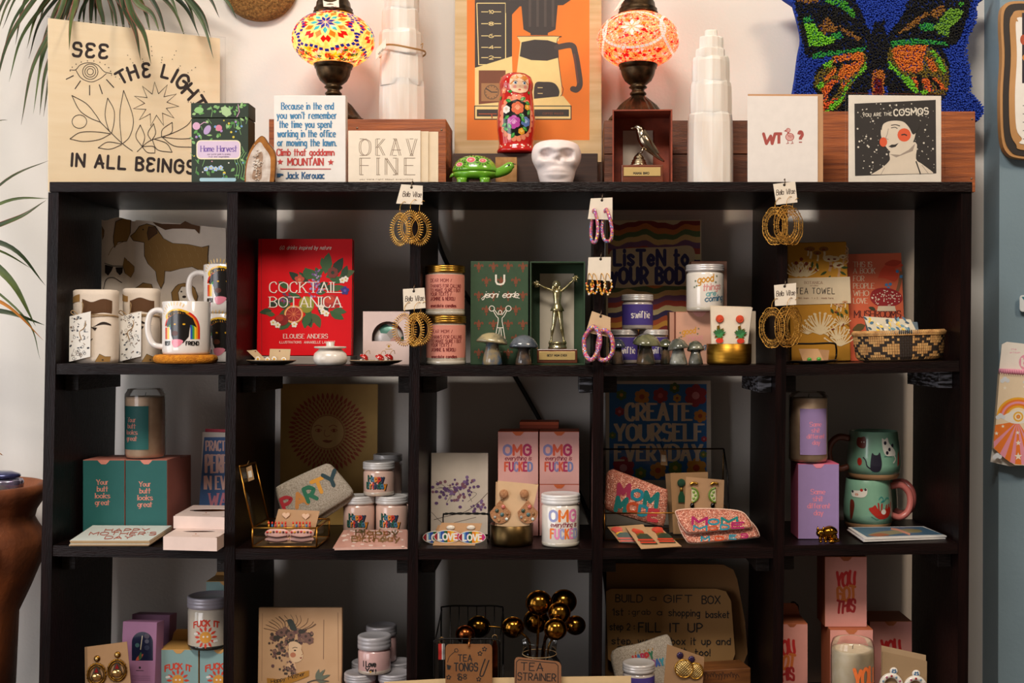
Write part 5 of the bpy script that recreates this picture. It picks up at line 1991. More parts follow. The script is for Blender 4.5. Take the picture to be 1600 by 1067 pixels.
t = on(0, 516, .04, 'ring_dish', 'white stone lidded pot in front of the red book', 'pot')
MARB = M('ece4da', .25, h2='cfc4b6', sc=30, coat=.4, det=5)
mb = MB()
z = t.z
mb.lathe([(20, 0), (23, 1), (26, 6), (26.5, 12), (24.5, 18), (19, 23), (17, 25), (0, 25)], MARB, 40)
t.part('bowl', mb)
mb = MB()
mb.lathe([(17, 25.2), (24.4, 26.4), (25, 28), (24, 29), (7, 29.4), (6.2, 30), (6.4, 35.6), (5.6, 36.2), (0, 36.2)], MARB, 40)
t.part('lid', mb)

pl2 = plate('dark saucer of toadstool earrings before the pink window box', 587, .05, 41)
PB2 = pl2.base + 5.2 * pl2.s


def toadstool(label, px, py, y, base, yaw):
 t = T('earring', label, 'earrings', px, y, base, 'toadstool earrings on the saucer', rz=yaw)
 mb = MB()
 mb.x = xf(0, 0, 1.8, 0, 62, 0)
 mb.lathe([(2, 0), (1.7, 4), (1.5, 6)], M('efe6d8', .4), 10)
 t.part('stalk', mb)
 mb = MB()
 mb.x = xf(5, 0, 5, 0, 35, 0)
 mb.lathe([(7.5, 0), (7.8, 1), (6.5, 4), (4, 6.2), (0, 7)], M('b81f1a', .2, coat=.7), 18)
 for a, b in ((0, .3), (1.2, .6), (2.4, .45), (3.6, .62), (4.8, .4), (5.6, .7)):
  mb.ball((7.3 * math.cos(b) * math.sin(a), -7.3 * math.cos(b) * math.cos(a), 6.6 * math.sin(b)), 1.1, 1.1, .9, M('f4eee4', .3), 6, 4)
 t.part('cap', mb)
 mb = MB()
 mb.tube(cat([(7, 0, 10), (10, 0, 16), (14, 1, 17), (15, 2, 12)], 5), .4, GOLD, 6)
 t.part('ear_wire', mb)


toadstool('toadstool earring lying nearest the stone pot on the saucer', 563, 560, .045, PB2, 10)
toadstool('toadstool earring lying in the middle of the saucer', 588, 562, .03, PB2, -15)
toadstool('toadstool earring nearest the upright on the saucer', 602, 562, .055, PB2, 12)

t = on(0, 604, .108, 'window_box', 'pale pink gift box with a round-topped window showing a terrazzo ball', 'box', 'pale pink window boxes')
PPK = M('e8cdc4', .6, v=.01)
a, b, zt = t.x(567), t.x(641), t.z(486)
mb = MB()
win = [(-14.5 + 25 - 28.5, t.z(533))]
cxw, rw = t.x(606), 25
arch = [(cxw + rw * math.cos(R(q)), t.z(527) + rw * math.sin(R(q))) for q in range(0, 181, 12)]
# front with the opening: left, right, below, and above in fan strips
mb.box(a, cxw - rw, 0, 1, 0, zt, PPK), mb.box(cxw + rw, b, 0, 1, 0, zt, PPK), mb.box(cxw - rw, cxw + rw, 0, 1, 0, t.z(533), PPK)
for (x0, z0), (x1, z1) in zip(arch, arch[1:]):
 mb.add([(x1, 0, z1), (x0, 0, z0), (x0, 0, zt), (x1, 0, zt), (x1, 1, z1), (x0, 1, z0)], [(0, 1, 2, 3), (0, 4, 5, 1)], PPK)
mb.box(a, b, 24, 25, 0, zt, PPK), mb.box(a, a + 1, 1, 24, 0, zt, PPK), mb.box(b - 1, b, 1, 24, 0, zt, PPK), mb.box(a, b, 0, 25, zt - .6, zt, PPK)
c = t.front(mb, 0)
GD = M('d8a83a', .35, .6)
c.disc(607.5, 541, 2, GD), c.line([(602, 545.5), (613, 545.5)], .8, GD)
for q in range(200, 350, 20):
 c.line([(607.5 + 3 * math.cos(R(q)), 541 + 3 * math.sin(R(q))), (607.5 + 4.4 * math.cos(R(q)), 541 + 4.4 * math.sin(R(q)))], .5, GD)
t.part('carton', mb)
mb = MB()
mb.lathe([(24 * math.sin(R(q)), t.z(529) - 24 * math.cos(R(q))) for q in range(0, 181, 12)], glitter('cfc4bc', 1, 60, pal=('d86a5a', 'e8e0d8', 'c0b8b4', '4a7a6a', 'd8a8a0')), 28, (cxw, 14), 1, .38)
t.part('terrazzo_ball', mb)

# ---------------------------------------------------------------- bay three: candles, cheerleader trophy
PINKLAB, OXB = M('dc8f7c', .6), M('7a2020', .6)
WAXD = M('d8ccb8', .15, coat=.7, h2='c0b09a')


def mom(c, dx, dy):
 for st, a, b, yb in (('DEAR MOM /', 674, 709, 442), ('THANKS FOR CALLING', 674, 726, 450.5), ('TO MAKE SURE I GOT', 674, 725, 457), ('YOUR TEXTS /', 674, 708, 463), ('JASMINE & NEROLI', 674, 714, 470)):
  c.text(st, a + dx, b + dx, yb + dy, yb - 5 + dy, OXB, .15, '', 2.6)
 c.text('anecdote candles', 675 + dx, 716 + dx, 480.5 + dy, 476 + dy, OXB, .2, '', 2.2)


GOLDLID = M('b8893a', .3, 1.0)
j1 = jar('gold-lidded candle with a salmon lettered label, lower one of the stack', 697, 31.5, 493.5, 505, .06, shelf_z(0, 697) + .0004, 'stacked salmon label candles', WAXD, GOLDLID, (508, 558.5, PINKLAB), lambda c: mom(c, 1, 78.5), foot=M('c8c0b0', .08, coat=1))
jar('gold-lidded candle with a salmon lettered label, upper one of the stack', 695.5, 31.5, 415.5, 427, .06, j1.top + .0005, 'stacked salmon label candles', WAXD, GOLDLID, (430, 483, PINKLAB), lambda c: mom(c, 0, 0), foot=M('c8c0b0', .08, coat=1))

FOREST, FLEUR = M('2f4a2e', .65, v=.05), M('7a3f22', .65)


def fleur(c, u, v, k=1.0):
 c.leaf(u, v + 4 * k, 12 * k, 4.6 * k, -90, FLEUR)
 for q in (-1, 1):
  c.line([(u + q * 1.2 * k, v + 3 * k), (u + q * 3.4 * k, v - 2.4 * k), (u + q * 6 * k, v - 3 * k), (u + q * 6 * k, v - .2 * k)], [1.4 * k, 2.6 * k], FLEUR, True)
 c.rect(u - 3 * k, u + 3 * k, v + 2.6 * k, v + 4 * k, FLEUR), c.leaf(u, v + 4 * k, 5 * k, 2.6 * k, 90, FLEUR)


t = on(0, 781, .075, 'gift_box', 'closed dark green box with rust fleur pattern and a white line-drawn cheerleader', 'box', rz=0)
mb = MB()
a, b, zt = t.x(735), t.x(825.5), t.z(408)
mb.box(a, b, 0, 50, 0, zt, FOREST, .6)
c = t.front(mb, 0)
for i in range(7):
 for j in range(4):
  u, v = 748 + j * 23 - (11 if i % 2 else 0), 417 + i * 22.5
  if 738 < u < 822:
   fleur(c, u, v)
CRW = M('e8e0d0', .6)
c.line([(775, 429), (775, 440), (777, 443.5), (781.5, 444.5), (786, 443.5), (788, 440), (788, 429)], 2.8, CRW)
c.text('jenni earle', 754, 809, 465, 455.5, CRW, .14, '', .6, slant=.35), c.line([(752, 467), (760, 461), (770, 466)], 1, CRW, True), c.line([(800, 463), (812, 466)], 1, CRW)
for s_ in (-1, 1):
 f = lambda P: [(781.5 + s_ * x, y) for x, y in P]
 c.line([(781.5 + s_ * 13 + 4.2 * math.cos(R(q)), 482 + 4.2 * math.sin(R(q))) for q in range(0, 360, 30)], 1.1, CRW, closed=True)
 c.line(f([(11, 485), (6, 494), (3, 497), (3, 502), (5, 513), (8, 532), (10, 533)]), 1.1, CRW), c.line(f([(9, 484), (3.6, 491), (2.4, 492)]), 1.1, CRW)
 c.line(f([(1, 513), (3, 530), (6, 534)]), 1.1, CRW)
c.line([(781.5 + 2.6 * math.cos(R(q)), 488 + 3.2 * math.sin(R(q))) for q in range(0, 360, 30)], 1.1, CRW, closed=True), c.line([(777, 512), (786, 512)], 1.1, CRW)
c.text('...', 783, 795, 549.5, 547, CRW, .5)
t.solo(mb)

t = on(0, 871, .07, 'trophy_box', 'open dark green box on end holding the cheerleader trophy', 'box')
mb = MB()
a, b, zt, d = t.x(828), t.x(914), t.z(408.5), 56
IN = M('27402a', .7, v=.05, h2='4a3522', sc=30)
mb.box(a, b, d - 2, d, 0, zt, FOREST, .3), mb.box(a, a + 2, 0, d - 2, 0, zt, FOREST, .3), mb.box(b - 2, b, 0, d - 2, 0, zt, FOREST, .3), mb.box(a + 2, b - 2, 0, d - 2, 0, 2, FOREST, .3), mb.box(a + 2, b - 2, 0, d - 2, zt - 2, zt, FOREST, .3)
t.part('shell', mb)
mb = MB()
mb.box(t.x(842), t.x(897), d - 4.4, d - 2.4, 20, zt - 16, M('c8bca8', .8))
t.part('backing_card', mb)

t = on(0, 870.5, .1, 'cheerleader_trophy', 'gold cheerleader trophy with raised pompoms on a plaque base, in the green box', 'trophy', up=.003)
CHM = M('e6dcb4', .2, .85, h2='b0a068', sc=70)
z, x = t.z, t.x
mb = MB()
mb.box(x(839.5), x(902), -15, 15, 0, z(545.5), M('6e3418', .4, h2='532410', sc=9, scale=(1, 1, 12), coat=.4), 1)
t.part('plinth', mb)
mb = MB()
mb.box(x(842.5), x(898.5), -16, -15.2, z(562), z(549), M('d8b878', .35, .3), .3)
c = t.front(mb, -16)
c.text('BEST MOM EVER', 855, 885.5, 556.8, 553.8, INK, .26, '', 2.6)
t.part('plaque', mb)
mb = MB()
mb.lathe([(r, z(p)) for r, p in ((14.5, 545.2), (14.8, 542), (13.6, 541), (13.8, 537.5), (14.5, 536.5), (14.2, 534), (0, 534))], CHM, 28, (x(871), 0))
t.part('pedestal', mb)
mb = MB()
X = lambda a, b, y=0: (x(a), y, z(b))
mb.tube(cat([X(868, 483, 0), X(865, 508, -1), X(863, 516, 0), X(862, 526, 1), X(861.5, 533, 0)], 4), [4.6, 4.4, 4, 3.4, 2.8, 2.6, 2.8, 3, 3, 2.6, 2.2, 1.9, 1.7, 1.8, 1.9, 2, 2.2], CHM, 12)
mb.tube(cat([X(874, 483, 0), X(877, 508, -1), X(878, 516, 0), X(880, 526, 1), X(881, 533, 0)], 4), [4.6, 4.4, 4, 3.4, 2.8, 2.6, 2.8, 3, 3, 2.6, 2.2, 1.9, 1.7, 1.8, 1.9, 2, 2.2], CHM, 12)
for u in (860, 882):
 mb.ball(X(u, 533.4, -2), 2.6, 4.6, 1.8, CHM, 10, 6)
mb.lathe([(10.5, z(486)), (9, z(482)), (6.6, z(477)), (5.2, z(473.5)), (5.4, z(470)), (6.6, z(463)), (7.2, z(458)), (6.4, z(454)), (3, z(452)), (2.4, z(450))], CHM, 26, (x(870.5), 0), 1, .72, wob=lambda a, zz: 1 + (.06 * math.cos(13 * a) if zz < z(477) else 0))
mb.ball(X(869, 445.5, 0), 5.2, 5, 6, CHM, 16, 12)
mb.ball(X(869, 444, 1.6), 6.6, 5.4, 6.4, CHM, 16, 10), mb.ball(X(864, 450, 1), 2.6, 3, 4.6, CHM, 10, 8), mb.ball(X(874, 450, 1), 2.6, 3, 4.6, CHM, 10, 8)
mb.ball(X(868.6, 446.6, -5), .8, .9, 1, CHM, 6, 5)
for q in ([(864, 455), (858, 452), (850, 449), (841, 444)], [(877, 455), (884, 449), (890, 443), (896, 438)]):
 mb.tube(cat([X(*p) for p in q], 4), [2.6, 2.5, 2.4, 2.3, 2.1, 2, 1.9, 1.9, 1.8, 1.7, 1.6, 1.5, 1.5], CHM, 10)
rr = random.Random(8)
for u, v in ((837.5, 443), (899, 434.5)):
 for i in range(26):
  dv = Vector((rr.gauss(0, 1), rr.gauss(0, 1), rr.gauss(0, 1))).normalized()
  p = Vector(X(u, v, -1))
  mb.tube([p, p + dv * 3.4, p + dv * 6.2 + Vector((0, 0, -.6))], [1.5, 1.2, .5], CHM, 5)
t.part('cheerleader', mb)


def stone_mushroom(label, px, y, pyt, capw, caph, stemw, tone, seed, row=0, lean=0):
 t = on(row, px, y, 'stone_mushroom', label, 'ornament', 'carved stone mushrooms', rz=seed * 40)
 m1 = M(*tone[:1], r=.16, h2=tone[1], sc=38, det=5, coat=.7, lo=.4, hi=.6)
 m2_ = M(tone[2], r=.16, h2=tone[3], sc=45, det=5, coat=.7, lo=.4, hi=.6)
 zt = t.z(pyt)
 zc = zt - caph
 mb = MB()
 mb.lathe([(stemw * .98, 0), (stemw * 1.05, 1.5), (stemw * .96, zc * .3), (stemw * .72, zc * .75), (stemw * .6, zc + 2)], m2_, 24, wob=lambda a, z: 1 + .06 * math.sin(2 * a + seed))
 t.part('stalk', mb)
 mb = MB()
 mb.x = xf(0, 0, zc, 0, lean, 0)
 mb.lathe([(stemw * .5, 1.5), (capw * .7, -.5), (capw * .97, 0), (capw, 1.5), (capw * .93, caph * .3), (capw * .72, caph * .66), (capw * .42, caph * .9), (capw * .15, caph * .99), (0, caph)], m1, 32, wob=lambda a, z: 1 + .05 * math.sin(3 * a + seed) + .03 * math.sin(2 * a))
 t.part('cap', mb)


BLUE1 = ('b0a078', '56584e', '3f5a72', '8a7a5c')
GREY1 = ('6a7078', '343a44', '6a5038', '3f3a38')
stone_mushroom('blue-grey stone mushroom with a pale tan cap, before the closed green box', 769, .04, 519.5, 24, 17, 15, BLUE1, 1, lean=8)
stone_mushroom('dark grey-blue stone mushroom before the gap between the two green boxes', 818, .045, 523, 22.5, 21, 12, GREY1, 2, lean=6)

# ---------------------------------------------------------------- earrings hung on the uprights
AGOLD = M('f0c068', .42, .85, h2='c08a34', sc=160)


def bella(u0, v0, dx=0, rot=0):
 def f(c):
  c.text('Bella Vitae', u0, u0 + 29, v0, v0 - 8, M('4a3a30', .7), .12, '', 1.0, slant=.15, rot=rot)
 return f


def tag_set(name, label, px, corners, hook, writing, rings, kind, rx, rz, m, group):
 t = hang_card(name, label, px, corners, hook, CARDW, group, writing=writing)
 for u, v, yaw, y_, k in rings:
  mb = MB()
  mb.x = xf(t.x(u), y_, t.z(v), yaw, 0, 0, k)
  kind(mb, rx, rz, m)
  mb.x = None
  if kind is filigree_hoop or v > corners[2][1] - 8:
   pass
  mb.tube(cat([(t.x(u), y_, t.z(v) + 3), (t.x(u) + 1, y_ - 1, t.z(v) + 9), (t.x(u) + 6, -1.6, t.z(v) + 15), (t.x(u) + 9, -.8, t.z(v) + 14)], 4), .4, m, 5)
  t.part('earring', mb)
 return t


tag_set('hanging_earrings', 'gold spiky oval hoops on a cream script card hooked under the greeting card', 640, [(627, 288), (660.5, 290), (660, 319.5), (619, 318)], (643, 293), bella(629, 307, rot=2),
  [(642, 327, 6, -5, 1), (625, 330, -28, 0, 1), (655, 329, 22, 3, 1)], spiky_hoop, 20, 28.5, AGOLD, 'gold hoops on script cards')
tag_set('hanging_earrings', 'gold spiky oval hoops on a cream script card hung low beside the salmon candles', 645, [(629.5, 451.5), (663, 449.5), (665, 481), (630.5, 484.5)], (646.5, 455), bella(633, 471, rot=-3),
  [(648, 487, -32, -5, 1), (632, 487, 18, 0, .98), (657, 486, 20, 3, .98)], spiky_hoop, 20, 28.5, AGOLD, 'gold hoops on script cards')
FIL = M('d8a450', .42, .85, h2='9a6a28', sc=160)
tag_set('hanging_earrings', 'antique gold openwork hoops on a script card hooked below the red-lettered duck card', 1223, [(1208, 287.5), (1242.5, 283.5), (1246, 316), (1213, 320)], (1225.5, 289), bella(1213, 305, rot=-5),
  [(1228, 322, 8, -5, 1), (1211, 324, -20, 0, .97), (1239, 325, 24, 3, .95)], filigree_hoop, 20, 30, FIL, 'gold hoops on script cards')
tag_set('hanging_earrings', 'antique gold openwork hoops on a script card hung low beside the mustard tea towel', 1222, [(1209.5, 445.5), (1244, 442), (1244, 476), (1211, 478)], (1226, 447.5), bella(1213, 463, rot=-4),
  [(1229, 480, 10, -4, 1), (1206, 481, -20, 0, 1), (1240, 480, 34, 2, .95)], filigree_hoop, 19.5, 31, FIL, 'gold hoops on script cards')
GLP = glitter('c86a86', 2, 520)


def glitter_hoops(label, corners, hook, hoops, m, rot=0):
 t = hang_card('hanging_earrings', label, hook[0], corners, hook, m, 'hoops hung on the fourth upright')
 for pts, r in hoops:
  mb = MB()
  mb.tube(cat([(t.x(u), y_, t.z(v)) for u, v, y_ in pts], 5, True), r, GLP, 10, True)
  t.part('earring', mb)


glitter_hoops('slim pink glitter hoops on a plain cream card, topmost beside the cheerleader trophy', [(923, 310), (957, 308.5), (957, 343.5), (918.5, 342)], (940.5, 313),
    [([(929, 329, -3), (933, 345, -4), (934, 362, -4), (930.5, 378, -3), (925, 376, 3), (923.5, 360, 7), (925, 345, 6), (927, 332, 2)], 2.7), ([(948, 328, -3), (953, 342, -4), (956, 360, -4), (954, 375, -3), (945, 375, 3), (941, 360, 6), (942, 344, 5), (945, 331, 2)], 2.8)], CARDW)
glitter_hoops('thick pink glitter hoops on a kraft card, lowest on the upright beside the cheerleader box', [(925, 486), (954, 496), (954, 527), (915.5, 519)], (938.5, 494.5),
    [([(926, 511, -4), (934, 517, -6), (937.5, 532, -7), (934, 548, -6), (925, 562, -3), (916, 556, 2), (913, 542, 4), (914, 526, 3)], 3.6), ([(943, 516, -2), (953, 522, -3), (957.5, 537, -3), (956, 552, -2), (947, 562, 0), (936, 560, 3), (934, 545, 8), (937, 525, 5)], 3.6)], M('cfae88', .8))
t = hang_card('hanging_earrings', 'small gold hoops strung with amber beads on a plain cream card', 938.5, [(919.5, 402), (954.5, 401.5), (954, 439), (917.5, 436.5)], (938.5, 405), CARDW, 'hoops hung on the fourth upright')
rr = random.Random(4)
BC = [M(h, .2, coat=.6) for h in ('e8a02a', 'f0e6d6', 'd8602a', 'c8901a', 'e8c890')]
for u, w, y_ in ((922, 5, -3), (929, 5, -2), (941, 4, -3), (950, 5, -2)):
 mb = MB()
 P = [(t.x(u) - w * .3, y_ + 2, t.z(427)), (t.x(u) + w * .6, y_, t.z(434)), (t.x(u) + w, y_ - 1, t.z(448)), (t.x(u), y_ - 1, t.z(459)), (t.x(u) - w, y_, t.z(448)), (t.x(u) - w * .7, y_ + 1, t.z(434))]
 Q = cat(P, 6, True)
 mb.tube(Q, .5, GOLD, 6, True)
 for i in range(8, 27):
  p = Q[i]
  k = rr.uniform(1.2, 2.1)
  mb.ball((p.x + rr.uniform(-1, 1), p.y - rr.uniform(0, 1), p.z + rr.uniform(-1.5, .5)), k, k, k, rr.choice(BC), 7, 5)
 t.part('earring', mb)

# ---------------------------------------------------------------- bay four: listen print, candles, brass pot
t = on(0, 1022, .235, 'art_print', 'psychedelic striped print in a clear sleeve at the back, above the purple candles', 'print', rx=-2)
CRM2 = M('d8c09a', .7)
mb = MB()
mb.box(t.x(947), t.x(1097), 0, 2.4, 0, t.z(343), CRM2, .3)
c = t.front(mb, 0)
STR = [M(h, .7) for h in ('8a2a20', 'c8702a', '5a6a3a', 'd8b070', '7a4a70', 'b0402a', 'e0c890', '3a2a5a', 'c05a30', 'd89a3a')]
for i in range(24):
 v0, v1 = 346 + i * 8.4, 346 + (i + 1) * 8.4
 if v0 > 552:
  break
 wv = lambda u, v: v + (4.5 * math.sin(u * .085 + v * .02) + 2 * math.sin(u * .21)) * (.6 + .4 * abs(v - 440) / 100)
 us = [950 + q * 6 for q in range(25)]
 P = [(u, max(345, min(566, wv(u, v0)))) for u in us] + [(u, max(345, min(566, wv(u, v1)))) for u in reversed(us)]
 c.poly(P, STR[i % 10])
c.poly(cat([(952, 398), (960, 390), (1000, 387), (1045, 386), (1078, 384), (1086, 398), (1082, 420), (1086, 440), (1070, 447), (1020, 446), (975, 450), (955, 446), (948, 425)], 4, True), CRM2)
NVY = M('302a66', .7)
c.text('LisTeN to', 960, 1074, 414, 391, NVY, .23, 'round', 3), c.text('yOUR BODY', 956, 1084, 442, 419, NVY, .25, 'round', 3)
t.part('sheet', mb)
mb = MB()
mb.box(t.x(944), t.x(1102), -1.2, 4, 0, t.z(336), clear('plastic_sleeve', gloss=.35, bump=.25, rough=.08))
t.part('sleeve', mb)

VIO, LIDW = M('4a3a8a', .55), M('d2ccc8', .3, .3)
WHT2 = M('efe6dc', .6)


def swift(u0, v0):
 return lambda c: c.text('swiftie', u0, u0 + 31, v0 + 7, v0 - 3, WHT2, .17, '', 2)


PURJ = M('b8aca4', .12, coat=.8)
z0 = shelf_z(0, 1000) + .0004
ja = jar('white-lidded candle with purple label, half hidden behind the glitter hoops and stone mushrooms', 974, 23, 515, 524, .13, z0, 'white-lidded purple label candles', PURJ, LIDW, (527, 562, VIO), swift(963, 545))
jb = jar('white-lidded candle with purple label, standing behind the large stone mushroom', 1021, 23, 515, 524, .13, z0, 'white-lidded purple label candles', PURJ, LIDW, (527, 562, VIO), swift(1010, 545))
jar('white-lidded purple label candle stacked on top of two like it', 996, 25, 460.5, 470.5, .13, ja.top + .0004, 'white-lidded purple label candles', PURJ, LIDW, (476, 508, VIO), swift(985, 490))

SALM, SALMS = M('d8a288', .65), M('c07a62', .65)
YE, PKT, TEAL, SLATE = M('d8982a', .6), M('e09a94', .6), M('7ab0b0', .6), M('3f6a82', .6)


def good(u, v, k=1.0):
 def f(c):
  c.text('good', u, u + 26 * k, v, v - 11 * k, YE, .19, 'round', 1.5, slant=.2, rot=-8), c.text('things', u + 9 * k, u + 40 * k, v + 12 * k, v + 2 * k, PKT, .17, 'round', 1.5, slant=.2, rot=-6)
  c.text('are', u + 14 * k, u + 30 * k, v + 21 * k, v + 13 * k, TEAL, .22, 'round', 1.2, slant=.2, rot=-6), c.text('coming', u + 12 * k, u + 46 * k, v + 30 * k, v + 21 * k, SLATE, .19, 'round', 1.5, slant=.2, rot=-6)
  for du, dv in ((-4, -4), (-2, 4), (32, -12), (30, -2), (-6, 6)):
   c.star(u + du * k, v + dv * k, 2.4 * k, M('6a7a5a', .6))
 return f


pk = pack('salmon carton with pastel lettering under the white candle, behind the brass pot', 1056, 1130, 487, .12, z0, SALM, SALMS, 'salmon good-wishes cartons', 50, good(1066, 523, .8), M('e8a69c', .6))
pack('salmon carton standing behind the white candle with pastel lettering', 1080, 1136, 408, .185, z0, SALM, SALMS, 'salmon good-wishes cartons', 30)
jar('white candle with pastel lettering and a pale lid, standing on the salmon carton', 1101.5, 30, 414, 424.5, .125, pk.top + .0004, None, M('efe6da', .12, coat=.8), M('d8d2d0', .3, .3), None, good(1087, 444, .95), foot=M('c8c0b0', .08, coat=1))
pack('dark-sided salmon carton behind the stone mushrooms', 1046, 1056.5, 487, .16, z0, SALM, M('7a4a3a', .7), 'salmon good-wishes cartons', 40)

OLV, OLV2 = ('7c7a5a', '3f4434', '6a5440', '38382e'), ('98907c', '55584e', '9a9a90', '5a5c54')
stone_mushroom('small dark stone mushroom half behind the thick glitter hoops', 965, .07, 529, 13, 14, 9, GREY1, 5)
stone_mushroom('tall olive stone mushroom with a wide tilted cap, before the purple candles', 1009, .05, 521, 23, 17, 13.5, OLV, 3, lean=-8)
stone_mushroom('small dark olive stone mushroom tucked behind two larger ones', 1040, .09, 529, 11.5, 13, 8, OLV, 6)
stone_mushroom('pale grey stone mushroom with a pointed stalk before the salmon carton', 1060, .045, 528.5, 16.5, 17, 13, OLV2, 4, lean=10)
stone_mushroom('smallest grey-green stone mushroom beside the brass pot', 1087, .055, 532, 13.5, 16, 11, ('8a8a76', '4a4e42', '70706a', '44463e'), 7, lean=-12)

t = on(0, 1139, .05, 'brass_pot', 'shallow brushed brass pot holding pineapple earring cards', 'pot')
mb = MB()
h = t.z(537.5)
mb.lathe([(32, 0), (34, 1), (34.8, 4), (35, h), (34.2, h + .5), (33.4, h), (33.2, 4), (30, 3), (0, 3)], M('a67a2c', .38, 1.0, h2='8a6220', sc=30, scale=(1, 1, 8)), 48)
t.solo(mb)
POT1 = t


def earring_card(label, quad, y, base, draw=None, m=M('e2d2bc', .75), lean=.12, group=None, name='earring_card', extra=()):
 """Card with earrings: quad photo pixels (lower left, lower right, upper right, upper left)."""
 t = T(name, label, 'earrings', sum(p[0] for p in quad) / 4, y, base, group)
 q = [(t.x(a), max(0, t.z(b)) * lean, max(0.1, t.z(b))) for a, b in quad]
 mb = MB()
 slab(mb, *q, .9, m)
 t.part('card', mb)
 for dx, dy, h_, m_ in extra:
  mb = MB()
  slab(mb, *[(p[0] + dx, p[1] + 2.2, (p[2] + h_) if i > 1 else p[2]) for i, p in enumerate(q)], .9, m_)
  t.part('spare_card', mb)
 t.q = q
 t.lean = lean
 t.P = lambda u, v, d=0: Vector((t.x(u), max(0, t.z(v)) * lean - d, t.z(v)))
 if draw:
  draw(t)
 return t


def pineapples(t):
 for u, v in ((1125.5, 498), (1157, 498.5)):
  mb = MB()
  p = t.P(u, v, 2)
  mb.lathe([(0, 2.6), (4, 2.2), (6.2, .6), (6.4, -.6), (0, -1)], M('e0481c', .5, bump=.6, bs=1200), 20)
  mb.v = [(p.x + a[0], p.y - a[2], p.z + a[1]) for a in mb.v]
  for i in range(14):
   a = 2 * math.pi * i / 14
   mb.ball((p.x + 5 * math.cos(a), p.y - 1.8, p.z + 5 * math.sin(a)), 1, .8, 1, M('e8582a', .4), 6, 4)
  g_ = MB()
  k = t.P(u + (-.5 if u < 1140 else .5), v + 22, 3)
  cv = Cv(mb, lambda a, b, h: (t.x(a), t.P(0, b).y - 1.5 - h, t.z(b)), .3)
  uu = u - 1 if u < 1140 else u + .5
  cv.poly([(uu + (9.5 if i % 2 == 0 else 4.5) * math.cos(R(q)), v + 23 + (13 if i % 2 == 0 else 7) * math.sin(R(q))) for i, q in enumerate(range(-90, 270, 24))], GOLD)
  cv.h += 1
  for q in range(-150, -20, 20):
   cv.leaf(uu, v + 26, 12, 3.6, q, M('2f6a3a', .35, coat=.5))
  for q in range(-30, 220, 50):
   cv.leaf(uu, v + 25, 7, 3, q, M('3f8a4a', .35, coat=.5))
  cv.disc(uu, v + 34, 6, M('d8381c', .35, coat=.5), 4)
  cv.line([(uu, v + 5), (uu, v + 12)], .8, GOLD)
  t.part('earring', mb)


earring_card('cream card of pineapple earrings with orange bead studs, standing in the brass pot', [(1113, 556), (1166, 557), (1177, 481), (1112, 479)], .05, POT1.base + 3.4 * POT1.s, pineapples, extra=((-1, 0, 2, M('d8c6ac', .75)), (1, 2, 1, M('c8b498', .75))))
t = on(0, 1177, .11, 'card_stack', 'edge of a pale card leaning behind the brass pot', 'card')
mb = MB()
mb.box(-5, 4, 0, 3, 0, t.z(486), M('cdb9a0', .8), .3)
t.solo(mb)

# ---------------------------------------------------------------- bay five: tea towel, mushroom book, basket
MUST = M('c48a28', .9, bump=.15, bs=900)
t = on(0, 1283, .14, 'tea_towel', 'folded mustard tea towel with pale mushrooms and a cream paper band', 'towel', rx=-3)
mb = MB()
zt = t.z(377)
for i in range(3):
 mb.box(t.x(1236), t.x(1330 + i), i * 5, i * 5 + 4.6, 0, zt - i * 1.2, MUST, 2)
c = t.front(mb, 0)
IV, PNK, RUS, GRN = M('dfc9a0', .9), M('c89a70', .9), M('7a3018', .9), M('3a4a20', .9)
rr = random.Random(17)


def toad(u, v, k, m, st):
 c.line([(u, v), (u + k * .1, v - k * .5), (u, v - k)], k * .22, st, True)
 c.disc(u, v - k, k * .5, m, k * .26, 12), c.disc(u, v - k * .95, k * .18, RUS, k * .08, 8)


def coral(u, v, k):
 for a in range(-160, -10, 17):
  c.line([(u, v), (u + k * .6 * math.cos(R(a)), v + k * .6 * math.sin(R(a))), (u + k * math.cos(R(a)), v + k * math.sin(R(a)) - k * .1)], [k * .1, k * .06], IV, True)
  c.disc(u + k * math.cos(R(a)), v + k * math.sin(R(a)) - k * .1, k * .065, IV, n=7)


for P in ((1266, 404, 15), (1277, 408, 13), (1287, 404, 15), (1262, 400, 11)):
 toad(*P, M('8a5a2a', .9), IV)
for P in ((1296, 424, 20), (1304, 420, 16), (1310, 432, 18), (1317, 414, 13)):
 toad(*P, IV, PNK)
for u in (1252, 1244, 1260):
 coral(u, 432, 20)
for u, v in ((1244, 411), (1252, 405), (1260, 412), (1266, 420)):
 c.disc(u, v, 3, RUS, n=8)
for u, v, a in ((1292, 424, 150), (1298, 430, 120), (1306, 432, 60), (1312, 424, 30), (1314, 418, 0), (1270, 408, 100), (1276, 410, 80)):
 c.leaf(u, v, 12, 4, a, GRN)
coral(1282, 522, 30), coral(1282, 516, 24), coral(1313, 540, 26), coral(1308, 530, 20), coral(1316, 508, 14), coral(1262, 522, 12)
for u, v in ((1307, 484), (1313, 487), (1298, 480), (1320, 481)):
 toad(u, v, 9, PNK, IV), c.leaf(u, v + 2, 9, 4, 60, GRN)
for i in range(14):
 c.leaf(rr.uniform(1240, 1326), rr.choice((rr.uniform(384, 430), rr.uniform(482, 550))), 7, 2.4, rr.uniform(0, 360), rr.choice((RUS, M('8a5a1c', .9))))
for q in range(4):
 c.line([(1321, 384 + q * 6), (1325, 390 + q * 6), (1320, 395 + q * 6)], 1.4, PNK, True)
t.part('cloth', mb)
mb = MB()
mb.box(t.x(1235), t.x(1333), -.9, 15.4, t.z(475), t.z(433), M('dcc8a8', .75), .3)
c = t.front(mb, -.9)
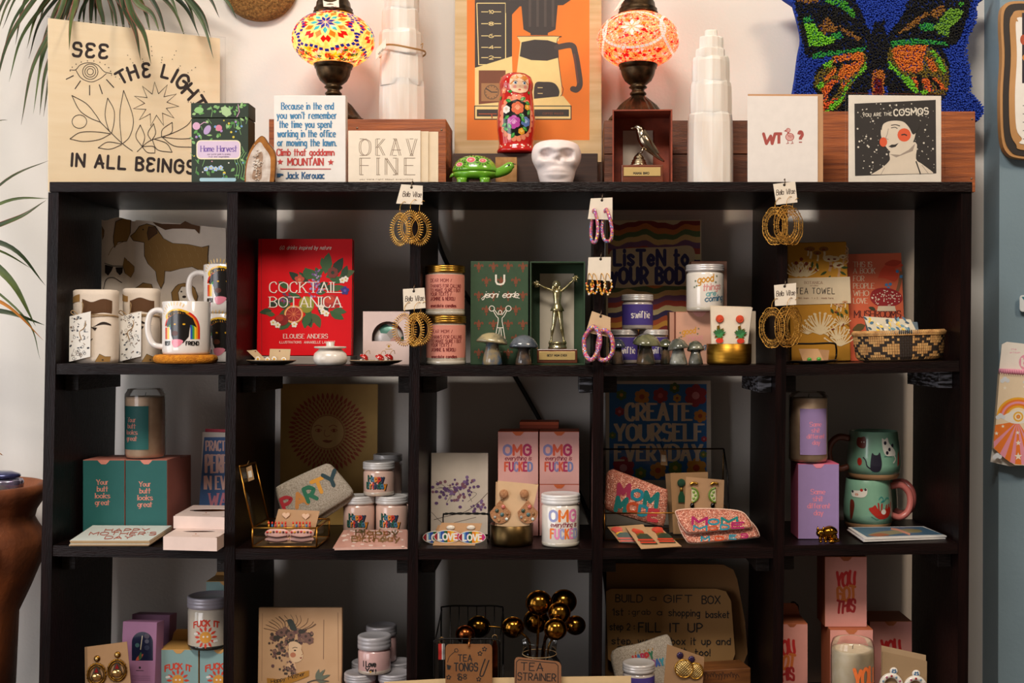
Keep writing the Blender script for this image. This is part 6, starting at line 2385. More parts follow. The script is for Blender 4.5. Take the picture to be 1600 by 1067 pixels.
c.text('BOTANICA', 1257, 1285, 443.5, 439.5, RUS, .12, 'serif', 2.4), c.text('studio', 1266, 1278, 447, 445, RUS, .14)
c.text('TEA TOWEL', 1243, 1304, 459, 450, M('3a3028', .7), .12, '', 3)
c.text('100% linen | 17 x 27 | made here', 1247, 1302, 467, 464.4, RUS, .12)
t.part('paper_band', mb)

t = on(0, 1374, .17, 'mushroom_book', 'upright terracotta book about mushrooms with a red spotted toadstool on its cover', 'book', rx=-3, rz=3)
TER = M('dc6a44', .5, h2='cc5a3a', sc=4)
mb = MB()
zt = t.z(395)
mb.box(t.x(1328), t.x(1416), 0, 1.4, 0, zt, TER, .4), mb.box(t.x(1328), t.x(1416), 9, 10, 0, zt, TER, .4), mb.box(t.x(1327.4), t.x(1328.6), .2, 9.8, 0, zt, M('7a2a1c', .5), .3)
t.part('cover', mb)
mb = MB()
mb.box(t.x(1329), t.x(1415), 1.5, 8.9, 1, zt - 1, PAPER)
t.part('pages', mb)
mb = MB()
c = t.front(mb, -.05)
c.h = .02
PL = M('e8cdb0', .6)
for st, b, yb in (('THIS IS', 1362, 417), ('A BOOK', 1367, 427), ('FOR', 1350, 439), ('PEOPLE', 1365.5, 450.5), ('WHO', 1357, 462), ('LOVE', 1355, 474)):
 c.text(st, 1333.5, b, yb, yb - 8, PL, .14, 'serif', 1.8)
c.text('MUSHROOMS', 1335, 1407, 496, 485.5, M('5a1a14', .6), .15, 'serif', 1.8)
c.poly(cat([(1372, 434), (1378, 420), (1392, 408), (1408, 412), (1410, 416), (1398, 420), (1404, 430), (1398, 440), (1386, 436), (1376, 434)], 4, True), M('d8482a', .6)), c.poly(cat([(1382, 413), (1394, 406), (1408, 409), (1398, 416)], 4, True), M('b83a20', .6))
c.line([(1408, 424), (1406, 440), (1402, 455)], 5, M('8a5a3a', .6), True)
for u, v in ((1402, 424), (1408, 432), (1385, 445), (1388, 450), (1391, 444)):
 c.disc(u, v, 2.6, M('4a86b8', .6), n=8)
c.poly(cat([(1360, 468), (1362, 456), (1374, 450), (1392, 451), (1406, 458), (1410, 468), (1402, 476), (1386, 480), (1370, 477)], 4, True), M('9a1c20', .6))
rr = random.Random(2)
for i in range(60):
 a, r_ = rr.uniform(0, 6.28), math.sqrt(rr.random())
 c.disc(1385 + 23 * r_ * math.cos(a), 465.5 + 12 * r_ * math.sin(a), 1, M('ecd8c0', .6), n=6)
c.poly([(1372, 478), (1398, 478), (1400, 486), (1370, 486)], M('e0c8a8', .6)), c.leaf(1368, 484, 12, 6, 200, M('3a3a20', .6)), c.leaf(1352, 508, 22, 12, 160, M('5a4a20', .6)), c.leaf(1360, 506, 16, 8, 230, M('7a6030', .6))
t.part('cover_print', mb)

t = on(0, 1405.5, .075, 'basket', 'oval woven basket with a dark zigzag pattern holding floral packets', 'basket')
STRAW, DSTR = M('d8a868', .7, h2='b07e48', sc=80), M('2c2018', .7)
mb = MB()
h = t.z(519)
rx0, rx1, ry = 64, 71, 34
n = 110
for row in range(9):
 zz0, zz1 = 3 + (h - 8) * row / 9, 3 + (h - 8) * (row + 1) / 9
 for i in range(n):
  a0, a1 = 2 * math.pi * i / n, 2 * math.pi * (i + .86) / n
  k0 = (rx0 + (rx1 - rx0) * (zz0 / h) ** .6) - 8 * max(0, 1 - zz0 / 8) ** 2
  k1 = (rx0 + (rx1 - rx0) * (zz1 / h) ** .6) - 8 * max(0, 1 - zz1 / 8) ** 2
  xx = math.degrees(a0 if a0 < math.pi else a0 - 2 * math.pi)
  dark = abs(xx) < 9 or (abs((i * 1 + row * 2) % 14 - 7) < 1.6) or (abs((i - row * 2) % 14 - 7) < 1.6)
  am = (a0 + a1) / 2
  out_ = 1.0 + (.9 if (i + row) % 2 else 0) / 70
  f = lambda a, k, zz, o=1.0: (k * o * math.sin(a), -k * .48 * o * math.cos(a), zz)
  mb.add([f(a0, k0, zz0 + .2), f(am, k0, zz0 + .2, out_ * 1.008), f(a1, k0, zz0 + .2), f(a1, k1, zz1 - .2), f(am, k1, zz1 - .2, out_ * 1.008), f(a0, k1, zz1 - .2)], [(0, 1, 4, 5), (1, 2, 3, 4)], DSTR if dark else STRAW, True)
mb.lathe([(rx0 - 9, 0), (rx0 - 1.4, 3), (rx1 - 1.2, h - 4), (rx1 - 3, h - 5), (rx0 - 4, 3), (0, 3)], M('4a3420', .8), 64, sy=.48)
t.part('woven_wall', mb)
mb = MB()
mb.tube([(rx1 * math.sin(a), -rx1 * .48 * math.cos(a), h - 4) for a in [2 * math.pi * i / 64 for i in range(64)]], 1.6, STRAW, 8, True)
for i in range(150):
 a = 2 * math.pi * i / 150
 xx = math.degrees(a if a < math.pi else a - 2 * math.pi)
 m = DSTR if abs(xx) < 9 else STRAW
 mb.tube([((rx1 + .4) * math.sin(a), -(rx1 + .4) * .48 * math.cos(a), h - 5), ((rx1 + 2.2) * math.sin(a + .01), -(rx1 + 2.2) * .48 * math.cos(a + .01), h), ((rx1 - 1.2) * math.sin(a + .02), -(rx1 - 1.2) * .48 * math.cos(a + .02), h + 3)], [1, 1.35, .9], m, 5)
t.part('rim', mb)
BK = t


def packet(label, quad, y0, y1, bgc, seed):
 t = T('floral_packet', label, 'packet', sum(p[0] for p in quad) / 4, .075, BK.base + 4 * BK.s, 'floral packets in the basket')
 q = [(t.x(quad[0][0]), y0, max(1, t.z(quad[0][1]))), (t.x(quad[1][0]), y0, max(1, t.z(quad[1][1]))), (t.x(quad[2][0]), y1, t.z(quad[2][1])), (t.x(quad[3][0]), y1, t.z(quad[3][1]))]
 mb = MB()
 slab(mb, *q, 1.6, M(bgc, .6))
 W_, H_ = 84, 40
 c = quad_cv(mb, *q, W_, H_)
 rr = random.Random(seed)
 for i in range(70):
  u, v = rr.uniform(4, W_ - 4), rr.uniform(3, H_ - 3)
  if rr.random() < .55:
   c.leaf(u, v, rr.uniform(6, 10), 4, rr.uniform(0, 360), M(rr.choice(('3a6a88', '2a4a62', '6a98a8')), .6))
  else:
   c.disc(u, v, rr.uniform(1.5, 3.2), M(rr.choice(('e8b83a', 'f0d05a', 'e8e0d0')), .6), 2, 8)
 t.solo(mb)


packet('blue-grey floral packet at the back of the woven basket', [(1360, 545), (1440, 545), (1437, 503), (1354, 498)], 3, 12, '6a7c88', 3)
packet('cream packet with blue leaves and yellow flowers, front of the woven basket', [(1364, 540), (1440, 540), (1424, 499), (1350, 494)], -12, 4, 'cfc4ac', 9)

t = on(0, 1271, .06, 'saucer', 'dark saucer with green stud earrings before the mustard towel', 'dish', 'small dark saucers for earrings')
mb = MB()
r = 38
mb.lathe([(r * .55, 0), (r * .6, .6), (r * .85, 2.4), (r, 4.6), (r * .99, 5.2), (r * .84, 3.4), (r * .6, 1.8), (0, 1.5)], DARKPL, 44)
t.solo(mb)
GPL = t


def gstuds(t):
 for u, v in ((1264.5, 561.5), (1279.5, 561)):
  if abs(u - t.cx) > 16 and t.cx > 1283:
   continue
  mb = MB()
  p = t.P(u, v, 2)
  mb.ball(p, 3.6, 2.4, 3.2, M('3a9a2a', .25, coat=.6), 12, 8)
  for i in range(8):
   a = 2 * math.pi * i / 8
   mb.ball((p.x + 2.4 * math.cos(a), p.y - 1.2, p.z + 2.2 * math.sin(a)), .8, .8, .8, M('6ac84a', .25, coat=.6), 6, 4)
  t.part('earring', mb)


earring_card('tan card with two green bead studs, on the saucer by the wire stand', [(1255, 566), (1288, 565), (1280, 545), (1249, 545)], .045, GPL.base + 2 * GPL.s, gstuds, M('c09468', .8), .3, 'green stud earring cards')
earring_card('tan card of studs turned aside behind the card with green beads', [(1285, 565), (1294, 564), (1297, 547), (1281, 546)], .06, GPL.base + 2 * GPL.s, None, M('a87e56', .8), .3, 'green stud earring cards')
t = on(0, 1271, .11, 'wire_stand', 'low black twisted-wire display stand behind the green stud earrings', 'stand', 'black wire display stands')
mb = MB()
x = t.x
mb.tube(cat([(x(1236), 0, 1.6), (x(1236), 0, t.z(545)), (x(1240), 0, t.z(537)), (x(1270), 0, t.z(537)), (x(1302), 0, t.z(537)), (x(1307), 0, t.z(543)), (x(1307), 0, t.z(556)), (x(1302), -10, 1.7)], 5), 1.5, BLACKWIRE, 8)
mb.tube([(x(1236), 0, 1.7), (x(1236), -20, 1.7)], 1.5, BLACKWIRE, 8)
t.solo(mb)

# ---------------------------------------------------------------- second shelf, bay one
TEALC, SALD, SALT = M('1f625f', .65), M('b8705f', .65), M('d98a78', .65)
zs = lambda px: shelf_z(1, px) + .0006


def butt(u, v, k=1.0):
 def f(c):
  for i, (st, a, b) in enumerate((('Your', 2, 20), ('butt', 3, 19.5), ('looks', 0, 23), ('great', 0, 22))):
   c.text(st, u + a * k, u + b * k, v + i * 10.6 * k, v + i * 10.6 * k - 7.6 * k, SALT, .19, 'serif', 1.6)
 return f


BG = 'teal candle cartons'
BASE1 = shelf_z(1, 110) + .0008
pa = pack('teal-fronted carton with salmon lettering, nearer the end of the bookcase', 129.5, 194.5, 718.5, .12, BASE1, TEALC, SALD, BG, 64, butt(149, 757), SALT)
pb = pack('teal-fronted carton with salmon lettering, under the lettered candle', 196, 261, 718.5, .12, BASE1, TEALC, SALD, BG, 64, butt(215.5, 760), SALT)
pack('salmon-sided carton in the back row, behind the carton under the candle', 219, 280, 716, .2, BASE1, TEALC, SALD, BG, 58)
pack('salmon-sided carton in the back row, behind the one at the end of the bookcase', 154, 216, 716, .2, BASE1, TEALC, SALD, BG, 58)
WAXT = M('e8ccae', .5, h2='dcbc9c')
can_glass('can-shaped glass candle with a teal label standing on the teal cartons', 227, 30.5, 607.5, 619, .16, pb.top + .0004, WAXT, (633, 700, 197.5, 242, TEALC), butt(205, 657.5, .9), 'can glass candles')

HM = M('cdd3cc', .75)


def mothers(c):
 m = M('a85a48', .7)
 for st, a, b, yb, yt in (('HAPPY', 163, 231, 830.5, 826), ("MOTHER'S", 139, 242, 836, 831.5), ('DAY', 163, 204, 842, 837.5)):
  c.text(st, a, b, yb, yt, m, .3, '', 2, slant=.6)


lying('card_stack', 'stack of cards with red Mother\'s Day capitals, lying before the teal cartons', 'cards', [(109, 844.5), (233, 844.5), (268.5, 821), (145, 820.5)], shelf_z(1, 190) + .0012, .0105, HM, None, mothers, M('c2a27a', .8), 5, tilt=.115)

t = on(1, 345, .24, 'greeting_card', 'blue card with pale capitals in a white border, leaning partly behind the upright', 'card', rz=-8, rx=-3)
mb = MB()
mb.box(t.x(309), t.x(382), 0, 2, 0, t.z(676), M('d8cdc2', .7), .3)
c = t.front(mb, 0)
BLC, PNC = M('3f5f8e', .7), M('d8b0a4', .7)
c.poly([(319, 683), (386, 683), (380, 792), (311, 792)], BLC)
for st, a, b, yb, yt, m in (('PRACTICALLY', 322, 384, 704, 689, PNC), ('PERFECT', 322, 382, 738, 711, PNC), ('IN EVERY', 320, 378, 764, 744, PNC), ('WAY', 327, 368, 791, 771, M('c27a8a', .7))):
 c.text(st, a, b, yb, yt, m, .17, 'serif', 1.8)
t.part('card_front', mb)
mb = MB()
mb.box(t.x(312), t.x(384), 3, 5, 0, t.z(671), M('b81f3a', .6), .3)
t.part('red_backing', mb)


def window_lid(label, FL, FR, BR, BL, z0, th, hole, brand=None):
 zt = z0 + th
 W4 = [hitz(a, b, zt) for a, b in (FL, FR, BR, BL)]
 cx, cy = sum(p.x for p in W4) / 4, sum(p.y for p in W4) / 4
 t = T('window_box', label, 'box', VPX + cx / (DIST + cy) * FPX, cy, z0, 'pale pink window boxes lying down')
 q = [(p - t.loc) / t.s for p in W4]
 h = th / t.s
 bx = [Vector((p.x, p.y, h)) for p in q]
 mb = MB()
 PP = M('e8cfc4', .6)
 ins = lambda k: [Vector((p.x * k, p.y * k, h)) for p in bx]
 n = 4
 # walls and floor
 for i in range(4):
  a, b = bx[i], bx[(i + 1) % 4]
  mb.add([(a.x, a.y, 0), (b.x, b.y, 0), (b.x, b.y, h), (a.x, a.y, h)], [(0, 1, 2, 3)], PP)
  mb.add([(a.x * .97, a.y * .97, 1), (b.x * .97, b.y * .97, 1), (b.x * .97, b.y * .97, h - .5), (a.x * .97, a.y * .97, h - .5)], [(3, 2, 1, 0)], M('a8702c', .7))
 mb.add([(p.x, p.y, .3) for p in bx], [(0, 1, 2, 3)], M('a8702c', .7))
 # lid with an oval opening
 N = 48
 def edge(a):
  d = Vector((math.cos(a), math.sin(a)))
  best = 1e9
  for i in range(4):
   A, B = bx[i].xy, bx[(i + 1) % 4].xy
   e = B - A
   den = d.x * e.y - d.y * e.x
   if abs(den) > 1e-9:
    s_ = (A.x * e.y - A.y * e.x) / den
    u_ = (A.x * d.y - A.y * d.x) / den
    if s_ > 0 and -1e-6 <= u_ <= 1 + 1e-6:
     best = min(best, s_)
  return d * best
 O = [edge(2 * math.pi * i / N) for i in range(N)]
 I = [Vector((hole[0] * math.cos(2 * math.pi * i / N), hole[1] * math.sin(2 * math.pi * i / N) + hole[2])) for i in range(N)]
 vs = [(p.x, p.y, h) for p in O] + [(p.x, p.y, h) for p in I] + [(p.x, p.y, h - 1) for p in I]
 mb.add(vs, [(i, (i + 1) % N, N + (i + 1) % N, N + i) for i in range(N)] + [(N + i, N + (i + 1) % N, 2 * N + (i + 1) % N, 2 * N + i) for i in range(N)], PP)
 if brand:
  c = t.plane(mb, bx[0], bx[1], bx[3])
  c.disc(brand[0], brand[1], 1.4, M('c07a5a', .6), .8), c.line([(brand[0] - 6, brand[1] + 3), (brand[0] + 6, brand[1] + 3.2)], .7, M('c8a08a', .6))
 t.part('carton', mb)
 t.top = zt
 return t


w1 = window_lid('pale pink window box lying flat at the shelf front, lower of two', (255, 838), (339, 840), (364, 824), (280, 823), shelf_z(1, 305) + .002, .0245, (26, 9, 8), (306, 834))
w2 = window_lid('pale pink window box lying on another by the upright, upper of two', (271, 806), (352, 808), (378, 790), (302, 789), w1.top + .0004, .0235, (32, 16, 8), (322, 801))

# ---------------------------------------------------------------- bay two
t = on(1, 513, .288, 'art_print', 'golden print of an engraved sun face in a clear sleeve', 'print', rx=-1)
GOLDP = M('cfa862', .7, h2='b8924e', sc=12)
mb = MB()
mb.box(t.x(437), t.x(589), 0, 2.4, 0, t.z(600), GOLDP, .4)
c = t.front(mb, 0)
SUNR, SKIN = M('a8482a', .7), M('dcb474', .7)
u0, v0 = 512, 675
for ring, (r0, r1, n, w) in enumerate(((27, 34, 36, 2.6), (33, 40, 40, 2.4), (39, 46, 44, 2.6), (45, 52, 48, 2.4), (50, 61, 48, 3.4))):
 for i in range(n):
  a = 360 * (i + .5 * (ring % 2)) / n
  c.leaf(u0 + r0 * math.cos(R(a)), v0 + r0 * math.sin(R(a)), r1 - r0 + 1, w * 1.3, a, SUNR)
c.disc(u0, v0, 26, SKIN, n=40)
c.line([(u0 + 26 * math.cos(R(a)), v0 + 26 * math.sin(R(a))) for a in range(0, 360, 8)], 1, SUNR, closed=True)
for s_ in (-1, 1):
 c.line([(u0 - 3 + s_ * 5, v0 - 8), (u0 - 3 + s_ * 12, v0 - 11), (u0 - 3 + s_ * 18, v0 - 8)], 1.1, SUNR, True)
 c.line([(u0 - 2 + s_ * 7, v0 - 3), (u0 - 2 + s_ * 12, v0 - 5), (u0 - 2 + s_ * 17, v0 - 3), (u0 - 2 + s_ * 12, v0), (u0 - 2 + s_ * 7, v0 - 3)], .9, SUNR, True), c.disc(u0 - 2 + s_ * 12, v0 - 2.6, 2.2, SUNR, n=10)
c.line([(u0 - 4, v0 - 4), (u0 - 5, v0 + 4), (u0 - 1, v0 + 7), (u0 + 4, v0 + 5)], .9, SUNR, True)
c.poly(cat([(u0 - 8, v0 + 14), (u0 - 3, v0 + 12), (u0 + 2, v0 + 13), (u0 + 8, v0 + 13), (u0 + 1, v0 + 17)], 4, True), M('a0522c', .7))
t.part('sheet', mb)
mb = MB()
mb.box(t.x(431), t.x(592), -1, 3.6, 0, t.z(597), clear('plastic_sleeve', gloss=.35, bump=.25, rough=.08))
t.part('sleeve', mb)

PANE = clear('box_glass', gloss=.5, dense=.02)
BRF = M('b07a32', .3, 1.0)


def edge_frame(mb, pts, pairs, r, m):
 for a, b in pairs:
  mb.tube([pts[a], pts[b]], r, m, 6)


t = on(1, 446, .02, 'glass_display_box', 'brass-edged glass box with its lid open, holding the cake earring card', 'box', 'brass-edged glass boxes')
B0 = t
fx0, fx1, d, h = t.x(396), t.x(496), 90, t.z(824)
V8 = [Vector(p) for p in ((fx0, -6, 1.6), (fx1, -6, 1.6), (fx1, d, 1.6), (fx0, d, 1.6), (fx0, -6, h), (fx1, -6, h), (fx1, d, h), (fx0, d, h))]
mb = MB()
edge_frame(mb, V8, ((0, 1), (1, 2), (2, 3), (3, 0), (4, 5), (5, 6), (6, 7), (7, 4), (0, 4), (1, 5), (2, 6), (3, 7)), 1.5, BRF)
t.part('frame', mb)
mb = MB()
for f in ((0, 1, 5, 4), (1, 2, 6, 5), (2, 3, 7, 6), (3, 0, 4, 7)):
 mb.add(V8, [f], PANE)
mb.add(V8, [(0, 1, 2, 3)], M('5a4426', .6))
t.part('pane', mb)
lid = [V8[4], V8[7], V8[7] + Vector((-21, 0, 92)), V8[4] + Vector((-21, 0, 96))]
mb = MB()
edge_frame(mb, lid, ((0, 1), (1, 2), (2, 3), (3, 0)), 1.5, BRF)
lo = t.part('lid_frame', mb)
mb = MB()
mb.add(lid, [(0, 1, 2, 3)], PANE)
t.part('pane', mb, lo)
mb = MB()
e = (lid[2] + lid[3]) / 2
mb.tube([e + Vector((0, 0, -2)), e + Vector((4, -6, 6)), e + Vector((3, -12, 2))], .6, M('8a6a3a', .8), 5)
slab(mb, e + Vector((5, -14, -26)), e + Vector((15, -16, -22)), e + Vector((10, -14, 0)), e + Vector((1, -12, -4)), .6, KRAFT)
slab(mb, e + Vector((6, -14.6, -20)), e + Vector((12, -16, -18)), e + Vector((10, -15, -8)), e + Vector((4, -13.4, -10)), .3, PAPER)
t.part('price_tag', mb, lo)

SILV = M('cbbfae', .5, .2, h2='9a8c7a', sc=500, bump=.6, bs=1500)


def party(c):
 for ch, a, b, yb, yt, q, h in (('P', 445, 460, 797, 779, -22, 'a8202a'), ('A', 464, 482, 793, 773, -22, 'c2803c'), ('R', 482, 496, 784, 763, -22, '1f6a4a'), ('T', 494, 512, 772, 752, -22, 'd8962c'), ('Y', 512, 532, 762, 741, -22, '1c3a40')):
  c.text(ch, a, b, yb, yt, M(h, .6), .3, 'round', rot=q)


soft_upright('pouch', 'silvery beaded pouch with multicoloured capitals, tilted behind the cake earring card', 'pouch', [(430, 769), (438, 757), (498, 729), (511, 726), (520, 732), (547, 763), (549, 772), (541, 780), (500, 806), (480, 822), (452, 824), (441, 806)], .124, shelf_z(1, 490) + .003, 9, SILV, 'beaded pouches', party, .05)
soft_upright('pouch', 'plain edge of another silvery pouch showing behind the multicoloured one', 'pouch', [(440, 770), (500, 735), (520, 735), (551, 772), (546, 784), (505, 812), (485, 826), (455, 826)], .137, shelf_z(1, 490) + .003, 7, SILV, 'beaded pouches', None, .05)


def cakes(t):
 PKC, BRN = M('e0b0a4', .45), M('4a2018', .5)
 rr = random.Random(6)
 for u, v in ((445, 806), (476, 807.5)):
  mb = MB()
  c = Cv(mb, lambda a, b, h: tuple(t.P(a, b, 2 + h)), .2)
  P = [(u + 6 * (math.sin(q) ** 3), v - 5.4 * (.81 * math.cos(q) - .31 * math.cos(2 * q) - .12 * math.cos(3 * q) - .06 * math.cos(4 * q))) for q in [2 * math.pi * i / 24 for i in range(24)]]
  pr = [(t.x(p[0]), t.z(p[1])) for p in P]
  y = t.P(u, v).y
  mb.prism([p for p in pr], y - 3, y - .3, M('e8c0a0', .4))
  t.part('heart_stud', mb)
  for cx, dv in ((u - 13 + (3 if u > 460 else 0), 0),):
   uu = 433 if u < 460 else 471
  mb = MB()
  y = t.P(uu, 835).y
  X = lambda a, b, dd=0: (t.x(a), y - 2 - dd, t.z(b))
  for (a, b, ra, rb, m) in ((uu, 843, 20, 4.6, PKC), (uu, 834, 20, 9, PKC)):
   mb.ball(X(a, b, 0), ra, 3.4, rb, m, 22, 10)
  mb.tube(cat([X(uu - 16, 837, 3), X(uu, 839.5, 4.2), X(uu + 16, 837, 3)], 5), 1.1, BRN, 6)
  mb.tube(cat([X(uu - 16, 844.5, 2), X(uu, 846.6, 3), X(uu + 16, 844.5, 2)], 5), .9, BRN, 6)
  for i in range(7):
   mb.ball(X(uu - 15 + i * 5, 830.4 + .25 * abs(i - 3), 3.6), 2, 1.6, 1.8, M(('c81f1a', 'e8a02a', '4a2018')[i % 3], .2, coat=.6), 7, 5)
  for i in range(6):
   mb.tube([X(uu - 13 + i * 5.2, 826, 1), X(uu - 13 + i * 5.2, 819, 1)], 1.2, M(('d8941a', '3f7ab0', 'c81f1a')[i % 3], .3), 6)
   mb.ball(X(uu - 13 + i * 5.2, 817, 1), 1.6, 1.6, 2.4, M('d8341a', .2, coat=.5), 7, 5)
  t.part('cake_drop', mb)


earring_card('kraft card of pink cake drop earrings with heart studs, standing in the glass box', [(421, 853), (487, 853), (497, 800), (432, 797)], .035, B0.base + .005, cakes, M('b48c66', .8), .25, 'novelty earring cards')

HB = M('dcb8a8', .2, coat=.7)


def happy(u, v, k=1.0):
 cols = [M(h, .5) for h in ('1f5a4a', '3f7a9a', 'e08a2a', 'c83a2a', '2a3a5a')]
 def f(c):
  for a in (1.3, 0):
   m = [INK] * 5 if a else cols
   c.text('Happy', u + a, u + 25 * k + a, v - 1 + a * .6, v - 9.5 * k + a * .6, m, .3 if a else .24, 'round', 1.4)
   c.text('Birthday', u - 3 + a, u + 29 * k + a, v + 10 * k + a * .6, v + 1.4 * k + a * .6, m, .3 if a else .24, 'round', 1.4)
 return f


LIDG = M('d5d2d0', .35, .2)
HBG = 'pink birthday candles with white lids'
zb = zs(590)
h1 = jar('pink birthday candle with a white lid, lower of the stack, nearer the pouch', 561, 25.3, 773.5, 785.5, .172, zb, HBG, HB, LIDG, None, happy(549, 809), foot=M('c8b8a8', .1, coat=1))
h2 = jar('pink birthday candle with a white lid, lower of the stack, nearer the upright', 612, 25.3, 773.5, 785.5, .172, zb, HBG, HB, LIDG, None, happy(599, 809), foot=M('c8b8a8', .1, coat=1))
jar('pink birthday candle with a white lid, front one on top of the stack', 592, 24.8, 720.5, 732, .175, h1.top + .0004, HBG, HB, LIDG, None, happy(578, 750), foot=M('c8b8a8', .1, coat=1))
h3 = jar('pink birthday candle with a white lid, at the back of the stack against the upright', 630, 22, 772, 783, .25, zb, HBG, HB, LIDG, None, None)
h4 = jar('pink birthday candle with a white lid, at the back under the topmost one', 581, 22, 772, 783, .25, zb, HBG, HB, LIDG, None, None)
jar('pink birthday candle with a white lid, highest at the back of the stack', 606, 22.5, 709, 720, .25, h3.top + .0004, HBG, HB, LIDG, None, None)


def foil(c):
 FO, PKF = M('b8903a', .3, .9), M('ecd4c8', .5)
 rr = random.Random(9)
 for i in range(40):
  u, v = rr.uniform(528, 630), rr.uniform(829, 854)
  c.disc(u, v, rr.uniform(2, 4.5), PKF, 1.2, 10)
 for i in range(28):
  u, v = rr.uniform(556, 622), rr.uniform(827, 846)
  c.leaf(u, v, rr.uniform(5, 9), 2, rr.choice((-80, -70, 60, 100, 20)), FO)
 for st, a, b, yb, yt in (('Happy', 556, 622, 836, 828), ('Birthday', 550, 624, 846, 838)):
  c.text(st, a, b, yb, yt, FO, .25, 'round', 1.6)


lying('card_packet', 'stack of pink party cards with gold foil lettering in clear packets', 'cards', [(520, 856), (634, 854), (636, 827), (537, 828)], shelf_z(1, 580) + .001, .004, M('d8a090', .45, coat=.5), None, foil, M('d8b8ac', .5), 3, tilt=.132)

# ---------------------------------------------------------------- bay three
t = on(1, 716, .16, 'greeting_card', 'pale sleeved card with a lilac blossom drawing, behind the twisted wire stand', 'card', rx=-3)
mb = MB()
mb.box(t.x(673), t.x(762), 0, 2, 0, t.z(708), M('dccfc0', .7), .3)
c = t.front(mb, 0)
rr = random.Random(13)
LI, LI2, TW = M('6a4a7a', .7), M('8a6a9a', .7), M('5a4a42', .7)
for i in range(10):
 x0, y0 = rr.uniform(690, 740), rr.uniform(760, 790)
 c.line([(x0, y0), (x0 + rr.uniform(-14, 14), y0 - rr.uniform(4, 16)), (x0 + rr.uniform(-24, 24), y0 - rr.uniform(6, 20))], .6, TW, True)
c.line([(678, 812), (700, 806), (726, 800), (746, 786), (762, 770)], .9, TW, True), c.line([(674, 800), (694, 818), (720, 814), (744, 808)], .7, TW, True)
for i in range(85):
 k = rr.random()
 u, v = (rr.gauss(708, 12), rr.gauss(768, 8)) if k < .6 else (rr.gauss(733, 8), rr.gauss(756, 7)) if k < .85 else (rr.gauss(748, 6), rr.gauss(793, 6))
 c.disc(min(758, u), v, rr.uniform(1.4, 3.2), rr.choice((LI, LI2, LI, M('8a5a6a', .7))), n=7)
for u, v in ((676, 761), (684, 756), (682, 768), (719, 792), (747, 760), (682, 786)):
 c.disc(u, v, 3, LI, 2.4, 8)
t.part('card_front', mb)
mb = MB()
mb.box(t.x(671.5), t.x(767), -1, 3.6, 0, t.z(705), clear('plastic_sleeve', gloss=.35, bump=.25, rough=.08))
t.part('sleeve', mb)

t = on(1, 727, .1, 'wire_stand', 'twisted black wire stand in front of the lilac blossom card', 'stand', 'black wire display stands')
mb = MB()
x, z = t.x, t.z
P = cat([(x(692), 0, 1.6), (x(692), 3, z(820)), (x(692), 5, z(807)), (x(696), 5, z(803.5)), (x(728), 5, z(803)), (x(760), 5, z(803.5)), (x(764), 5, z(807)), (x(764), 3, z(820)), (x(764), 0, 1.6)], 8)
for ph in (0, math.pi):
 mb.tube([p + Vector((0, math.cos(i * 1.1 + ph) * 1.1, math.sin(i * 1.1 + ph) * 1.1)) for i, p in enumerate(P)], 1.0, BLACKWIRE, 6)
mb.tube([(x(692), 0, 1.4), (x(692), -24, 1.4), (x(692), -28, 6)], 1.3, BLACKWIRE, 6), mb.tube([(x(764), 0, 1.4), (x(764), -24, 1.4), (x(764), -28, 6)], 1.3, BLACKWIRE, 6)
t.solo(mb)

RAINB = ('9a1f2a', '6aa0c8', '2a4aa0', '1f5a2f', 'e8842a', 'f0b82a', 'e05a1f', 'c0307a')


def love(discs):
 def f(t):
  for u, v, st in discs:
   mb = MB()
   p = t.P(u, v, 3)
   W_, H_ = 21.5, 10
   mb.prism([(p.x + W_ * math.cos(q), p.z + H_ * math.sin(q)) for q in [2 * math.pi * i / 36 for i in range(36)]][::-1], p.y - 2.4, p.y, M('e8dfd0', .4))
   c = Cv(mb, lambda a, b, h: (t.x(a), p.y - 2.4 - h, t.z(b)), .1)
   e = lambda a: H_ * .9 * math.sqrt(max(0, 1 - (a / W_) ** 2 * 1.06))
   for i, hx in enumerate(RAINB):
    a0, a1 = -W_ * .97 + i * W_ * 1.94 / 8, -W_ * .97 + (i + 1) * W_ * 1.94 / 8
    am = (a0 + a1) / 2
    k = .12
    c.poly([(u + a0, v - e(a0)), (u + am, v - e(am)), (u + a1, v - e(a1)), (u + a1, v + e(a1)), (u + am, v + e(am)), (u + a0, v + e(a0))], M(hx, .4))
   c.text('LOVE', u - 14, u + 15, v + 5, v - 4.5, M('f0e8dc', .5), .26, 'round', 2.4)
   t.part('drop', mb)
   if st:
    mb = MB()
    q = t.P(st, 826, 2)
    mb.ball(q, 7, 2.6, 4, M('e2d8c8', .35, coat=.4), 14, 8)
    t.part('stud', mb)
 return f


earring_card('kraft card of striped rainbow love drop earrings, tilted before the wire stand', [(676, 854), (742, 855.5), (752, 820), (688, 819)], .035, zs(710) + .0003, love([(699, 838.5, 703), (737.5, 839.5, 735)]), M('b48a62', .8), .5, 'rainbow earring cards')
earring_card('card with a rainbow drop earring just showing behind the front rainbow card', [(671, 852), (690, 853), (694, 824), (683, 822)], .055, zs(690) + .0003, love([(682, 839.5, None)]), M('a47c56', .8), .5, 'rainbow earring cards')

t = on(1, 799.5, .055, 'bronze_cup', 'dark bronze cup holding beige teardrop earring cards', 'pot')
mb = MB()
h = t.z(818)
mb.lathe([(30, 0), (32.6, 1), (33.6, 5), (34, h), (33.2, h + .5), (32.2, h), (32, 5), (28, 4), (0, 4)], M('5e4a2c', .34, 1.0, h2='3f3220', sc=30), 48)
t.solo(mb)
CUP = t


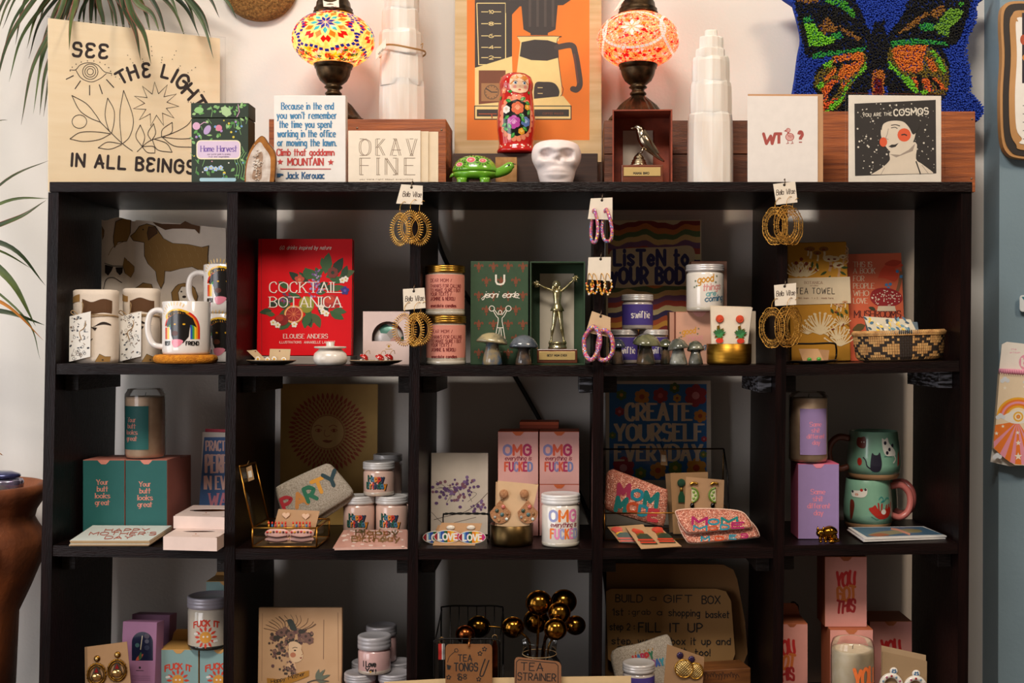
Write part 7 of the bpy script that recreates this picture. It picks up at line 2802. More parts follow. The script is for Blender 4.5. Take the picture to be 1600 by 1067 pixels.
def cookies(t):
 BE = M('d0986a', .7, bump=.9, bs=900, h2='b87a50', sc=300)
 for u, s_ in ((787, -1), (819, 1)):
  mb = MB()
  p = t.P(u, 772, 4)
  mb.ball(p, 7, 4, 7, BE, 16, 10)
  t.part('stud', mb)
  mb = MB()
  uu, vv = u - 1.5 + (4 if s_ > 0 else -1), 800
  y = t.P(uu, vv).y
  P = [(t.x(uu + s_ * 3 + 16 * math.sin(q) * (1 if math.cos(q) < 0 else 1 - .75 * math.cos(q) ** .8)), t.z(vv - 18 * math.cos(q) - 0)) for q in [2 * math.pi * i / 40 for i in range(40)]]
  mb.prism(P, y - 4, y - 1.2, BE)
  for du, dv, r, h in ((-6, -2, 3.4, '3a4a3a'), (4, -8, 3.6, 'c86a5a'), (2, 4, 3.4, '4a6a6a'), (-9, 8, 2.4, 'a0a098'), (10, 3, 2.6, '8a5a2a'), (9, 11, 2.6, 'd8e0d8'), (-3, 13, 2.6, 'b08a5a')):
   mb.ball((t.x(uu + s_ * 2 + du), y - 4, t.z(vv + dv)), r, 2, r, M(h, .1, coat=1), 8, 6)
  mb.tube([(p.x, p.y, p.z - 6), (t.x(uu + s_ * 2), y - 3, t.z(782))], 1.2, M('8a6a4a', .4, .8), 6)
  t.part('teardrop', mb)


earring_card('beige card of sparkly teardrop earrings standing in the bronze cup', [(776, 836), (824, 836), (841, 758), (777, 752)], .055, CUP.base + 4.4 * CUP.s, cookies, M('d4b088', .75), .1, None, 'earring_card', ((-3, 1, -2, M('c49c74', .8)),))

OPK, OOR = M('e2a8a0', .65), M('c85a34', .65)
cO = [M(h, .6) for h in ('8a82b0', 'd8583a', 'b02a5a')]
cF = [M(h, .6) for h in ('d8583a', 'b02a5a', '8a82b0', 'd8583a', 'b02a5a', '7a82b0')]


def omg(u, v, k=1.0, c1=None, c2=None):
 def f(c):
  c.text('OMG', u, u + 41 * k, v + 15 * k, v, c1 or cO, .25, 'round', 2.6)
  c.text('everything is', u + 1 * k, u + 42 * k, v + 23.5 * k, v + 17 * k, M('8a1f3a', .6), .15, 'round', 1.2, slant=.2)
  c.text('FUCKED', u + 1 * k, u + 43 * k, v + 40 * k, v + 27 * k, c2 or cF, .21, 'round', 2.6)
 return f


OG = 'pink candle cartons with orange flaps'
zo = shelf_z(1, 870) + .0006
NO = M('d86a3a', .6)
for a, b, lab in ((778, 841, 'pink orange-flapped carton at the bottom of the stack behind the bronze cup'), (843, 905, 'pink orange-flapped carton at the bottom of the stack behind the white jar')):
 o = pack(lab, a, b, 756.6, .15, zo, OPK, OOR, OG, 62, None, NO)
o1 = pack('pink carton with lavender, orange and crimson lettering, upper of the stack behind the bronze cup', 778, 841, 674, .15, o.top + .0004, OPK, OOR, OG, 62, omg(788, 695.5), NO)
o2 = pack('pink carton with lavender, orange and crimson lettering, upper of the stack behind the white jar', 843, 905, 674, .15, o.top + .0004, OPK, OOR, OG, 62, omg(851, 695.5), NO)
t = T('gift_box', 'orange-topped carton showing behind the two upper pink cartons', 'box', 842, .235, zo, OG)
mb = MB()
mb.box(t.x(812), t.x(873), 0, 50, 0, t.z(664), M('b04a2c', .65), .5)
mb.box(t.x(812), t.x(873), -.4, 50, t.z(664), t.z(659), OOR, .5)
t.solo(mb)

jar('large white lidded candle jar with pastel and orange lettering, before the pink cartons', 876, 30.5, 770.5, 785, .05, shelf_z(1, 876) + .0006, None, M('e8dfd4', .12, coat=.8), M('e4e0de', .35, .1), None,
 omg(859, 794, 1.06, [M(h, .5) for h in ('a0a4d0', 'f07a2a', 'e888b8')], [M(h, .5) for h in ('f07a2a', 'e888b8', 'a0a4d0', 'f07a2a', 'e888b8', 'a0a4d0')]), foot=M('c8c0b0', .08, coat=1))

# ---------------------------------------------------------------- bay four
t = on(1, 1029, .272, 'art_print', 'blue flowered print with cream capitals in a white border at the back', 'print', rx=-1)
mb = MB()
mb.box(t.x(947), t.x(1112), 0, 2.4, 0, t.z(595), M('d8cab8', .7), .4)
c = t.front(mb, 0)
c.rect(952, 1104, 600, 750, M('2a70b4', .7))
for u, v, r, h, hc in ((1003, 620, 13, 'd8902a', 'b84a1c'), (1032, 618, 13, 'a82a30', 'd86a6a'), (1087, 618, 19, 'b0303a', 'e08a8a'), (1058, 622, 7, 'd8a03a', 'a84a1c'), (968, 643, 8, 'b0303a', 'e08a8a'), (971, 617, 9, '5a7a2a', 'd8a03a'), (1054, 606, 9, '4a6a2a', 'd8a03a'), (1094, 650, 11, 'e0902a', 'b84a1c'), (1100, 686, 5, 'c83a4a', 'e8a0a0'), (974, 731, 19, 'b83040', 'e8a0a8'), (1001, 739, 10, '6a8a3a', 'd8b03a'), (1028, 735, 14, 'e0962a', 'c84a1c'), (1055, 731, 12, '6a8a3a', 'd8b03a'), (1088, 731, 17, 'e0962a', 'b83a1c'), (1099, 710, 6, '6a8a3a', 'd8b03a'), (957, 680, 6, '6a8a3a', 'd8b03a')):
 c.flower(u, v, r, M(h, .7), M(hc, .7), 6, .38)
CP = M('f2d8ba', .7)
for st, a, b, yb, yt in (('CREATE', 979, 1079, 656, 631), ('YOURSELF', 962, 1098, 688, 663), ('EVERYDAY', 962, 1096, 719, 695)):
 c.text(st, a, b, yb, yt, CP, .25, 'serif', 2.4)
t.part('sheet', mb)
mb = MB()
mb.box(t.x(945), t.x(1116), -1, 3.6, 0, t.z(593), clear('plastic_sleeve', gloss=.35, bump=.25, rough=.08))
t.part('sleeve', mb)

t = on(1, 1048, .085, 'glass_display_box', 'wide brass-edged glass box with its lid up, holding earring cards and a pouch', 'box', 'brass-edged glass boxes')
B1 = t
k = lambda px, py, y: t.at(px, py, y)
x0, x1, h = t.x(944.5), t.x(1143), t.z(801.5)
d = .135 / t.s
V8 = [Vector(p) for p in ((x0, 0, 1.4), (x1, 0, 1.4), (x1, d, 1.4), (x0, d, 1.4), (x0, 0, h), (x1, 0, h), (x1, d, h), (x0, d, h))]
mb = MB()
edge_frame(mb, V8, ((0, 1), (1, 2), (2, 3), (3, 0), (4, 5), (5, 6), (6, 7), (7, 4), (0, 4), (1, 5), (2, 6), (3, 7)), 1.1, BRF)
t.part('frame', mb)
mb = MB()
for f in ((0, 1, 5, 4), (1, 2, 6, 5), (2, 3, 7, 6), (3, 0, 4, 7)):
 mb.add(V8, [f], PANE)
t.part('pane', mb)
up = Vector((0, -20, 92))
lid = [V8[7], V8[6], V8[6] + up, V8[7] + up]
mb = MB()
edge_frame(mb, lid, ((0, 1), (1, 2), (2, 3), (3, 0)), 1.3, M('6a5030', .4, .9))
mb.tube([lid[2], lid[2].lerp(V8[6], .5) + Vector((6, -14, 0)), V8[5].lerp(V8[6], .3)], 1.4, BLACKWIRE, 6)
lo = t.part('lid_frame', mb)
mb = MB()
mb.add(lid, [(0, 1, 2, 3)], PANE)
t.part('pane', mb, lo)
mb = MB()
e = lid[3].lerp(lid[2], .5)
mb.tube([e + Vector((-4, -1, 12)), e + Vector((0, -2, 0)), e + Vector((1, -2, -4))], .5, BLACKWIRE, 5)
slab(mb, e + Vector((-4, -3, -26)), e + Vector((7, -3, -27)), e + Vector((5, -2, -3)), e + Vector((-5, -2, -2)), .6, KRAFT)
slab(mb, e + Vector((-3, -3.6, -20)), e + Vector((4, -3.6, -21)), e + Vector((4, -3, -10)), e + Vector((-3, -3, -9)), .3, PAPER)
t.part('price_tag', mb, lo)

ROSE = glitter('c87a62', 5, 620, pal=('e0a088', 'a85a48', 'f0c0a8', 'b86a54'))
MAG, TQ, ORG2, TGR = M('c0246a', .5, bump=.8, bs=1400), M('2a9ab0', .5, bump=.8, bs=1400), M('e0582a', .5, bump=.8, bs=1400), M('1f8a86', .5, bump=.8, bs=1400)


def letters(rows, warp=None):
 def f(c):
  for ch, a, b, yb, yt, m, q in rows:
   c.text(ch, a, b, yb, yt, m, .34, 'round', rot=q, warp=warp)
 return f


soft_upright('pouch', 'coral beaded pouch with bright letters, slumped in the wide glass box', 'pouch', [(948, 742), (957, 735), (968, 738), (1034, 763), (1044, 769), (1042, 800), (1038, 820), (1030, 823), (990, 812), (953, 800), (945, 792), (946, 765)], .125, shelf_z(1, 1000) + .003, 10, ROSE, 'coral beaded pouches',
    letters([('M', 966, 982, 777, 757, M('a82a50', .5), 4), ('O', 988, 1002, 780, 765, TQ, 4), ('M', 1007, 1025, 789, 769, TGR, 8), ('M', 962, 976, 797, 777, TGR, 10), ('O', 981, 995, 799, 785, ORG2, 8), ('D', 998, 1010, 804, 790, TQ, 8), ('E', 1013, 1026, 812, 796, M('c0303a', .5), 8)]), .1)


def limes(t):
 for u, s_ in ((1084, -1), (1116, 1)):
  mb = MB()
  X = lambda a, b, dd=0: (t.x(a), t.P(a, b).y - 1 - dd, t.z(b))
  v = 774
  r = 11
  P = [(t.x(u + s_ * (3 - r * math.sin(q) * .95)), t.z(v + r * math.cos(q))) for q in [math.pi * i / 16 for i in range(17)]]
  y = t.P(u, v).y
  mb.prism(P if s_ < 0 else P[::-1], y - 3, y - .5, M('d8d0a8', .4))
  mb.tube([(p[0], y - 3, p[1]) for p in P], 1.5, M('6a8a2a', .35, coat=.5), 6)
  for q in (.6, 1.57, 2.5):
   mb.ball((t.x(u + s_ * (3 - 6 * math.sin(q))), y - 3.2, t.z(v + 6 * math.cos(q))), 2.4, 1, 2.4, M('8aa84a', .3, coat=.6), 7, 5)
  mb.tube(cat([X(u - 5, 758, 2), X(u, 755, 2), X(u + 7, 757, 2)], 4), 1.8, GOLD, 6)
  mb.ball(X(u - 2, 790, 2), 3.6, 3, 4.4, M('3a3a3a', .1, 1.0), 10, 8), mb.tube([X(u - 2, 784, 2), X(u - 2, 787, 2)], 1, GOLD, 6)
  mb.lathe([(4.4, 0), (5, 3), (4, 7), (2.4, 9)], M('c8c8c8', .12, 1.0), 12, (t.x(u - 2), y - 3))
  n = 48
  for i in range(len(mb.v) - n, len(mb.v)):
   p = mb.v[i]
   mb.v[i] = (p[0], p[1], p[2] + t.z(803))
  t.part('earring', mb)


z4 = shelf_z(1, 1080) + .0026
earring_card('kraft card of lime slice earrings standing in the wide glass box', [(1068, 836), (1129, 838), (1133, 751), (1073, 746)], .12, z4, limes, M('ae8660', .8), .12, 'earring cards in the glass box')


def bottles(us, v0):
 def f(t):
  for u in us:
   mb = MB()
   y = lambda b: t.P(u, b).y - 1
   mb.ball((t.x(u), y(755) - 1, t.z(755)), 6.5, 3, 6.5, M('1f4a30', .5, bump=.8, bs=1200), 14, 8)
   mb.prism([(t.x(u - 5), t.z(785)), (t.x(u + 5), t.z(785)), (t.x(u + 5), t.z(776)), (t.x(u + 2), t.z(768)), (t.x(u - 2), t.z(768)), (t.x(u - 5), t.z(776))], y(780) - 2.4, y(780), M('1c4a2c', .4))
   mb.tube([(t.x(u), y(768) - 1, t.z(768)), (t.x(u), y(762) - 1, t.z(762))], 2.4, M('a8803a', .4, .8), 8)
   t.part('earring', mb)
 return f


earring_card('kraft card of green bottle earrings behind the lime slice card', [(1052, 834), (1106, 834), (1107, 738), (1048, 740)], .145, z4, bottles((1065,), 0), M('9c764e', .8), .08, 'earring cards in the glass box')
earring_card('tan card farthest back in the wide glass box', [(1046, 832), (1060, 832), (1056, 739), (1040, 741)], .165, z4, None, M('8a6a48', .8), .08, 'earring cards in the glass box')


def champagne(us):
 def f(c):
  RD2, DGR = M('d8452a', .35, coat=.5), M('1f4030', .35, coat=.5)
  for (sx, sy), (bx_, by_), (ex, ey) in us:
   c.h = 1.2
   c.disc(sx, sy, 9, RD2, 4), c.disc(sx + 3, sy + 4, 7, M('c83a2a', .35), 2.6)
   c.disc((sx * .5 + bx_ * .5) + 1, (sy + by_) / 2 + 1.5, 7.5, M('c8962c', .3, .8), 3)
   c.poly([(bx_ - 10, by_ - 2), (bx_ - 5, by_ - 6), (bx_ + 6, by_ - 6), (bx_ + 12, by_ - 1), (ex + 13, ey), (ex - 12, ey)], DGR)
   for q in (.35, .75):
    mx, my = bx_ + (ex - bx_) * q, by_ + (ey - by_) * q
    c.poly([(mx - 12, my - 1.4), (mx + 12, my - 1.4), (mx + 12.6, my + 1.2), (mx - 12, my + 1.2)], RD2)
 return f


lying('earring_card', 'kraft card of green champagne bottle earrings lying askew beside the front one', 'earrings', [(968, 847), (1022, 850), (1005, 819), (949, 823)], shelf_z(1, 980) + .0008, .0014, KRAFT, 'champagne earring cards', champagne([((964, 827), (974, 838), (984, 848))]), tilt=.079)
lying('earring_card', 'kraft card of two champagne bottle earrings lying at the shelf front', 'earrings', [(1002, 857), (1065, 853), (1031, 823.5), (977, 822.5)], shelf_z(1, 1020) + .0024, .0014, M('c29a70', .8), 'champagne earring cards', champagne([((996, 829), (1005, 841), (1015, 851)), ((1027, 828), (1037, 840), (1043, 849))]), tilt=.07)
PIP = M('e8c0a8', .5)
zp = shelf_z(1, 1120) + .002
soft_upright('pouch', 'coral beaded pouch leaning at the shelf front, lower of two', 'pouch', [(1064, 826), (1072, 843), (1083, 849), (1130, 846), (1180, 841), (1188, 838), (1180, 822), (1160, 812), (1100, 811), (1066, 814)], .032, zp, 9, ROSE, 'coral beaded pouches',
    letters([('M', 1096, 1108, 845, 838, TQ, 0), ('D', 1118, 1130, 844, 838, ORG2, 0), ('E', 1140, 1150, 842, 836, TQ, 0), ('S', 1158, 1168, 840, 834, MAG, 0)]), .75, PIP)
soft_upright('pouch', 'coral beaded pouch with bright letters leaning on top of another like it', 'pouch', [(1061, 811), (1070, 828), (1082, 835), (1130, 831), (1170, 828), (1178, 825), (1172, 812), (1158, 804), (1110, 801), (1064, 803)], .016, zp, 9, ROSE, 'coral beaded pouches',
    letters([('M', 1082, 1104, 819, 808, MAG, 2), ('O', 1108, 1122, 819, 811, TQ, 0), ('M', 1128, 1152, 819, 809, TGR, -2), ('M', 1084, 1104, 828, 821, TQ, 2), ('O', 1108, 1120, 828, 822, ORG2, 0), ('D', 1126, 1138, 827, 820, TQ, 0), ('E', 1144, 1162, 825, 817, MAG, -2)]), .75, PIP)

# ---------------------------------------------------------------- bay five
LAVB, LAVS, PKT2 = M('9a82b4', .65), M('c85a78', .65), M('e88aa0', .6)


def same(u, v, k=1.0):
 def f(c):
  for i, (st, a, b) in enumerate((('Same', 5, 27), ('shit', 8, 24), ('different', 0, 35), ('day', 10, 24))):
   c.text(st, u + a * k, u + b * k, v + i * 11 * k, v + i * 11 * k - 7.6 * k, PKT2, .18, 'serif', 1.6)
 return f


lb = pack('lavender carton with pink lettering, under the tall lavender-labelled candle', 1247, 1311, 724.5, .068, shelf_z(1, 1279) + .0008, LAVB, LAVS, None, 62, same(1262, 772), M('e88aa0', .6))
can_glass('can-shaped glass candle with a lavender label, standing on the lavender carton', 1263, 30.5, 612, 621, .1, lb.top + .0006, WAXT, (637, 708, 1244, 1291, LAVB), same(1255, 664, .85), 'can glass candles')

MINT, TANB = M('7fae94', .3, coat=.6, v=.02), M('c09468', .6)


def cat_mug(label, px, y, base, hw, h, hs, hm, pics):
 t = T('mug', label, 'mug', px, y, base, 'mint cat mugs', rz=-44 if hw < 32 else 0)
 pr = [(hw * .74, 0), (hw * .86, 1), (hw * .93, 5), (hw * .96, 9), (hw, h * .3), (hw * .985, h * .5), (hw * .93, h * .8), (hw * .89, h - .8), (hw * .875, h), (hw * .85, h - .2), (hw * .84, h - 3), (hw * .9, h * .4), (hw * .8, 7), (0, 6)]

 def rad(z):
  for (r0, z0), (r1, z1) in zip(pr[:9], pr[1:9]):
   if z0 <= z <= z1:
    return r0 + (r1 - r0) * (z - z0) / max(1e-6, z1 - z0)
  return hw * .88
 mb = MB()
 mb.lathe(pr[:4], TANB, 48), mb.f.pop(), mb.mi.pop(), mb.sm.pop()
 mb.lathe(pr[3:], MINT, 48)
 mb.f.pop(-len(pr[3:]) * 0 - 1) if False else None
 c = t.cyl(mb, rad)
 c.h, c.step = .5, 2
 pics(c)
 t.part('cup', mb)
 mb = MB()
 q = [(hs * (hw * .93), 0, h * .84), (hs * (hw + 14), 0, h * .86), (hs * (hw + 26), 0, h * .72), (hs * (hw + 29), 0, h * .5), (hs * (hw + 24), 0, h * .3), (hs * (hw + 12), 0, h * .2), (hs * (hw * .97), 0, h * .24)]
 mb.tube(cat(q, 6), 5.2, hm, 12, flat=1.2)
 t.part('handle', mb)
 t.top = base + (h + .3) * t.s
 return t


NVYC, WCAT, RCAT, BRC = M('1f1c2c', .4), M('e0dcd0', .4), M('b02a1c', .4), M('6a2a1c', .4)


def pics_up(c):
 c.poly(cat([(1350, 728), (1351, 712), (1353, 704), (1356, 707), (1361, 707), (1364, 703), (1366, 711), (1367, 722), (1364, 732), (1355, 733)], 3, True), NVYC)
 c.line([(1351, 729), (1345, 724), (1343, 716), (1339, 711)], 1.8, NVYC, True)
 c.poly(cat([(1368, 682), (1372, 684), (1377, 681), (1380, 690), (1390, 700), (1392, 708), (1384, 709), (1374, 708), (1369, 698)], 3, True), WCAT)
 c.line([(1389, 708), (1392, 714), (1387, 720)], 2.2, WCAT, True)
 for u, v in ((1373, 689), (1380, 699), (1386, 693), (1376, 704)):
  c.disc(u, v, 2.4, NVYC, 3, 8)
 c.poly(cat([(1330, 682), (1336, 681), (1343, 680), (1344, 690), (1342, 697), (1334, 697), (1328, 692)], 3, True), BRC)
 c.disc(1337, 688, 1, WCAT), c.disc(1341, 688, 1, WCAT), c.disc(1333, 718, 4, RCAT, 6)
 c.poly([(1397, 726), (1399, 706), (1403, 702), (1402, 722)], RCAT), c.line([(1371, 709.5), (1384, 710)], 1.4, M('3f7a6a', .4)), c.line([(1352, 733.5), (1364, 733)], 1.4, M('3f7a6a', .4))


def pics_low(c):
 c.poly(cat([(1348, 790), (1354, 787), (1358, 784), (1362, 790), (1370, 795), (1376, 792), (1384, 788), (1388, 795), (1380, 804), (1366, 806), (1356, 800)], 3, True), RCAT)
 for a, b in (((1364, 792), (1363, 782)), ((1368, 793), (1369, 783)), ((1376, 793), (1378, 785)), ((1381, 792), (1383, 784))):
  c.line([a, b], 2.4, RCAT, cap=True)
 c.line([(1386, 795), (1388, 786), (1390, 781)], 2, RCAT, True), c.disc(1372, 795, 4.5, WCAT, 4)
 c.line([(1364, 776), (1368, 772), (1372, 776), (1368, 780), (1374, 778), (1378, 774), (1384, 775)], 1.3, M('2f8a86', .4), True)
 c.line([(1352, 802), (1360, 807), (1376, 807)], 1.6, M('3f7a6a', .4))
 c.poly(cat([(1321, 764), (1330, 763), (1340, 762), (1346, 759), (1346, 768), (1340, 773), (1330, 773), (1322, 772)], 3, True), WCAT)
 c.disc(1330, 769, 3, M('c0602a', .4), 2), c.disc(1338, 762, 2.4, RCAT), c.disc(1344, 761, 2, NVYC), c.disc(1323, 765, 2, NVYC)
 c.poly(cat([(1318, 780), (1324, 778), (1326, 786), (1322, 806), (1318, 806)], 3, True), BRC)


zm = shelf_z(1, 1408) + .0008
ml = cat_mug('mint cat mug with a pink handle, below the brown-handled one', 1356, .2, zm, 37.5, 76, 1, M('d87a70', .35, coat=.4), pics_low)
cat_mug('mint cat mug with a brown handle, on top of the stack', 1365, .2, ml.top, 41, 74.5, -1, M('6a3420', .4, coat=.4), pics_up)
cat_mug('mint cat mug with a pink handle, half hidden behind the lower mug', 1373, .284, zm + .001, 29, 73, 1, M('c86a64', .35, coat=.4), lambda c: None)

t = on(1, 1291, .03, 'cat_figurine', 'small shiny gold crouching cat figurine before the lavender carton', 'figurine')
GC = M('b8852c', .12, 1.0, h2='8a5c18', sc=60)
mb = MB()
z, x = t.z, t.x
rr_ = [(1304, 836, 3), (1303, 833, 8), (1298, 832, 10.5), (1291, 833, 9.5), (1286, 834, 7.5), (1281, 836, 5)]
P = cat([(x(a), 2, z(b)) for a, b, r in rr_], 4)
mb.tube(P, [v.x for v in cat([(r, 0, 0) for a, b, r in rr_], 4)], GC, 16)
mb.ball((x(1282), -3, z(832)), 7.4, 6.6, 6.6, GC, 16, 12)
mb.ball((x(1300), 2, 8), 9, 8, 8, GC, 14, 10)
for s_ in (-1, 1):
 mb.tube([(x(1286) + s_ * 3, 0, 12), (x(1285.5) + s_ * 3.6, -2, 7), (x(1285) + s_ * 4, -4, 2)], [4, 3.2, 2.6], GC, 10)
for s_ in (-1, 1):
 mb.lathe([(2.8, 0), (1.6, 3), (.2, 6)], GC, 8, (x(1282) + s_ * 4.4, -3))
 for i in range(len(mb.v) - 24, len(mb.v)):
  p = mb.v[i]
  mb.v[i] = (p[0], p[1], p[2] + z(827.5))
 mb.ball((x(1282) + s_ * 2.8, -9.2, z(831)), 1.1, .6, 1.1, M('2a1c0c', .2), 6, 5)
 mb.ball((x(1285) + s_ * 4, -5, 2.4), 3, 5, 2.4, GC, 10, 6)
 mb.ball((x(1300) + s_ * 2, -3 + s_ * 6, 3), 6, 4.5, 3, GC, 10, 6)
mb.ball((x(1281.6), -9.4, z(834.4)), 1.6, 1.4, 1.2, GC, 8, 6)
mb.tube(cat([(x(1308), 2, 5), (x(1310), -4, 3), (x(1303), -9, 2.4), (x(1294), -10, 2.4)], 5), 1.8, GC, 8)
t.solo(mb)


def mag(c):
 c.poly([(1355, 839), (1474, 835), (1441, 823), (1330, 824)], M('4a6a84', .4))
 c.poly(cat([(1356, 836), (1372, 831), (1392, 829), (1420, 826), (1440, 829), (1436, 832), (1410, 833), (1380, 837)], 4, True), M('8a8468', .5)), c.poly(cat([(1358, 836), (1376, 833), (1390, 836), (1372, 838)], 4, True), M('a0603f', .5))
 c.line([(1392, 826), (1402, 827.5), (1412, 831), (1422, 835)], 3, M('c88a74', .5), True), c.disc(1428, 829, 11, M('8a8058', .5), 2.4)


lying('card_stack', 'stack of cards with a blue printed cover, lying before the mint mugs', 'cards', [(1351, 841.5), (1479, 837), (1443, 822), (1325, 823.5)], shelf_z(1, 1474) + .0008, .0058, M('dcdad6', .5), None, mag, M('e0dcd8', .6), 3, tilt=.146)

# ---------------------------------------------------------------- third shelf (its front edge is below the picture)
def z3(px):
 return shelf_z(2, px) + .0018


def drops(t):
 for u, v in ((150, 1030), (182, 1024)):
  mb = MB()
  X = lambda a, b, dd=0: (t.x(a), t.P(a, b).y - 1 - dd, t.z(b))
  AG = M('a8782a', .3, 1.0, h2='5a3c14', sc=120)
  mb.ball(X(u, v), 5, 2.4, 5, AG, 14, 8), mb.ball(X(u, v, 2), 2.6, 1.4, 2.6, M('d8b878', .15, .6), 10, 6)
  vv = v + 25
  for k, r in ((1, 1.3), (.8, .9)):
   mb.tube([X(u + 14 * k * math.sin(q), vv - 15 * k * math.cos(q) * (1.15 if math.cos(q) > 0 else 1), 1) for q in [2 * math.pi * i / 30 for i in range(30)]], r, AG, 6, True)
  for i in range(20):
   q = 2 * math.pi * i / 20
   mb.ball(X(u + 14.6 * math.sin(q), vv - 15.6 * math.cos(q) * (1.15 if math.cos(q) > 0 else 1), 1), 1.5, 1.2, 1.5, AG, 6, 4)
  mb.prism([(t.x(u - 9), t.z(vv + 5)), (t.x(u + 9), t.z(vv + 5)), (t.x(u + 3), t.z(vv - 12)), (t.x(u - 3), t.z(vv - 12))], t.P(u, vv).y - 1.6, t.P(u, vv).y - .4, M('3a2c1c', .6))
  mb.ball(X(u, vv + 3, 2), 8, 3, 6, M('d8b070', .08, .9), 14, 8), mb.prism([(t.x(u - 3), t.z(vv - 4)), (t.x(u + 3), t.z(vv - 4)), (t.x(u), t.z(vv - 11))], t.P(u, vv).y - 3, t.P(u, vv).y - 1.4, M('8a1418', .2, coat=.8))
  mb.tube([X(u, v + 5, 1), X(u, vv - 16, 1)], .7, AG, 5)
  t.part('earring', mb)


earring_card('brown card of antique gold teardrop earrings on the third shelf', [(138, 1128), (210, 1126), (196, 1004), (134, 1012)], .045, z3(165), drops, M('a5805a', .8), .05, None, 'earring_card', ((-5, 0, -1, M('8a6a48', .8)),))

MAUV = M('9a6a8c', .65)


def arch_box(label, px0, px1, pyt, y, win):
 t = T('window_box', label, 'box', (px0 + px1) / 2, y, z3(228) + .002, 'mauve arch-window boxes', rx=-5, rz=-6)
 a, b, zt = t.x(px0), t.x(px1), t.z(pyt)
 d = 26
 mb = MB()
 mb.box(a, b, .6, d, 0, zt, MAUV, .5)
 mb.box(a + .2, b - .2, 0, .6, 0, zt - .3, MAUV)
 c = t.front(mb, 0)
 if win:
  u0, u1, v0, v1 = win
  r = (u1 - u0) / 2
  c.poly([(u0, v1), (u1, v1)] + [(u0 + r + r * math.cos(R(q)), v0 + r - r * math.sin(R(q))) for q in range(0, 181, 12)], M('1a2038', .15, coat=.8))
  c.line([(u0 + r, v0 + 6), (u0 + r - 3, v0 + 28)], 1.2, M('c8b898', .4)), c.disc(u0 + r + 7, v0 + 15, 3.4, M('4a4a5a', .4)), c.disc(u0 + r + 7, v0 + 25, 4, M('2a3048', .4)), c.disc(u0 + r + 7, v0 + 7, 4, M('3a3040', .4)), c.disc(u0 + r - 8, v0 + 21, 3.4, M('3a5a5a', .4))
  c.leaf(u0 + 6, v1, 16, 6, -40, M('b8503a', .4)), c.leaf(u0 + 12, v1, 14, 5, -80, M('3a5a3a', .4))
  c.disc(u0 + r - 4, v1 + 11, 1.8, INK), c.line([(u0 + r - 10, v1 + 15.5), (u0 + r + 2, v1 + 15.8)], .9, INK)
  for i in range(3):
   c.line([(u0, v1 + 24 + i * 3), (u1 - 4, v1 + 24.6 + i * 3)], .6, M('6a4a62', .6))
 t.part('carton', mb)


arch_box('mauve box with a dark arched window, leaning behind the teardrop earring card', 185, 241, 974, .09, (206, 239, 987, 1032))
arch_box('mauve box edge showing behind the front arch-window box', 200, 262, 962, .206, None)

MNTB, OCH = M('8fb0ae', .65), M('c8964e', .65)
RDO = M('d8442a', .6)


def fit(u, v, k=1.0):
 def f(c):
  w = lambda X, Y: (X, Y + ((X - u) / k) ** 2 * .010 * k)
  c.text('FUCK IT', u - 20 * k, u + 21 * k, v, v - 8.5 * k, RDO, .27, 'round', 1.8, warp=w)
  for i in range(12):
   a = i * 30
   c.leaf(u + 9 * k * math.cos(R(a)), v + 18 * k + 9 * k * math.sin(R(a)), 9 * k, 4 * k, a, RDO)
  c.disc(u, v + 18 * k, 9 * k, M('e09a3a', .6), n=20)
  for s_ in (-3, 3):
   c.disc(u + s_ * k, v + 17 * k, 1.6 * k, M('f0e8d8', .6), n=8)
  for du, dv in ((-17, 13), (14, 25)):
   c.disc(u + du * k, v + dv * k, 2.6 * k, M('e8e4dc', .6), 2 * k, 10), c.disc(u + (du + 3) * k, v + (dv - .6) * k, 2 * k, M('e8e4dc', .6), n=8)
 return f


FG = 'mint cartons with ochre flaps'
f1 = pack('mint carton with an orange sun and red lettering, nearer the mauve box', 248.5, 310, 1014.5, .12, z3(300), MNTB, OCH, FG, 62, fit(278, 1045), M('d8a25c', .6), back=17)
f2 = pack('mint carton with an orange sun and red lettering, running behind the upright', 312, 373, 1014.5, .12, z3(300), MNTB, OCH, FG, 62, fit(341.5, 1045), M('d8a25c', .6))
pack('mint carton with an ochre flap, standing high at the back behind the sun candle', 322, 382, 908, .215, z3(300), MNTB, OCH, FG, 50, None, M('d8a25c', .6), back=9)
jar('white candle jar with an orange sun, on top of the mint cartons', 328, 34, 929, 946, .145, f2.top + .0006, None, M('d8ccba', .12, coat=.8), M('b0aab4', .35, .2), None, fit(331, 970, .98), foot=M('2a2a26', .08, coat=1))

# ---------------------------------------------------------------- bay two
t = T('tea_towel_print', 'cream vintage print of a woman with a flower and bird hat, on a thin board', 'print', 467, .1, z3(467), rx=-3)
mb = MB()
VT = M('cfa882', .75, h2='bf966e', sc=8)
mb.box(t.x(402), t.x(533), 0, 9, 0, t.z(951), VT, 1)
c = t.front(mb, 0)
c.line([(410, 958), (409, 1064)], .9, M('a07a5a', .75)), c.line([(528, 957), (529, 1064)], 1.2, M('a07a5a', .75)), c.line([(506, 968), (505.5, 1030)], 1, M('7a5a44', .75))
rr = random.Random(19)
HT = [M(h, .75) for h in ('5a4040', '6a4a4a', '4a3a34', '7a5a50', '3f3a34', '8a6a5a')]
for i in range(90):
 a, r_ = rr.uniform(0, 6.28), math.sqrt(rr.random())
 u, v = 457 + 33 * r_ * math.cos(a), 994 + 14 * r_ * math.sin(a) + (u_ if False else 0)
 c.disc(u, v, rr.uniform(1.5, 4), rr.choice(HT), n=8)
for i in range(50):
 c.disc(rr.gauss(434, 6), rr.gauss(1017, 10), rr.uniform(1.4, 3), rr.choice(HT), n=8)
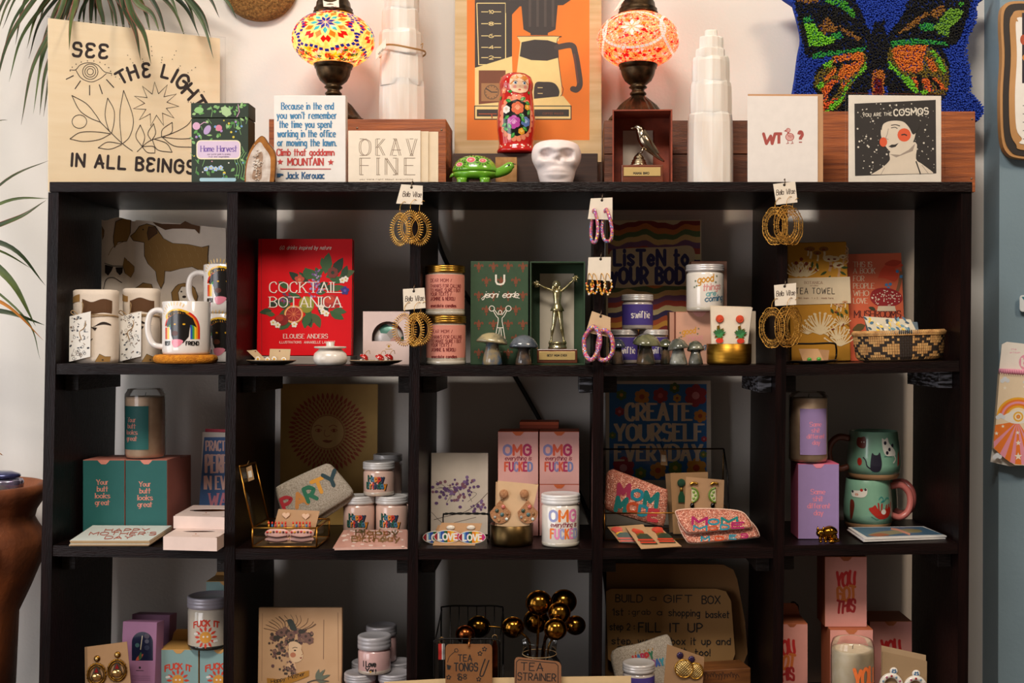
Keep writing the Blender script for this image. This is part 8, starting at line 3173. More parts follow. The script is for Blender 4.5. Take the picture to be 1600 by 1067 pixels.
for u, v in ((478, 994), (455, 992), (440, 988), (484, 1000)):
 c.flower(u, v, 7, HT[3], HT[2], 6, .4)
for i in range(16):
 a = rr.uniform(-170, -20)
 c.line([(455 + 22 * math.cos(R(a)), 988 + 8 * math.sin(R(a))), (455 + 34 * math.cos(R(a + 8)), 988 + 18 * math.sin(R(a))), (455 + 44 * math.cos(R(a)), 988 + 28 * math.sin(R(a)))], .6, M('6a5444', .75), True)
c.poly(cat([(449, 969), (455, 967), (460, 973), (464, 984), (456, 984), (451, 976)], 4, True), M('3a403c', .75)), c.line([(449, 969), (446, 970)], 1, INK)
c.poly(cat([(451, 1012), (452, 1004), (461, 1002), (471, 1008), (471, 1014), (474, 1022), (472, 1030), (466, 1034), (458, 1034), (452, 1026)], 4, True), M('e2c09a', .75))
c.poly([(452, 1030), (461, 1035), (464, 1046), (445, 1046)], M('d8b08a', .75)), c.disc(458, 1023, 4.5, M('c07a5a', .75), 4)
c.disc(461, 1016, 1.8, INK, 1.2), c.line([(457, 1012.5), (461, 1011), (465, 1012)], .9, INK, True), c.line([(471, 1014), (473.5, 1021), (471, 1023)], .8, M('9a6a4a', .75), True), c.poly([(468, 1027.5), (472, 1026), (471, 1029.5)], M('8a3a30', .75))
for i in range(40):
 c.disc(rr.gauss(454, 5), rr.gauss(1045, 5), 1.8, rr.choice(HT), n=7)
c.poly([(417, 1059), (440, 1061), (470, 1050), (483, 1047), (483, 1056), (468, 1062), (440, 1072), (418, 1070)], M('b07a2c', .75)), c.text('Happy Mother', 424, 478, 1068, 1062, INK, .14, 'round', 1.2, slant=.2, rot=-14)
for a, L in ((-50, 22), (-20, 24), (-75, 18), (10, 16)):
 c.leaf(494, 1062, L, 6, a, M('6a7060', .75))
c.line([(480, 1066), (494, 1062), (514, 1064)], 1.6, M('5a5248', .75), True)
t.part('board', mb)

LYB, LYG = M('d2a8a4', .2, coat=.7), 'pale pink candles with grey lids'
LIDY = M('b4b0b4', .35, .2)


def lov(u, v):
 def f(c):
  c.text('I Love', u, u + 20, v, v - 8, INK, .24, 'round', 1.2), c.text('You', u + 4, u + 20, v + 9.5, v + 2, INK, .26, 'round', 1.2)
  c.disc(u + 12, v + 8, 1.6, M('c8962c', .4))
 return f


zy = z3(590)
l1 = jar('pale pink candle with a grey lid, lower of the stack, nearer the vintage print', 563, 25, 1049.5, 1062, .1, zy, LYG, LYB, LIDY)
l2 = jar('pale pink candle with a grey lid, lower of the stack, nearer the upright', 616, 25, 1049.5, 1062, .1, zy, LYG, LYB, LIDY)
l0 = jar('pale pink candle with a grey lid, low at the back by the vintage print', 573, 23.5, 1032, 1044, .165, zy, LYG, LYB, LIDY)
l4 = jar('pale pink candle with a grey lid, low at the back by the upright', 621, 23.5, 1032, 1044, .165, zy, LYG, LYB, LIDY)
jar('pale pink candle with a grey lid and dark lettering, front one on top', 585, 26, 991.5, 1011, .1, l1.top + .0006, LYG, LYB, LIDY, None, lov(571, 1035), foot=M('b8a89a', .1, coat=1))
jar('pale pink candle with a grey lid, top one at the back', 596, 24, 976, 991, .165, l0.top + .0006, LYG, LYB, LIDY)

# ---------------------------------------------------------------- bay three: tea things
zt3 = z3(780)
t = T('wire_basket', 'black wire basket of tea tongs with a card sign clipped on', 'basket', 735, .0, zt3)
mb = MB()
x, z = t.x, t.z
for y_, kx, top in ((4, 0, 1000), (110, 3, 972)):
 mb.tube(cat([(x(678), y_, z(1067)), (x(678), y_, z(top + 12)), (x(684), y_, z(top)), (x(735), y_, z(top - 1)), (x(774), y_, z(top)), (x(780), y_, z(top + 12)), (x(780), y_, z(1067))], 6), 1.3, BLACKWIRE, 6)
 mb.tube([(x(678), y_, z(1067)), (x(678), y_, 1.5), (x(780), y_, 1.5), (x(780), y_, z(1067))], 1.3, BLACKWIRE, 6)
for u in (678, 780):
 mb.tube([(x(u), 4, z(1010)), (x(u), 110, z(980))], 1.2, BLACKWIRE, 6), mb.tube([(x(u), 4, 1.5), (x(u), 110, 1.5)], 1.2, BLACKWIRE, 6)
for i in range(1, 7):
 u = 678 + i * 14.6
 mb.tube([(x(u), 4, z(1000)), (x(u), 4, 1.5), (x(u), 110, 1.5), (x(u), 110, z(972))], .8, BLACKWIRE, 5)
t.part('wire_frame', mb)
mb = MB()
mb.box(x(679), x(779), 5, 109, 2.4, 4, M('1c1713', .7))
t.part('tray', mb)

KRS = M('8a5a30', .85, h2='7a4c26', sc=20)
t = T('kraft_sign', 'kraft card sign hand-lettered for tea tongs', 'sign', 733, -.022, zt3 - .02, 'kraft hand-lettered signs')
mb = MB()
mb.prism(rrect(t.x(696), t.x(769), 0, t.z(1006.5), 6), 0, 2, KRS)
c = t.front(mb, 0)
block_text(c, [('TEA', 716, 737, 1033, 1023)], INK, w=.16, style='round')
block_text(c, [('TONGS', 710, 746, 1048, 1036), ('$8', 715, 729, 1061, 1053)], INK, w=.16, style='round')
for u, v in ((757, 1014), (750, 1021), (701, 1058), (719, 1060), (748, 1061)):
 c.flower(u, v, 4.5, INK, KRS, 5, .3)
c.line([(758, 1029), (752, 1046), (750, 1055), (754, 1056), (757, 1050), (764, 1031)], 1.8, INK, True), c.line([(699, 1035), (702, 1026), (708, 1020), (712, 1017)], .8, INK, True)
c.line([(713 + 3 * math.cos(q), 1016 + 3 * math.sin(q)) for q in (0, 1, 2, 3, 4, 5)], .8, INK, closed=True), c.poly([(698, 1038), (705, 1040), (703, 1046), (699, 1046)], INK)
t.part('card', mb)
mb = MB()
mb.tube(cat([(t.x(733), -2, t.z(1010)), (t.x(733), 1, t.z(1003)), (t.x(733), 24, t.z(1001)), (t.x(733), 30, t.z(1005))], 4), 1.6, M('a86a3a', .35, .9), 6)
t.part('clip', mb)

CUP_ = M('8a4a24', .22, 1.0, h2='5a2c14', sc=40)
DKB = M('6a4a1a', .16, 1.0, h2='3f2a0e', sc=50)


def tea_ball(label, px, py, y, r, m, handle=None, group='ball tea strainers'):
 s_ = (DIST + y) / FPX
 t = T('tea_strainer', label, 'tea strainer', px, y, EYE + (VPY - py) * s_, group)
 mb = MB()
 mb.ball((0, 0, 0), r, r, r, m, 28, 18)
 t.part('mesh_ball', mb)
 mb = MB()
 P = [(r * 1.02 * math.cos(q), -r * .25 * math.sin(q) * .8, r * 1.02 * math.sin(q)) for q in [2 * math.pi * i / 40 for i in range(40)]]
 mb.tube(P, .9, m, 6, True)
 t.part('seam_ring', mb)
 if handle:
  mb = MB()
  mb.tube(cat([(0, 0, 0)] + [tuple(t.at(a, b, yy)) for a, b, yy in handle], 5), 1.6, m, 8)
  t.part('handle', mb)
 return t


tea_ball('dark round tea tong ball on top of the wire basket', 748, 979, .08, 17, DKB, [(770, 979, .08), (786, 981, .08)], 'tea tong balls')
tea_ball('copper tea tong ball above the tea tongs sign', 727, 991, .045, 14, CUP_, [(730, 1006, .045), (732, 1040, .045)], 'tea tong balls')
GB = M('a8752c', .16, 1.0, h2='5a3a10', sc=160)
J = (838, 1062, .05)
for lab, a, b, y, r in (('gold ball tea strainer at the outer edge of the bunch, by the tea tongs', 801.5, 980, .055, 16.5), ('gold ball tea strainer highest in the bunch, nearest the tea tongs', 842, 942, .055, 19.5),
      ('gold ball tea strainer highest in the bunch, behind another', 881, 940, .085, 19), ('perforated gold ball tea strainer in the middle of the bunch', 874, 957, .04, 16.5),
      ('gold ball tea strainer below the highest ones, over the jar', 838, 970, .095, 19), ('gold ball tea strainer drooping low over the jar rim', 868, 983, .004, 17), ('gold ball tea strainer hanging at the far edge of the bunch by the upright', 899, 977, .085, 15)):
 tea_ball(lab, a, b, y, r, GB, [(840 + (a - 838) * .38, (b + 1020) / 2, .055 + (y - .055) * .35), (838 + (a - 838) * .28, 1030, .05 + y * .15), (838 + (a - 838) * .25, 1095, .05 + y * .15)])
t = T('glass_jar', 'clear glass jar holding the bunch of gold ball tea strainers', 'jar', 843, .06, zt3)
mb = MB()
z = t.z
mb.lathe([(32, 0), (34, 1.5), (34.5, 8), (34.5, z(1042)), (33, z(1034)), (27, z(1026)), (26, z(1018)), (28, z(1003)), (28.6, z(1001)), (28, z(1000))], clear('jar_glass', gloss=.8, dense=.03), 40)
mb.f.pop(), mb.mi.pop(), mb.sm.pop()
t.part('glass', mb)
mb = MB()
mb.tube([(26.6 * math.sin(q), -26.6 * math.cos(q), z(1021)) for q in [2 * math.pi * i / 32 for i in range(32)]], .8, TWINE, 5, True)
t.part('neck_wire', mb)
t = T('kraft_sign', 'kraft card sign hand-lettered for tea strainers, before the glass jar', 'sign', 840, -.022, zt3 - .02, 'kraft hand-lettered signs')
mb = MB()
mb.prism([(t.x(803), 0), (t.x(876), 0)] + [(t.x(877), t.z(1040)), (t.x(874), t.z(1035)), (t.x(870), t.z(1033.5)), (t.x(810), t.z(1027)), (t.x(806), t.z(1028)), (t.x(804), t.z(1032))], 0, 2, M('8a5c3c', .85))
c = t.front(mb, 0)
c.line([(806, 1067), (807, 1034), (811, 1030.5), (868, 1036), (872, 1040), (872, 1067)], 1.2, INK)
c.text('TEA', 814, 848, 1047, 1035, INK, .13, 'round', 2.6, rot=2), c.text('STRAINER', 809, 868, 1062, 1051, INK, .14, 'round', 2, rot=2)
t.solo(mb)
t = T('sign_board', 'long cream sign board whose top edge runs along the shelf front under the tea signs', 'sign', 793, -.012, zt3 - .03)
mb = MB()
mb.prism([(t.x(598), 0), (t.x(986), 0), (t.x(986), t.z(1056.5)), (t.x(700), t.z(1060.5)), (t.x(600), t.z(1066))], 0, 3, M('dcbc8c', .75))
t.solo(mb)
for lab, u0, hh in (('copper tea tong handle standing beside the tea tongs sign', 773, 999), ('red and white tagged tea tong at the end of the wire basket', 690, 1003)):
 t = T('tea_tong', lab, 'tea tongs', u0, .03, zt3 + .008, 'tea tongs in the wire basket')
 mb = MB()
 x, z = t.x, t.z
 w = 4.6
 mb.prism([(x(u0 - w), 0), (x(u0 + w), 0), (x(u0 + w), z(hh + 12)), (x(u0 + 2), z(hh + 2)), (x(u0 - 2), z(hh + 2)), (x(u0 - w), z(hh + 12))], 0, 2.4, CUP_ if u0 > 700 else BLACKWIRE)
 mb.tube([(x(u0) + 4 * math.cos(q), 1, z(hh - 2) + 5 * math.sin(q)) for q in [2 * math.pi * i / 16 for i in range(16)]], .8, M('a8885a', .3, 1), 5, True)
 t.part('arm', mb)
 if u0 < 700:
  mb = MB()
  mb.box(x(685), x(690.5), -1.4, -.4, z(1030), z(1005.5), M('b8241c', .5)), mb.box(x(690.5), x(694.5), -1.4, -.4, z(1030), z(1005.5), M('d8d4d0', .5))
  t.part('paper_tag', mb)

# ---------------------------------------------------------------- bay four: gift box corner
KB, KB2 = M('8a6238', .85, h2='7d562e', sc=6), M('9c7444', .85, h2='8f6839', sc=6)
t = T('cardboard_sheet', 'large brown cardboard box panel standing at the back, behind the lettered cardboard', 'cardboard', 1060, .2, z3(1060))
mb = MB()
mb.prism([(t.x(945), 0), (t.x(1130), 0), (t.x(1160), t.z(1042)), (t.x(1168), t.z(1020)), (t.x(1164), t.z(970)), (t.x(1152), t.z(905)), (t.x(1146), t.z(890)), (t.x(1130), t.z(882)), (t.x(948), t.z(880))], 0, 4, KB)
t.solo(mb)
t = T('cardboard_sign', 'rounded cardboard panel hand-lettered with gift box steps', 'sign', 1048, .17, z3(1048), rx=-2)
mb = MB()
mb.prism([(t.x(950), t.z(1030)), (t.x(947), t.z(925)), (t.x(955), t.z(921)), (t.x(1120), t.z(921)), (t.x(1135), t.z(925)), (t.x(1143), t.z(940)), (t.x(1149), t.z(1022)), (t.x(1144), t.z(1036)), (t.x(1120), t.z(1040)), (t.x(960), t.z(1038))], 0, 3, KB2)
mb.box(t.x(1000), t.x(1100), .5, 2.5, 0, t.z(1037), KB2)
c = t.front(mb, 0)
for st, a, b, yb, yt, q in (('BUILD', 962, 1003, 940, 929, 1), ('a', 1016, 1025, 938, 930, 1), ('GIFT', 1038, 1081, 941, 930, 0), ('BOX', 1097, 1125, 943, 931, 0), ('1st :', 957, 983, 961, 951, 0), ('grab', 988, 1016, 960, 952, 0), ('a', 1027, 1034, 961, 952, 1), ('shopping', 1045, 1093, 962, 952, 1), ('basket', 1103, 1139, 965, 955, 0),
       ('step 2 :', 953, 991, 984, 974, 0), ('FILL', 998, 1032, 987, 973, 0), ('IT', 1047, 1061, 987, 974, 0), ('UP', 1075, 1097, 987, 974, 0), ('step. we will box it up and', 956, 1141, 1006, 996, .3), ('3', 965, 972, 1018, 1009, 0), ('ribbon it', 1015, 1072, 1021, 1012, 0), ('too!', 1086, 1109, 1024, 1014, 0)):
 c.text(st, a, b, yb, yt, INK, .15, 'round', 2.2, rot=q)
t.solo(mb)


def bday(c):
 for i, (ch, h) in enumerate(zip('HAPPY', ('b02a2a', '3a6a9a', 'a82a50', 'b02a2a', '2a6a4a'))):
  c.text(ch, 991 + i * 6.4, 995.5 + i * 6.4, 1035 - i * 1.5, 1025 - i * 1.5, M(h, .6), .3, 'round', rot=-14)
  c.line([(993 + i * 6.6, 1022 - i * 1.6), (993.5 + i * 6.6, 1018.5 - i * 1.6)], 1.6, M('a8781f', .5))
 for i, (ch, h) in enumerate(zip('BDAY', ('b02a2a', '8a3a7a', '3a5a9a', '3a8a9a'))):
  c.text(ch, 1012 + i * 7, 1017 + i * 7, 1043 - i * 1.2, 1033 - i * 1.2, M(h, .6), .3, 'round', rot=-12)


soft_upright('pouch', 'silvery birthday pouch leaning before the cardboard sign, behind the purple-labelled candle', 'pouch', [(957, 1022), (1000, 1010), (1036, 998), (1047, 999), (1054, 1020), (1058, 1050), (1050, 1085), (970, 1090), (961, 1060)], .1, z3(1010) + .004, 8, SILV, 'beaded pouches', bday, .15)
jar('purple-labelled candle on the third shelf, before the silvery birthday pouch', 998, 25.5, 1034, 1047, .05, z3(998) + .036, None, PURJ, LIDW, (1053, 1092, VIO), lambda c: c.text('swiftie', 994, 1022, 1074, 1062, WHT2, .22, '', 1.6))
t = T('gift_box', 'small carton under the purple-labelled candle', 'box', 998, .03, z3(998))
mb = MB()
mb.box(-30, 30, 0, 58, 0, .0352 / t.s, SALM, .5)
t.solo(mb)


def discs_(t):
 for u, v in ((1064, 1033), (1082, 1037)):
  mb = MB()
  X = lambda a, b, dd=0: (t.x(a), t.P(a, b).y - 1 - dd, t.z(b))
  s_ = 0 if u < 1070 else 5
  mb.ball(X(u - 1, v - 8 + s_ * .4), 5.4, 2.6, 5.4, M('3a2a4a', .2, .4), 12, 8)
  cu, cv_ = u + 5, v + 12
  rx, rz = (14, 13.5) if u < 1070 else (11.5, 12)
  mb.tube([X(cu + rx * math.cos(q), cv_ + rz * math.sin(q), 2 - s_ * .2) for q in [2 * math.pi * i / 36 for i in range(36)]], 1.2, GOLD, 6, True)
  for k in range(-4, 5):
   o = k / 4.6
   w = math.sqrt(max(0, 1 - o * o))
   for sg in (1, -1):
    p0, p1 = (rx * (o * .7 - w * .7 * 1), rz * (o * .7 * sg + w * .7 * sg)), (rx * (o * .7 + w * .7), rz * (o * .7 * sg - w * .7 * sg))
    mb.tube([X(cu + p0[0], cv_ + p0[1], 2 - s_ * .2), X(cu + p1[0], cv_ + p1[1], 2 - s_ * .2)], .8, M('d8b878', .3, .8), 5)
  t.part('earring', mb)


earring_card('kraft card of gold lattice disc earrings before the cardboard sign', [(1034, 1105), (1096, 1105), (1101, 1028), (1043, 1008)], .03, z3(1070), discs_, M('94704c', .8), .05)
t = T('wooden_box', 'carved brown wooden box half out of view under the cardboard sign', 'box', 1124, .07, z3(1120), rz=12)
mb = MB()
mb.box(-50, 52, 0, 50, 0, t.z(1046), M('7a4a22', .5, h2='5a3216', sc=10, scale=(1, 4, 14)), 1.5)
c = t.front(mb, 0)
for i in range(14):
 c.line([(1092 + i * 4.4, 1060 + 3 * math.sin(i)), (1094 + i * 4.4, 1052 + 2 * math.cos(i * 2)), (1098 + i * 4.4, 1058)], 1.1, M('3a2010', .6), True)
t.solo(mb)

# ---------------------------------------------------------------- bay five
YPK, YOR = M('d8958a', .65), M('b0603c', .65)
Y1, Y2, Y3 = M('c02020', .6), M('c86a2a', .6), M('a01c20', .6)


def ygt(u, v, k=1.0):
 def f(c):
  for st, m, yb, yt in (('YOU', Y1, 22, 0), ('GOT', Y2, 44, 23), ('THIS', Y3, 62, 44)):
   c.text(st, u, u + 28 * k, v + yb * k, v + yt * k, m, .2, 'round', 2, warp=lambda X, Y: (X + 1.2 * math.sin(Y * .13), Y + 1.8 * math.sin((X - u) * .22)))
 return f


YG = 'pink and orange lettered candle cartons'
zf = z3(1330)
y1 = pack('pink carton with red and orange lettering, lower, right behind the tall glass candle', 1297, 1364, 983.5, .09, zf, YPK, YOR, YG, 66, None, M('b8683c', .6))
pack('pink carton with red and orange lettering, stacked highest under the shelf', 1289, 1354.5, 869.5, .11, y1.top + .0006, YPK, YOR, YG, 60, ygt(1308, 894), M('a85a34', .6))
pack('pink carton with red and orange lettering, behind the flower earring card', 1359, 1425, 970.5, .176, zf, YPK, YOR, YG, 72, ygt(1378.5, 1001), M('b8683c', .6))
pack('pink carton with red and orange lettering, partly hidden by the upright', 1213, 1262, 974.5, .1, zf, YPK, YOR, YG, 66, ygt(1213, 1001), M('a85a34', .6), back=18)
t = T('cord_loop', 'black cord loop standing up behind the carton by the upright', 'cord', 1239, .19, zf)
mb = MB()
mb.tube(cat([(-8, 0, 0), (-8, 0, t.z(958)), (-4, 0, t.z(945)), (0, 0, t.z(941)), (5, 0, t.z(945)), (8, 0, t.z(960)), (8, 0, 0)], 6), 1.8, BLACKWIRE, 8)
t.solo(mb)
OR3 = M('f07a3c', .5)
can_glass('tall clear glass candle with orange lettering before the pink cartons', 1332, 33.5, 999, 1013, .045, zf, M('e6d8bc', .5, h2='dccba8'), None,
   lambda c: (c.text('YOU', 1327, 1363, 1063, 1037, OR3, .2, 'round', 2, warp=lambda X, Y: (X, Y + 2 * math.sin((X - 1327) * .2))), c.text('GOT', 1327, 1363, 1090, 1065, OR3, .2, 'round', 2)), None, .9)


def fleurs(t):
 for u, v in ((1397, 1049), (1432, 1053)):
  mb = MB()
  X = lambda a, b, dd=0: (t.x(a), t.P(a, b).y - 1 - dd, t.z(b))
  mb.ball(X(u, v), 6.6, 2.2, 6, M('e8e2d8', .3, coat=.5), 14, 8)
  for i in range(5):
   q = 2 * math.pi * i / 5 + .3
   mb.ball(X(u + 2.6 * math.cos(q), v + 2.6 * math.sin(q), 2), 1.6, .8, 1.6, M('2f6a9a', .3, coat=.5), 7, 5)
  cu, cv_ = u - 5 if u < 1410 else u - 2, v + 22
  mb.tube([X(cu + 15 * math.cos(q), cv_ + 16 * math.sin(q), 2) for q in [2 * math.pi * i / 30 for i in range(30)]], 4.2, M('e8e2d8', .3, coat=.5), 10, True)
  for i in range(12):
   q = 2 * math.pi * i / 12
   mb.ball(X(cu + 15 * math.cos(q), cv_ + 16 * math.sin(q), 6), 2, .9, 2, M(('a82a30', '7a98b0', 'b05a7a')[i % 3], .3, coat=.5), 7, 5)
  t.part('earring', mb)


earring_card('brown card of white enamel flower hoops on the third shelf', [(1378, 1105), (1448, 1105), (1449.5, 1034), (1380, 1019)], .04, z3(1415), fleurs, M('a08462', .8), .04, None, 'earring_card', ((-1, 0, 9, M('ae9270', .8)),))

# ---------------------------------------------------------------- pot and plant at the end of the bookcase
TERRA = M('9a5428', .75, h2='5a2c14', sc=9, det=5, bump=.35, bs=120)
ky = .12
t = T('plant_pot', 'large two-tone terracotta pot beside the bookcase', 'pot', -62, ky, .62)
z = t.z
mb = MB()
pr = [(r, z(p)) for r, p in ((70, t.by), (74, t.by - 3), (84, 960), (102, 920), (118, 880), (124, 855), (122, 838), (112, 822), (107, 812), (110, 800), (120, 784), (126, 772), (127, 765), (124, 759), (118, 757), (113, 760), (108, 775), (104, 795))]
mb.lathe(pr + [(0, z(796))], TERRA, 64)
mb.lathe([(103, z(793)), (60, z(790)), (0, z(788))], M('3a2a1e', .95, bump=.8, bs=200), 40)
t.part('vessel', mb)
mb = MB()
ha = R(47)
hx, hy = math.sin(ha), -math.cos(ha)
for q0 in (0,):
 mb.tube(cat([(hx * 116, hy * 116, z(872)), (hx * 128, hy * 128, z(866)), (hx * 133, hy * 133, z(848)), (hx * 128, hy * 128, z(834)), (hx * 118, hy * 118, z(836))], 5), 7, M('a85a2a', .7, bump=.3, bs=150), 10)
t.part('lug_handle', mb)
POTB = t
t = T('pot_saucer', 'grey translucent plastic saucer under the terracotta pot', 'saucer', -62, ky, .60)
mb = MB()
mb.lathe([(88, 0), (96, 1), (112, 40), (114, 42), (110, 40), (94, 4), (0, 3)], M('4a4444', .25, coat=.5), 56)
t.solo(mb)
t = T('plant_stand', 'orange-brown wooden stump stand under the pot saucer', 'stand', -72, ky, .0004)
mb = MB()
hz = (.60 - .0008) / t.s
mb.lathe([(84, 0), (88, 4), (90, hz * .5), (90, hz - 4), (86, hz)], M('8a4a1c', .6, h2='5a2c10', sc=8, scale=(6, 6, 1), bump=.4, bs=50), 40, wob=lambda a, zz: 1 + .03 * math.sin(5 * a) + .02 * math.sin(11 * a))
t.solo(mb)
t = T('shell_dish', 'iridescent blue-rimmed shell ornament set in the pot soil', 'ornament', -8, .1, POTB.base + (POTB.z(787.5)) * POTB.s)
z = t.z
mb = MB()
IRI = M('b8c8c0', .12, .7, h2='8a7a9a', sc=30, coat=1)
mb.lathe([(20, 0), (34, 10), (42, 28), (43, z(752)), (41, z(748)), (38, z(750)), (30, 16), (0, 8)], IRI, 36, sy=.6, wob=lambda a, zz: 1 + .04 * math.sin(7 * a))
t.part('shell', mb)
mb = MB()
mb.lathe([(37, z(746.5)), (40, z(743)), (38, z(740)), (26, z(736)), (0, z(735))], M('4a4a7a', .2, .5, h2='2f3a6a', coat=.8), 36, sy=.6)
t.part('blue_rim', mb)

GRN1, GRN2, GRN3 = M('46572a', .45, h2='2f3f1c', sc=20), M('5a6a30', .45, h2='3a4a20', sc=20), M('30401f', .45)
REDG, DRY = M('8a4a3a', .5), M('c07a2a', .7)


def strap(mb, pts, w, m, edge=None, twist=.3):
 """Narrow drooping blade through 3D points, widest near its foot and pointed at the tip."""
 P = cat(pts, 7)
 n = len(P)
 vs, fs, ev = [], [], []
 for i, p in enumerate(P):
  k = i / (n - 1)
  d = (P[min(n - 1, i + 1)] - P[max(0, i - 1)])
  view = Vector((p.x * .2, -1, .15)).normalized()
  sd = d.cross(view)
  sd = sd.normalized() if sd.length > 1e-6 else Vector((1, 0, 0))
  ww = w * (.55 + .45 * min(1, k * 5)) * (1 - k ** 3) + .0002
  f = view * (ww * .25 * math.sin(k * 4 * twist + .5))
  vs += [p - sd * ww / 2 + f, p - view * .0 - f * .4, p + sd * ww / 2 + f]
 for i in range(n - 1):
  a, b = i * 3, i * 3 + 3
  fs += [(a, b, b + 1, a + 1), (a + 1, b + 1, b + 2, a + 2)]
 mb.add(vs, fs, m, True)
 if edge:
  for s_ in (0, 2):
   mb.add([vs[i * 3 + s_] for i in range(n)] + [vs[i * 3 + s_] + (vs[i * 3 + 1] - vs[i * 3 + s_]) * .16 - Vector((0, .0004, 0)) for i in range(n)], [(i, i + 1, n + i + 1, n + i) for i in range(n - 1)], edge, True)


def W(px, py, y):
 k = (DIST + y) / FPX
 return Vector(((px - VPX) * k, y, EYE + (VPY - py) * k))


plant = bpy.data.objects.new('dracaena_plant', None)
plant['label'] = 'tall potted dracaena with red-edged strap leaves drooping over the square wood print'
plant['category'] = 'plant'
plant.location = W(-62, 788, ky)
COL.objects.link(plant)


def ppart(name, mb):
 mb.v = [tuple(Vector(p) - plant.location) for p in mb.v]
 o = bpy.data.objects.new(name, mb.mesh(name, 1))
 o.parent = plant
 COL.objects.link(o)
 return o


mb = MB()
STM = M('7a6a52', .85, h2='4f4434', sc=30, bump=.5, bs=90)
mb.tube(cat([W(-62, 787.4, ky), W(-66, 600, .14), W(-70, 400, .19), W(-75, 190, .24), W(-50, -20, .25), W(20, -110, .25), W(100, -110, .25), W(152, -60, .25)], 6), [.016] * 20 + [.012] * 23, STM, 12)
ppart('cane', mb)
mb = MB()
mb.tube(cat([W(-70, 787.4, ky), W(-110, 560, .1), W(-150, 380, .08), W(-160, 300, .06)], 6), .013, STM, 12)
ppart('cane', mb)
rr = random.Random(12)
C0 = (152, -50, .25)
# (tip px, tip py, tip depth, mid px, mid py, mid depth, width m, material)
tips = [(0, 102, .2, 80, -40, .22), (-10, 150, .18, 70, -20, .2), (4, 45, .24, 90, -60, .25), (52, 178, .19, 105, 0, .22), (33, 195, .17, 95, 20, .2), (62, 180, .2, 90, 60, .2), (68, 182, .16, 118, 10, .19), (42, 76, .22, 100, -30, .22), (45, 92, .24, 105, -20, .24),
  (72, 72, .23, 110, -20, .24), (100, 60, .26, 128, -30, .26), (95, 110, .27, 120, 10, .265), (120, 60, .285, 140, -10, .27), (142, 60, .28, 145, 0, .27), (165, 70, .29, 155, 0, .27), (185, 62, .28, 170, -10, .27), (196, 70, .29, 180, -20, .27), (216, 74, .13, 190, -10, .2), (220, 95, .12, 195, 10, .18), (192, 22, .14, 185, -30, .2),
  (236, 56, .28, 205, -20, .27), (262, 68, .28, 215, -30, .27), (292, 66, .285, 225, -30, .27), (312, 58, .26, 240, -30, .26), (334, 92, .2, 275, -20, .23), (343, 28, .25, 290, -30, .25), (370, 30, .27, 320, -20, .26), (280, 30, .22, 230, -40, .24), (108, 78, .1, 120, 0, .18), (120, 20, .13, 135, -40, .2), (330, 60, .22, 285, -10, .24), (250, 52, .27, 212, 0, .27), (150, 44, .288, 150, -20, .275), (178, 50, .288, 165, -20, .275), (130, 46, .288, 140, -20, .28), (24, 70, .22, 70, -50, .23), (-20, 90, .2, 50, -60, .22), (-6, 60, .15, 60, -50, .2), (14, 128, .22, 84, -10, .22), (58, 128, .25, 104, -10, .24), (86, 92, .24, 116, -10, .24), (306, 40, .24, 262, -30, .25), (205, 52, .28, 180, -10, .27), (236, 100, .1, 205, 15, .17), (60, 40, .26, 110, -40, .25)]
for i, (a, b, y1_, c_, d_, y2_) in enumerate(tips):
 mb = MB()
 f0 = W(C0[0] + rr.uniform(-8, 8), C0[1] + rr.uniform(-25, 15), C0[2])
 m1_ = W((C0[0] * .45 + c_ * .55), min(C0[1], d_) - 8 - rr.uniform(0, 12), (C0[2] + y2_) / 2)
 strap(mb, [f0, m1_, W(c_, d_, y2_), W((c_ + a) / 2 + (a - c_) * .18, (d_ + b) / 2 - 4, (y1_ + y2_) / 2), W(a, b, y1_)], rr.uniform(.011, .016), rr.choice((GRN1, GRN2, GRN3)), REDG if rr.random() < .7 else None)
 ppart('leaf', mb)
left = [((-160, 330), (-60, 330), (20, 275), (76, 251), .1, .007, GRN1), ((-160, 340), (-60, 340), (20, 312), (75, 310), .06, .008, GRN2), ((-160, 345), (-60, 365), (25, 342), (72, 313), .05, .012, GRN1), ((-160, 320), (-70, 360), (20, 388), (71, 446), .04, .012, GRN3), ((-160, 330), (-80, 370), (0, 392), (50, 420), .06, .006, GRN2),
  ((-160, 320), (-60, 380), (15, 435), (56, 510), .03, .02, GRN2), ((-160, 350), (-60, 440), (15, 480), (68, 532), .02, .008, DRY), ((-160, 400), (-60, 470), (20, 490), (70, 508), .05, .011, GRN3), ((-160, 360), (-40, 430), (42, 500), (63, 562), .06, .005, GRN2), ((-160, 300), (-90, 100), (-20, 180), (12, 188), .05, .01, GRN1), ((-160, 600), (-60, 650), (-10, 700), (6, 712), .05, .012, DRY)]
for a, b, c_, d_, y_, w_, m_ in left:
 mb = MB()
 strap(mb, [W(*a, .06), W(*b, y_), W(*c_, y_), W(*d_, y_ + .03)], w_, m_, REDG if m_ is GRN1 else None)
 ppart('leaf', mb)

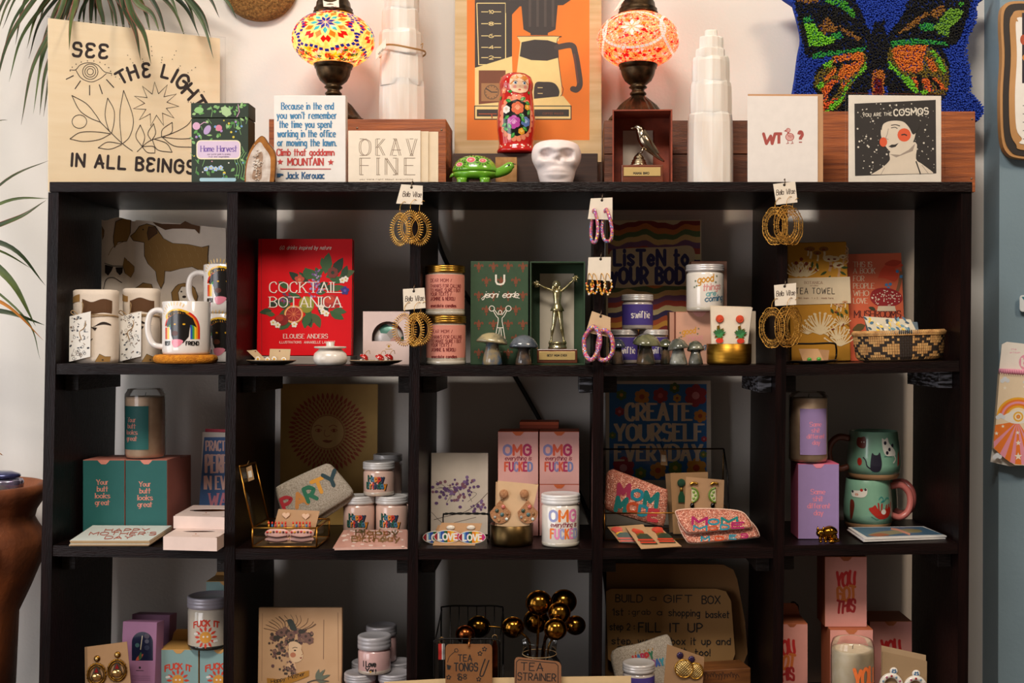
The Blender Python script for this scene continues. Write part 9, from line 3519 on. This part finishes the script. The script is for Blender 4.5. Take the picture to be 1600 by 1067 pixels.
# ---------------------------------------------------------------- round woven wall hat
t = T('woven_disc', 'round fuzzy golden-brown woven mat hung on the wall above the deck box', 'wall hanging', 405, .328, EYE + (VPY - 32) * (DIST + .328) / FPX)
mb = MB()
WV = M('a8783e', .95, h2='6f4a20', sc=200, bump=1.0, bs=500)
cz = 52
mb.loft([[(58 * k * math.cos(q), y_, cz + 52 * k * math.sin(q)) for q in [2 * math.pi * i / 64 for i in range(64)]] for k, y_ in ((1, 8), (1.01, 3), (.98, -4), (.9, -8), (.6, -11), (.1, -12))], WV)
rr = random.Random(77)
for i in range(1500):
 q, k = rr.uniform(0, 6.28), math.sqrt(rr.uniform(.15, 1.02))
 x_, z_ = 58 * k * math.cos(q), cz + 52 * k * math.sin(q)
 y_ = -11 + 10 * k ** 6
 dx, dz = rr.uniform(-2.5, 2.5), rr.uniform(-2.5, 2.5)
 mb.add([(x_ - .5, y_ + .5, z_), (x_ + .5, y_ + .5, z_), (x_ + dx, y_ - 2.5, z_ + dz)], [(0, 1, 2)], WV)
t.solo(mb)

# ---------------------------------------------------------------- blue wall: frame, tag, can sleeve
t = T('wavy_frame', 'wavy-edged picture frame with black and tan bands on the blue wall', 'frame', 1640, .235, EYE + (VPY - 250) * (DIST + .235) / FPX)
mb = MB()


def wavy(ins, top):
 P = [(1566 + ins, top + 6 + ins), (1562 + ins, 40), (1564 + ins, 90), (1561 + ins, 150), (1563 + ins, 215 - ins * .6), (1572 + ins, 240 - ins), (1592, 248 - ins), (1640, 250 - ins), (1700 - ins, 246 - ins), (1716 - ins, 200), (1712 - ins, 120), (1717 - ins, 40), (1712 - ins, top + 8 + ins), (1690, top + ins), (1640, top + 3 + ins), (1590, top - 1 + ins)]
 return [(t.x(u), max(0, t.z(v))) for u, v in cat(P, 4, True)]


TAN = M('c2925e', .6, h2='b4844f', sc=10)
mb.prism(wavy(0, 4)[::-1], -5, 8, TAN)
t.part('outer_band', mb)
mb = MB()
mb.prism(wavy(4, 4)[::-1], -6.2, -5.1, M('2a2422', .5))
t.part('black_band', mb)
mb = MB()
mb.prism(wavy(13, 6)[::-1], -7.4, -6.3, TAN)
t.part('inner_band', mb)
mb = MB()
mb.prism(wavy(22, 8)[::-1], -8.2, -7.5, WHITE)
c = t.front(mb, -8.2)
c.rect(1597, 1690, 20, 130, M('2a2430', .4)), c.disc(1599, 62, 5, M('b04a2a', .5), 8), c.disc(1605, 90, 8, M('c8823a', .5), 6)
for i in range(5):
 c.line([(1598, 165 + i * 13), (1690, 165 + i * 13)], 1.4, M('8a8680', .6))
t.part('photo_card', mb)

t = T('price_card', 'small white rounded card on the blue wall at the picture edge', 'card', 1606, .24, EYE + (VPY - 487) * (DIST + .24) / FPX)
mb = MB()
mb.prism(rrect(t.x(1593), t.x(1622), 0, t.z(461), 5)[::-1], -.8, .8, M('d8e0e4', .5))
c = t.front(mb, -.8)
c.poly([(1596, 464), (1620, 461.5), (1620, 466), (1600, 469)], M('2f7a8a', .5))
mb.x = None
t.part('card', mb)
mb = MB()
mb.tube([(0, 0, t.z(466)), (0, 6, t.z(466))], 1, M('8a8a8a', .3, 1), 6)
t.part('peg', mb)

t = T('can_sleeve', 'pink-trimmed can sleeve with a rainbow sunburst eye, hung with its card on the blue wall', 'can sleeve', 1592, .225, EYE + (VPY - 729) * (DIST + .225) / FPX)
z, x = t.z, t.x
mb = MB()
mb.prism([(x(1549), z(722)), (x(1580), z(729)), (x(1620), z(726)), (x(1630), z(560)), (x(1628), z(540)), (x(1575), z(534)), (x(1567), z(538)), (x(1563), z(575)), (x(1552), z(700))], 4, 5.2, WHITE)
c = t.front(mb, 4)
PKB = M('e8a0b8', .5)
c.text('the', 1580, 1588, 547, 544, PKB, .15), c.text('artisan', 1578, 1594, 552, 549, PKB, .15), c.disc(1602, 566, 10, PKB, 12), c.text('b', 1597, 1602, 572, 559, WHITE, .24)
t.part('backing_card', mb)
CRM3 = M('ecd9bc', .7)
mb = MB()
OUTK = [(1551, 700), (1556, 640), (1560, 588), (1561, 580), (1600, 582), (1640, 586), (1638, 640), (1634, 716), (1612, 727), (1584, 726), (1570, 717)]
pk_ = [(x(u), z(v)) for u, v in OUTK]
mb.prism(pk_[::-1] if False else pk_, -5, 3.6, CRM3)
c = t.front(mb, -5)
OY, OO, OP = M('f2b02a', .6), M('ee7f2a', .6), M('ea9ab0', .6)
uc, vc = 1591, 652
for r_, m in ((34, OY), (30.5, OO), (27, OP), (23.5, OO), (20, OY), (16.5, M('f6e6c8', .6))):
 c.poly([(uc + r_ * math.cos(R(q)), vc - r_ * .92 * math.sin(R(q))) for q in range(0, 181, 10)], m)
base_pts = [(1555, 664), (1552.5, 690), (1553, 700), (1562, 709), (1570, 716), (1578, 722), (1586, 725), (1596, 726), (1606, 726), (1614, 725), (1622, 721), (1629, 716)]
for i in range(11):
 c.poly([(uc - 1, vc + 6), base_pts[i], base_pts[i + 1]], (OO, OP)[i % 2])
c.poly(cat([(1566, 652), (1578, 644), (1590, 641), (1602, 644), (1616, 652), (1602, 660), (1590, 662), (1578, 660)], 4, True), WHITE)
c.disc(uc, 651, 8, M('f0b83a', .6)), c.disc(uc, 651, 5.4, M('f6ead0', .6)), c.flower(uc, 651, 4, M('e88a3a', .6), OY, 8, .3)
for u, v, r_ in ((1557, 677, 3.4), (1567, 666, 3), (1590, 676, 3.4), (1591, 692, 4.6), (1591, 713, 6.4), (1606, 680, 3), (1570, 606, 3.2), (1600, 604, 2.6)):
 c.star(u, v, r_, M('f8f0e0', .6))
for u, v in ((1563, 651), (1570, 594), (1606, 596), (1558, 713)):
 for du, dv, r_ in ((-4, 1, 3.4), (0, -1.6, 4), (4.4, .6, 3.2)):
  c.disc(u + du, v + dv, r_, M('dce4ec', .6))
t.part('sleeve', mb)
mb = MB()
mb.tube([(x(1560), -2, z(580)), (x(1580), -3.4, z(580.5)), (x(1620), -3.4, z(583)), (x(1640), -2, z(585))], 4.4, PKB, 8, flat=.8)
for i in range(22):
 mb.tube([(x(1561 + i * 3.6), -7, z(576.5 + i * .22)), (x(1562.5 + i * 3.6), -7.4, z(584.5 + i * .22))], .6, M('d880a0', .6), 4)
t.part('stitched_trim', mb)
mb = MB()
mb.tube([(x(1600), 5, z(545)), (x(1600), 14, z(545))], 1.4, M('8a8a8a', .3, 1), 6)
t.part('peg', mb)

# ---------------------------------------------------------------- black power cord behind the bookcase
t = T('power_cord', 'black power cord running down the wall behind the middle bays', 'cord', 676, .331, EYE + (VPY - 300) * (DIST + .331) / FPX)
mb = MB()
mb.tube(cat([tuple(t.at(a, b, .331)) for a, b in ((655, 290), (666, 325), (676, 350), (699, 413), (756, 505), (806, 590), (845, 659), (900, 760), (935, 850), (950, 950), (955, 1100))], 8), 3.4, M('171312', .5), 8)
t.solo(mb)
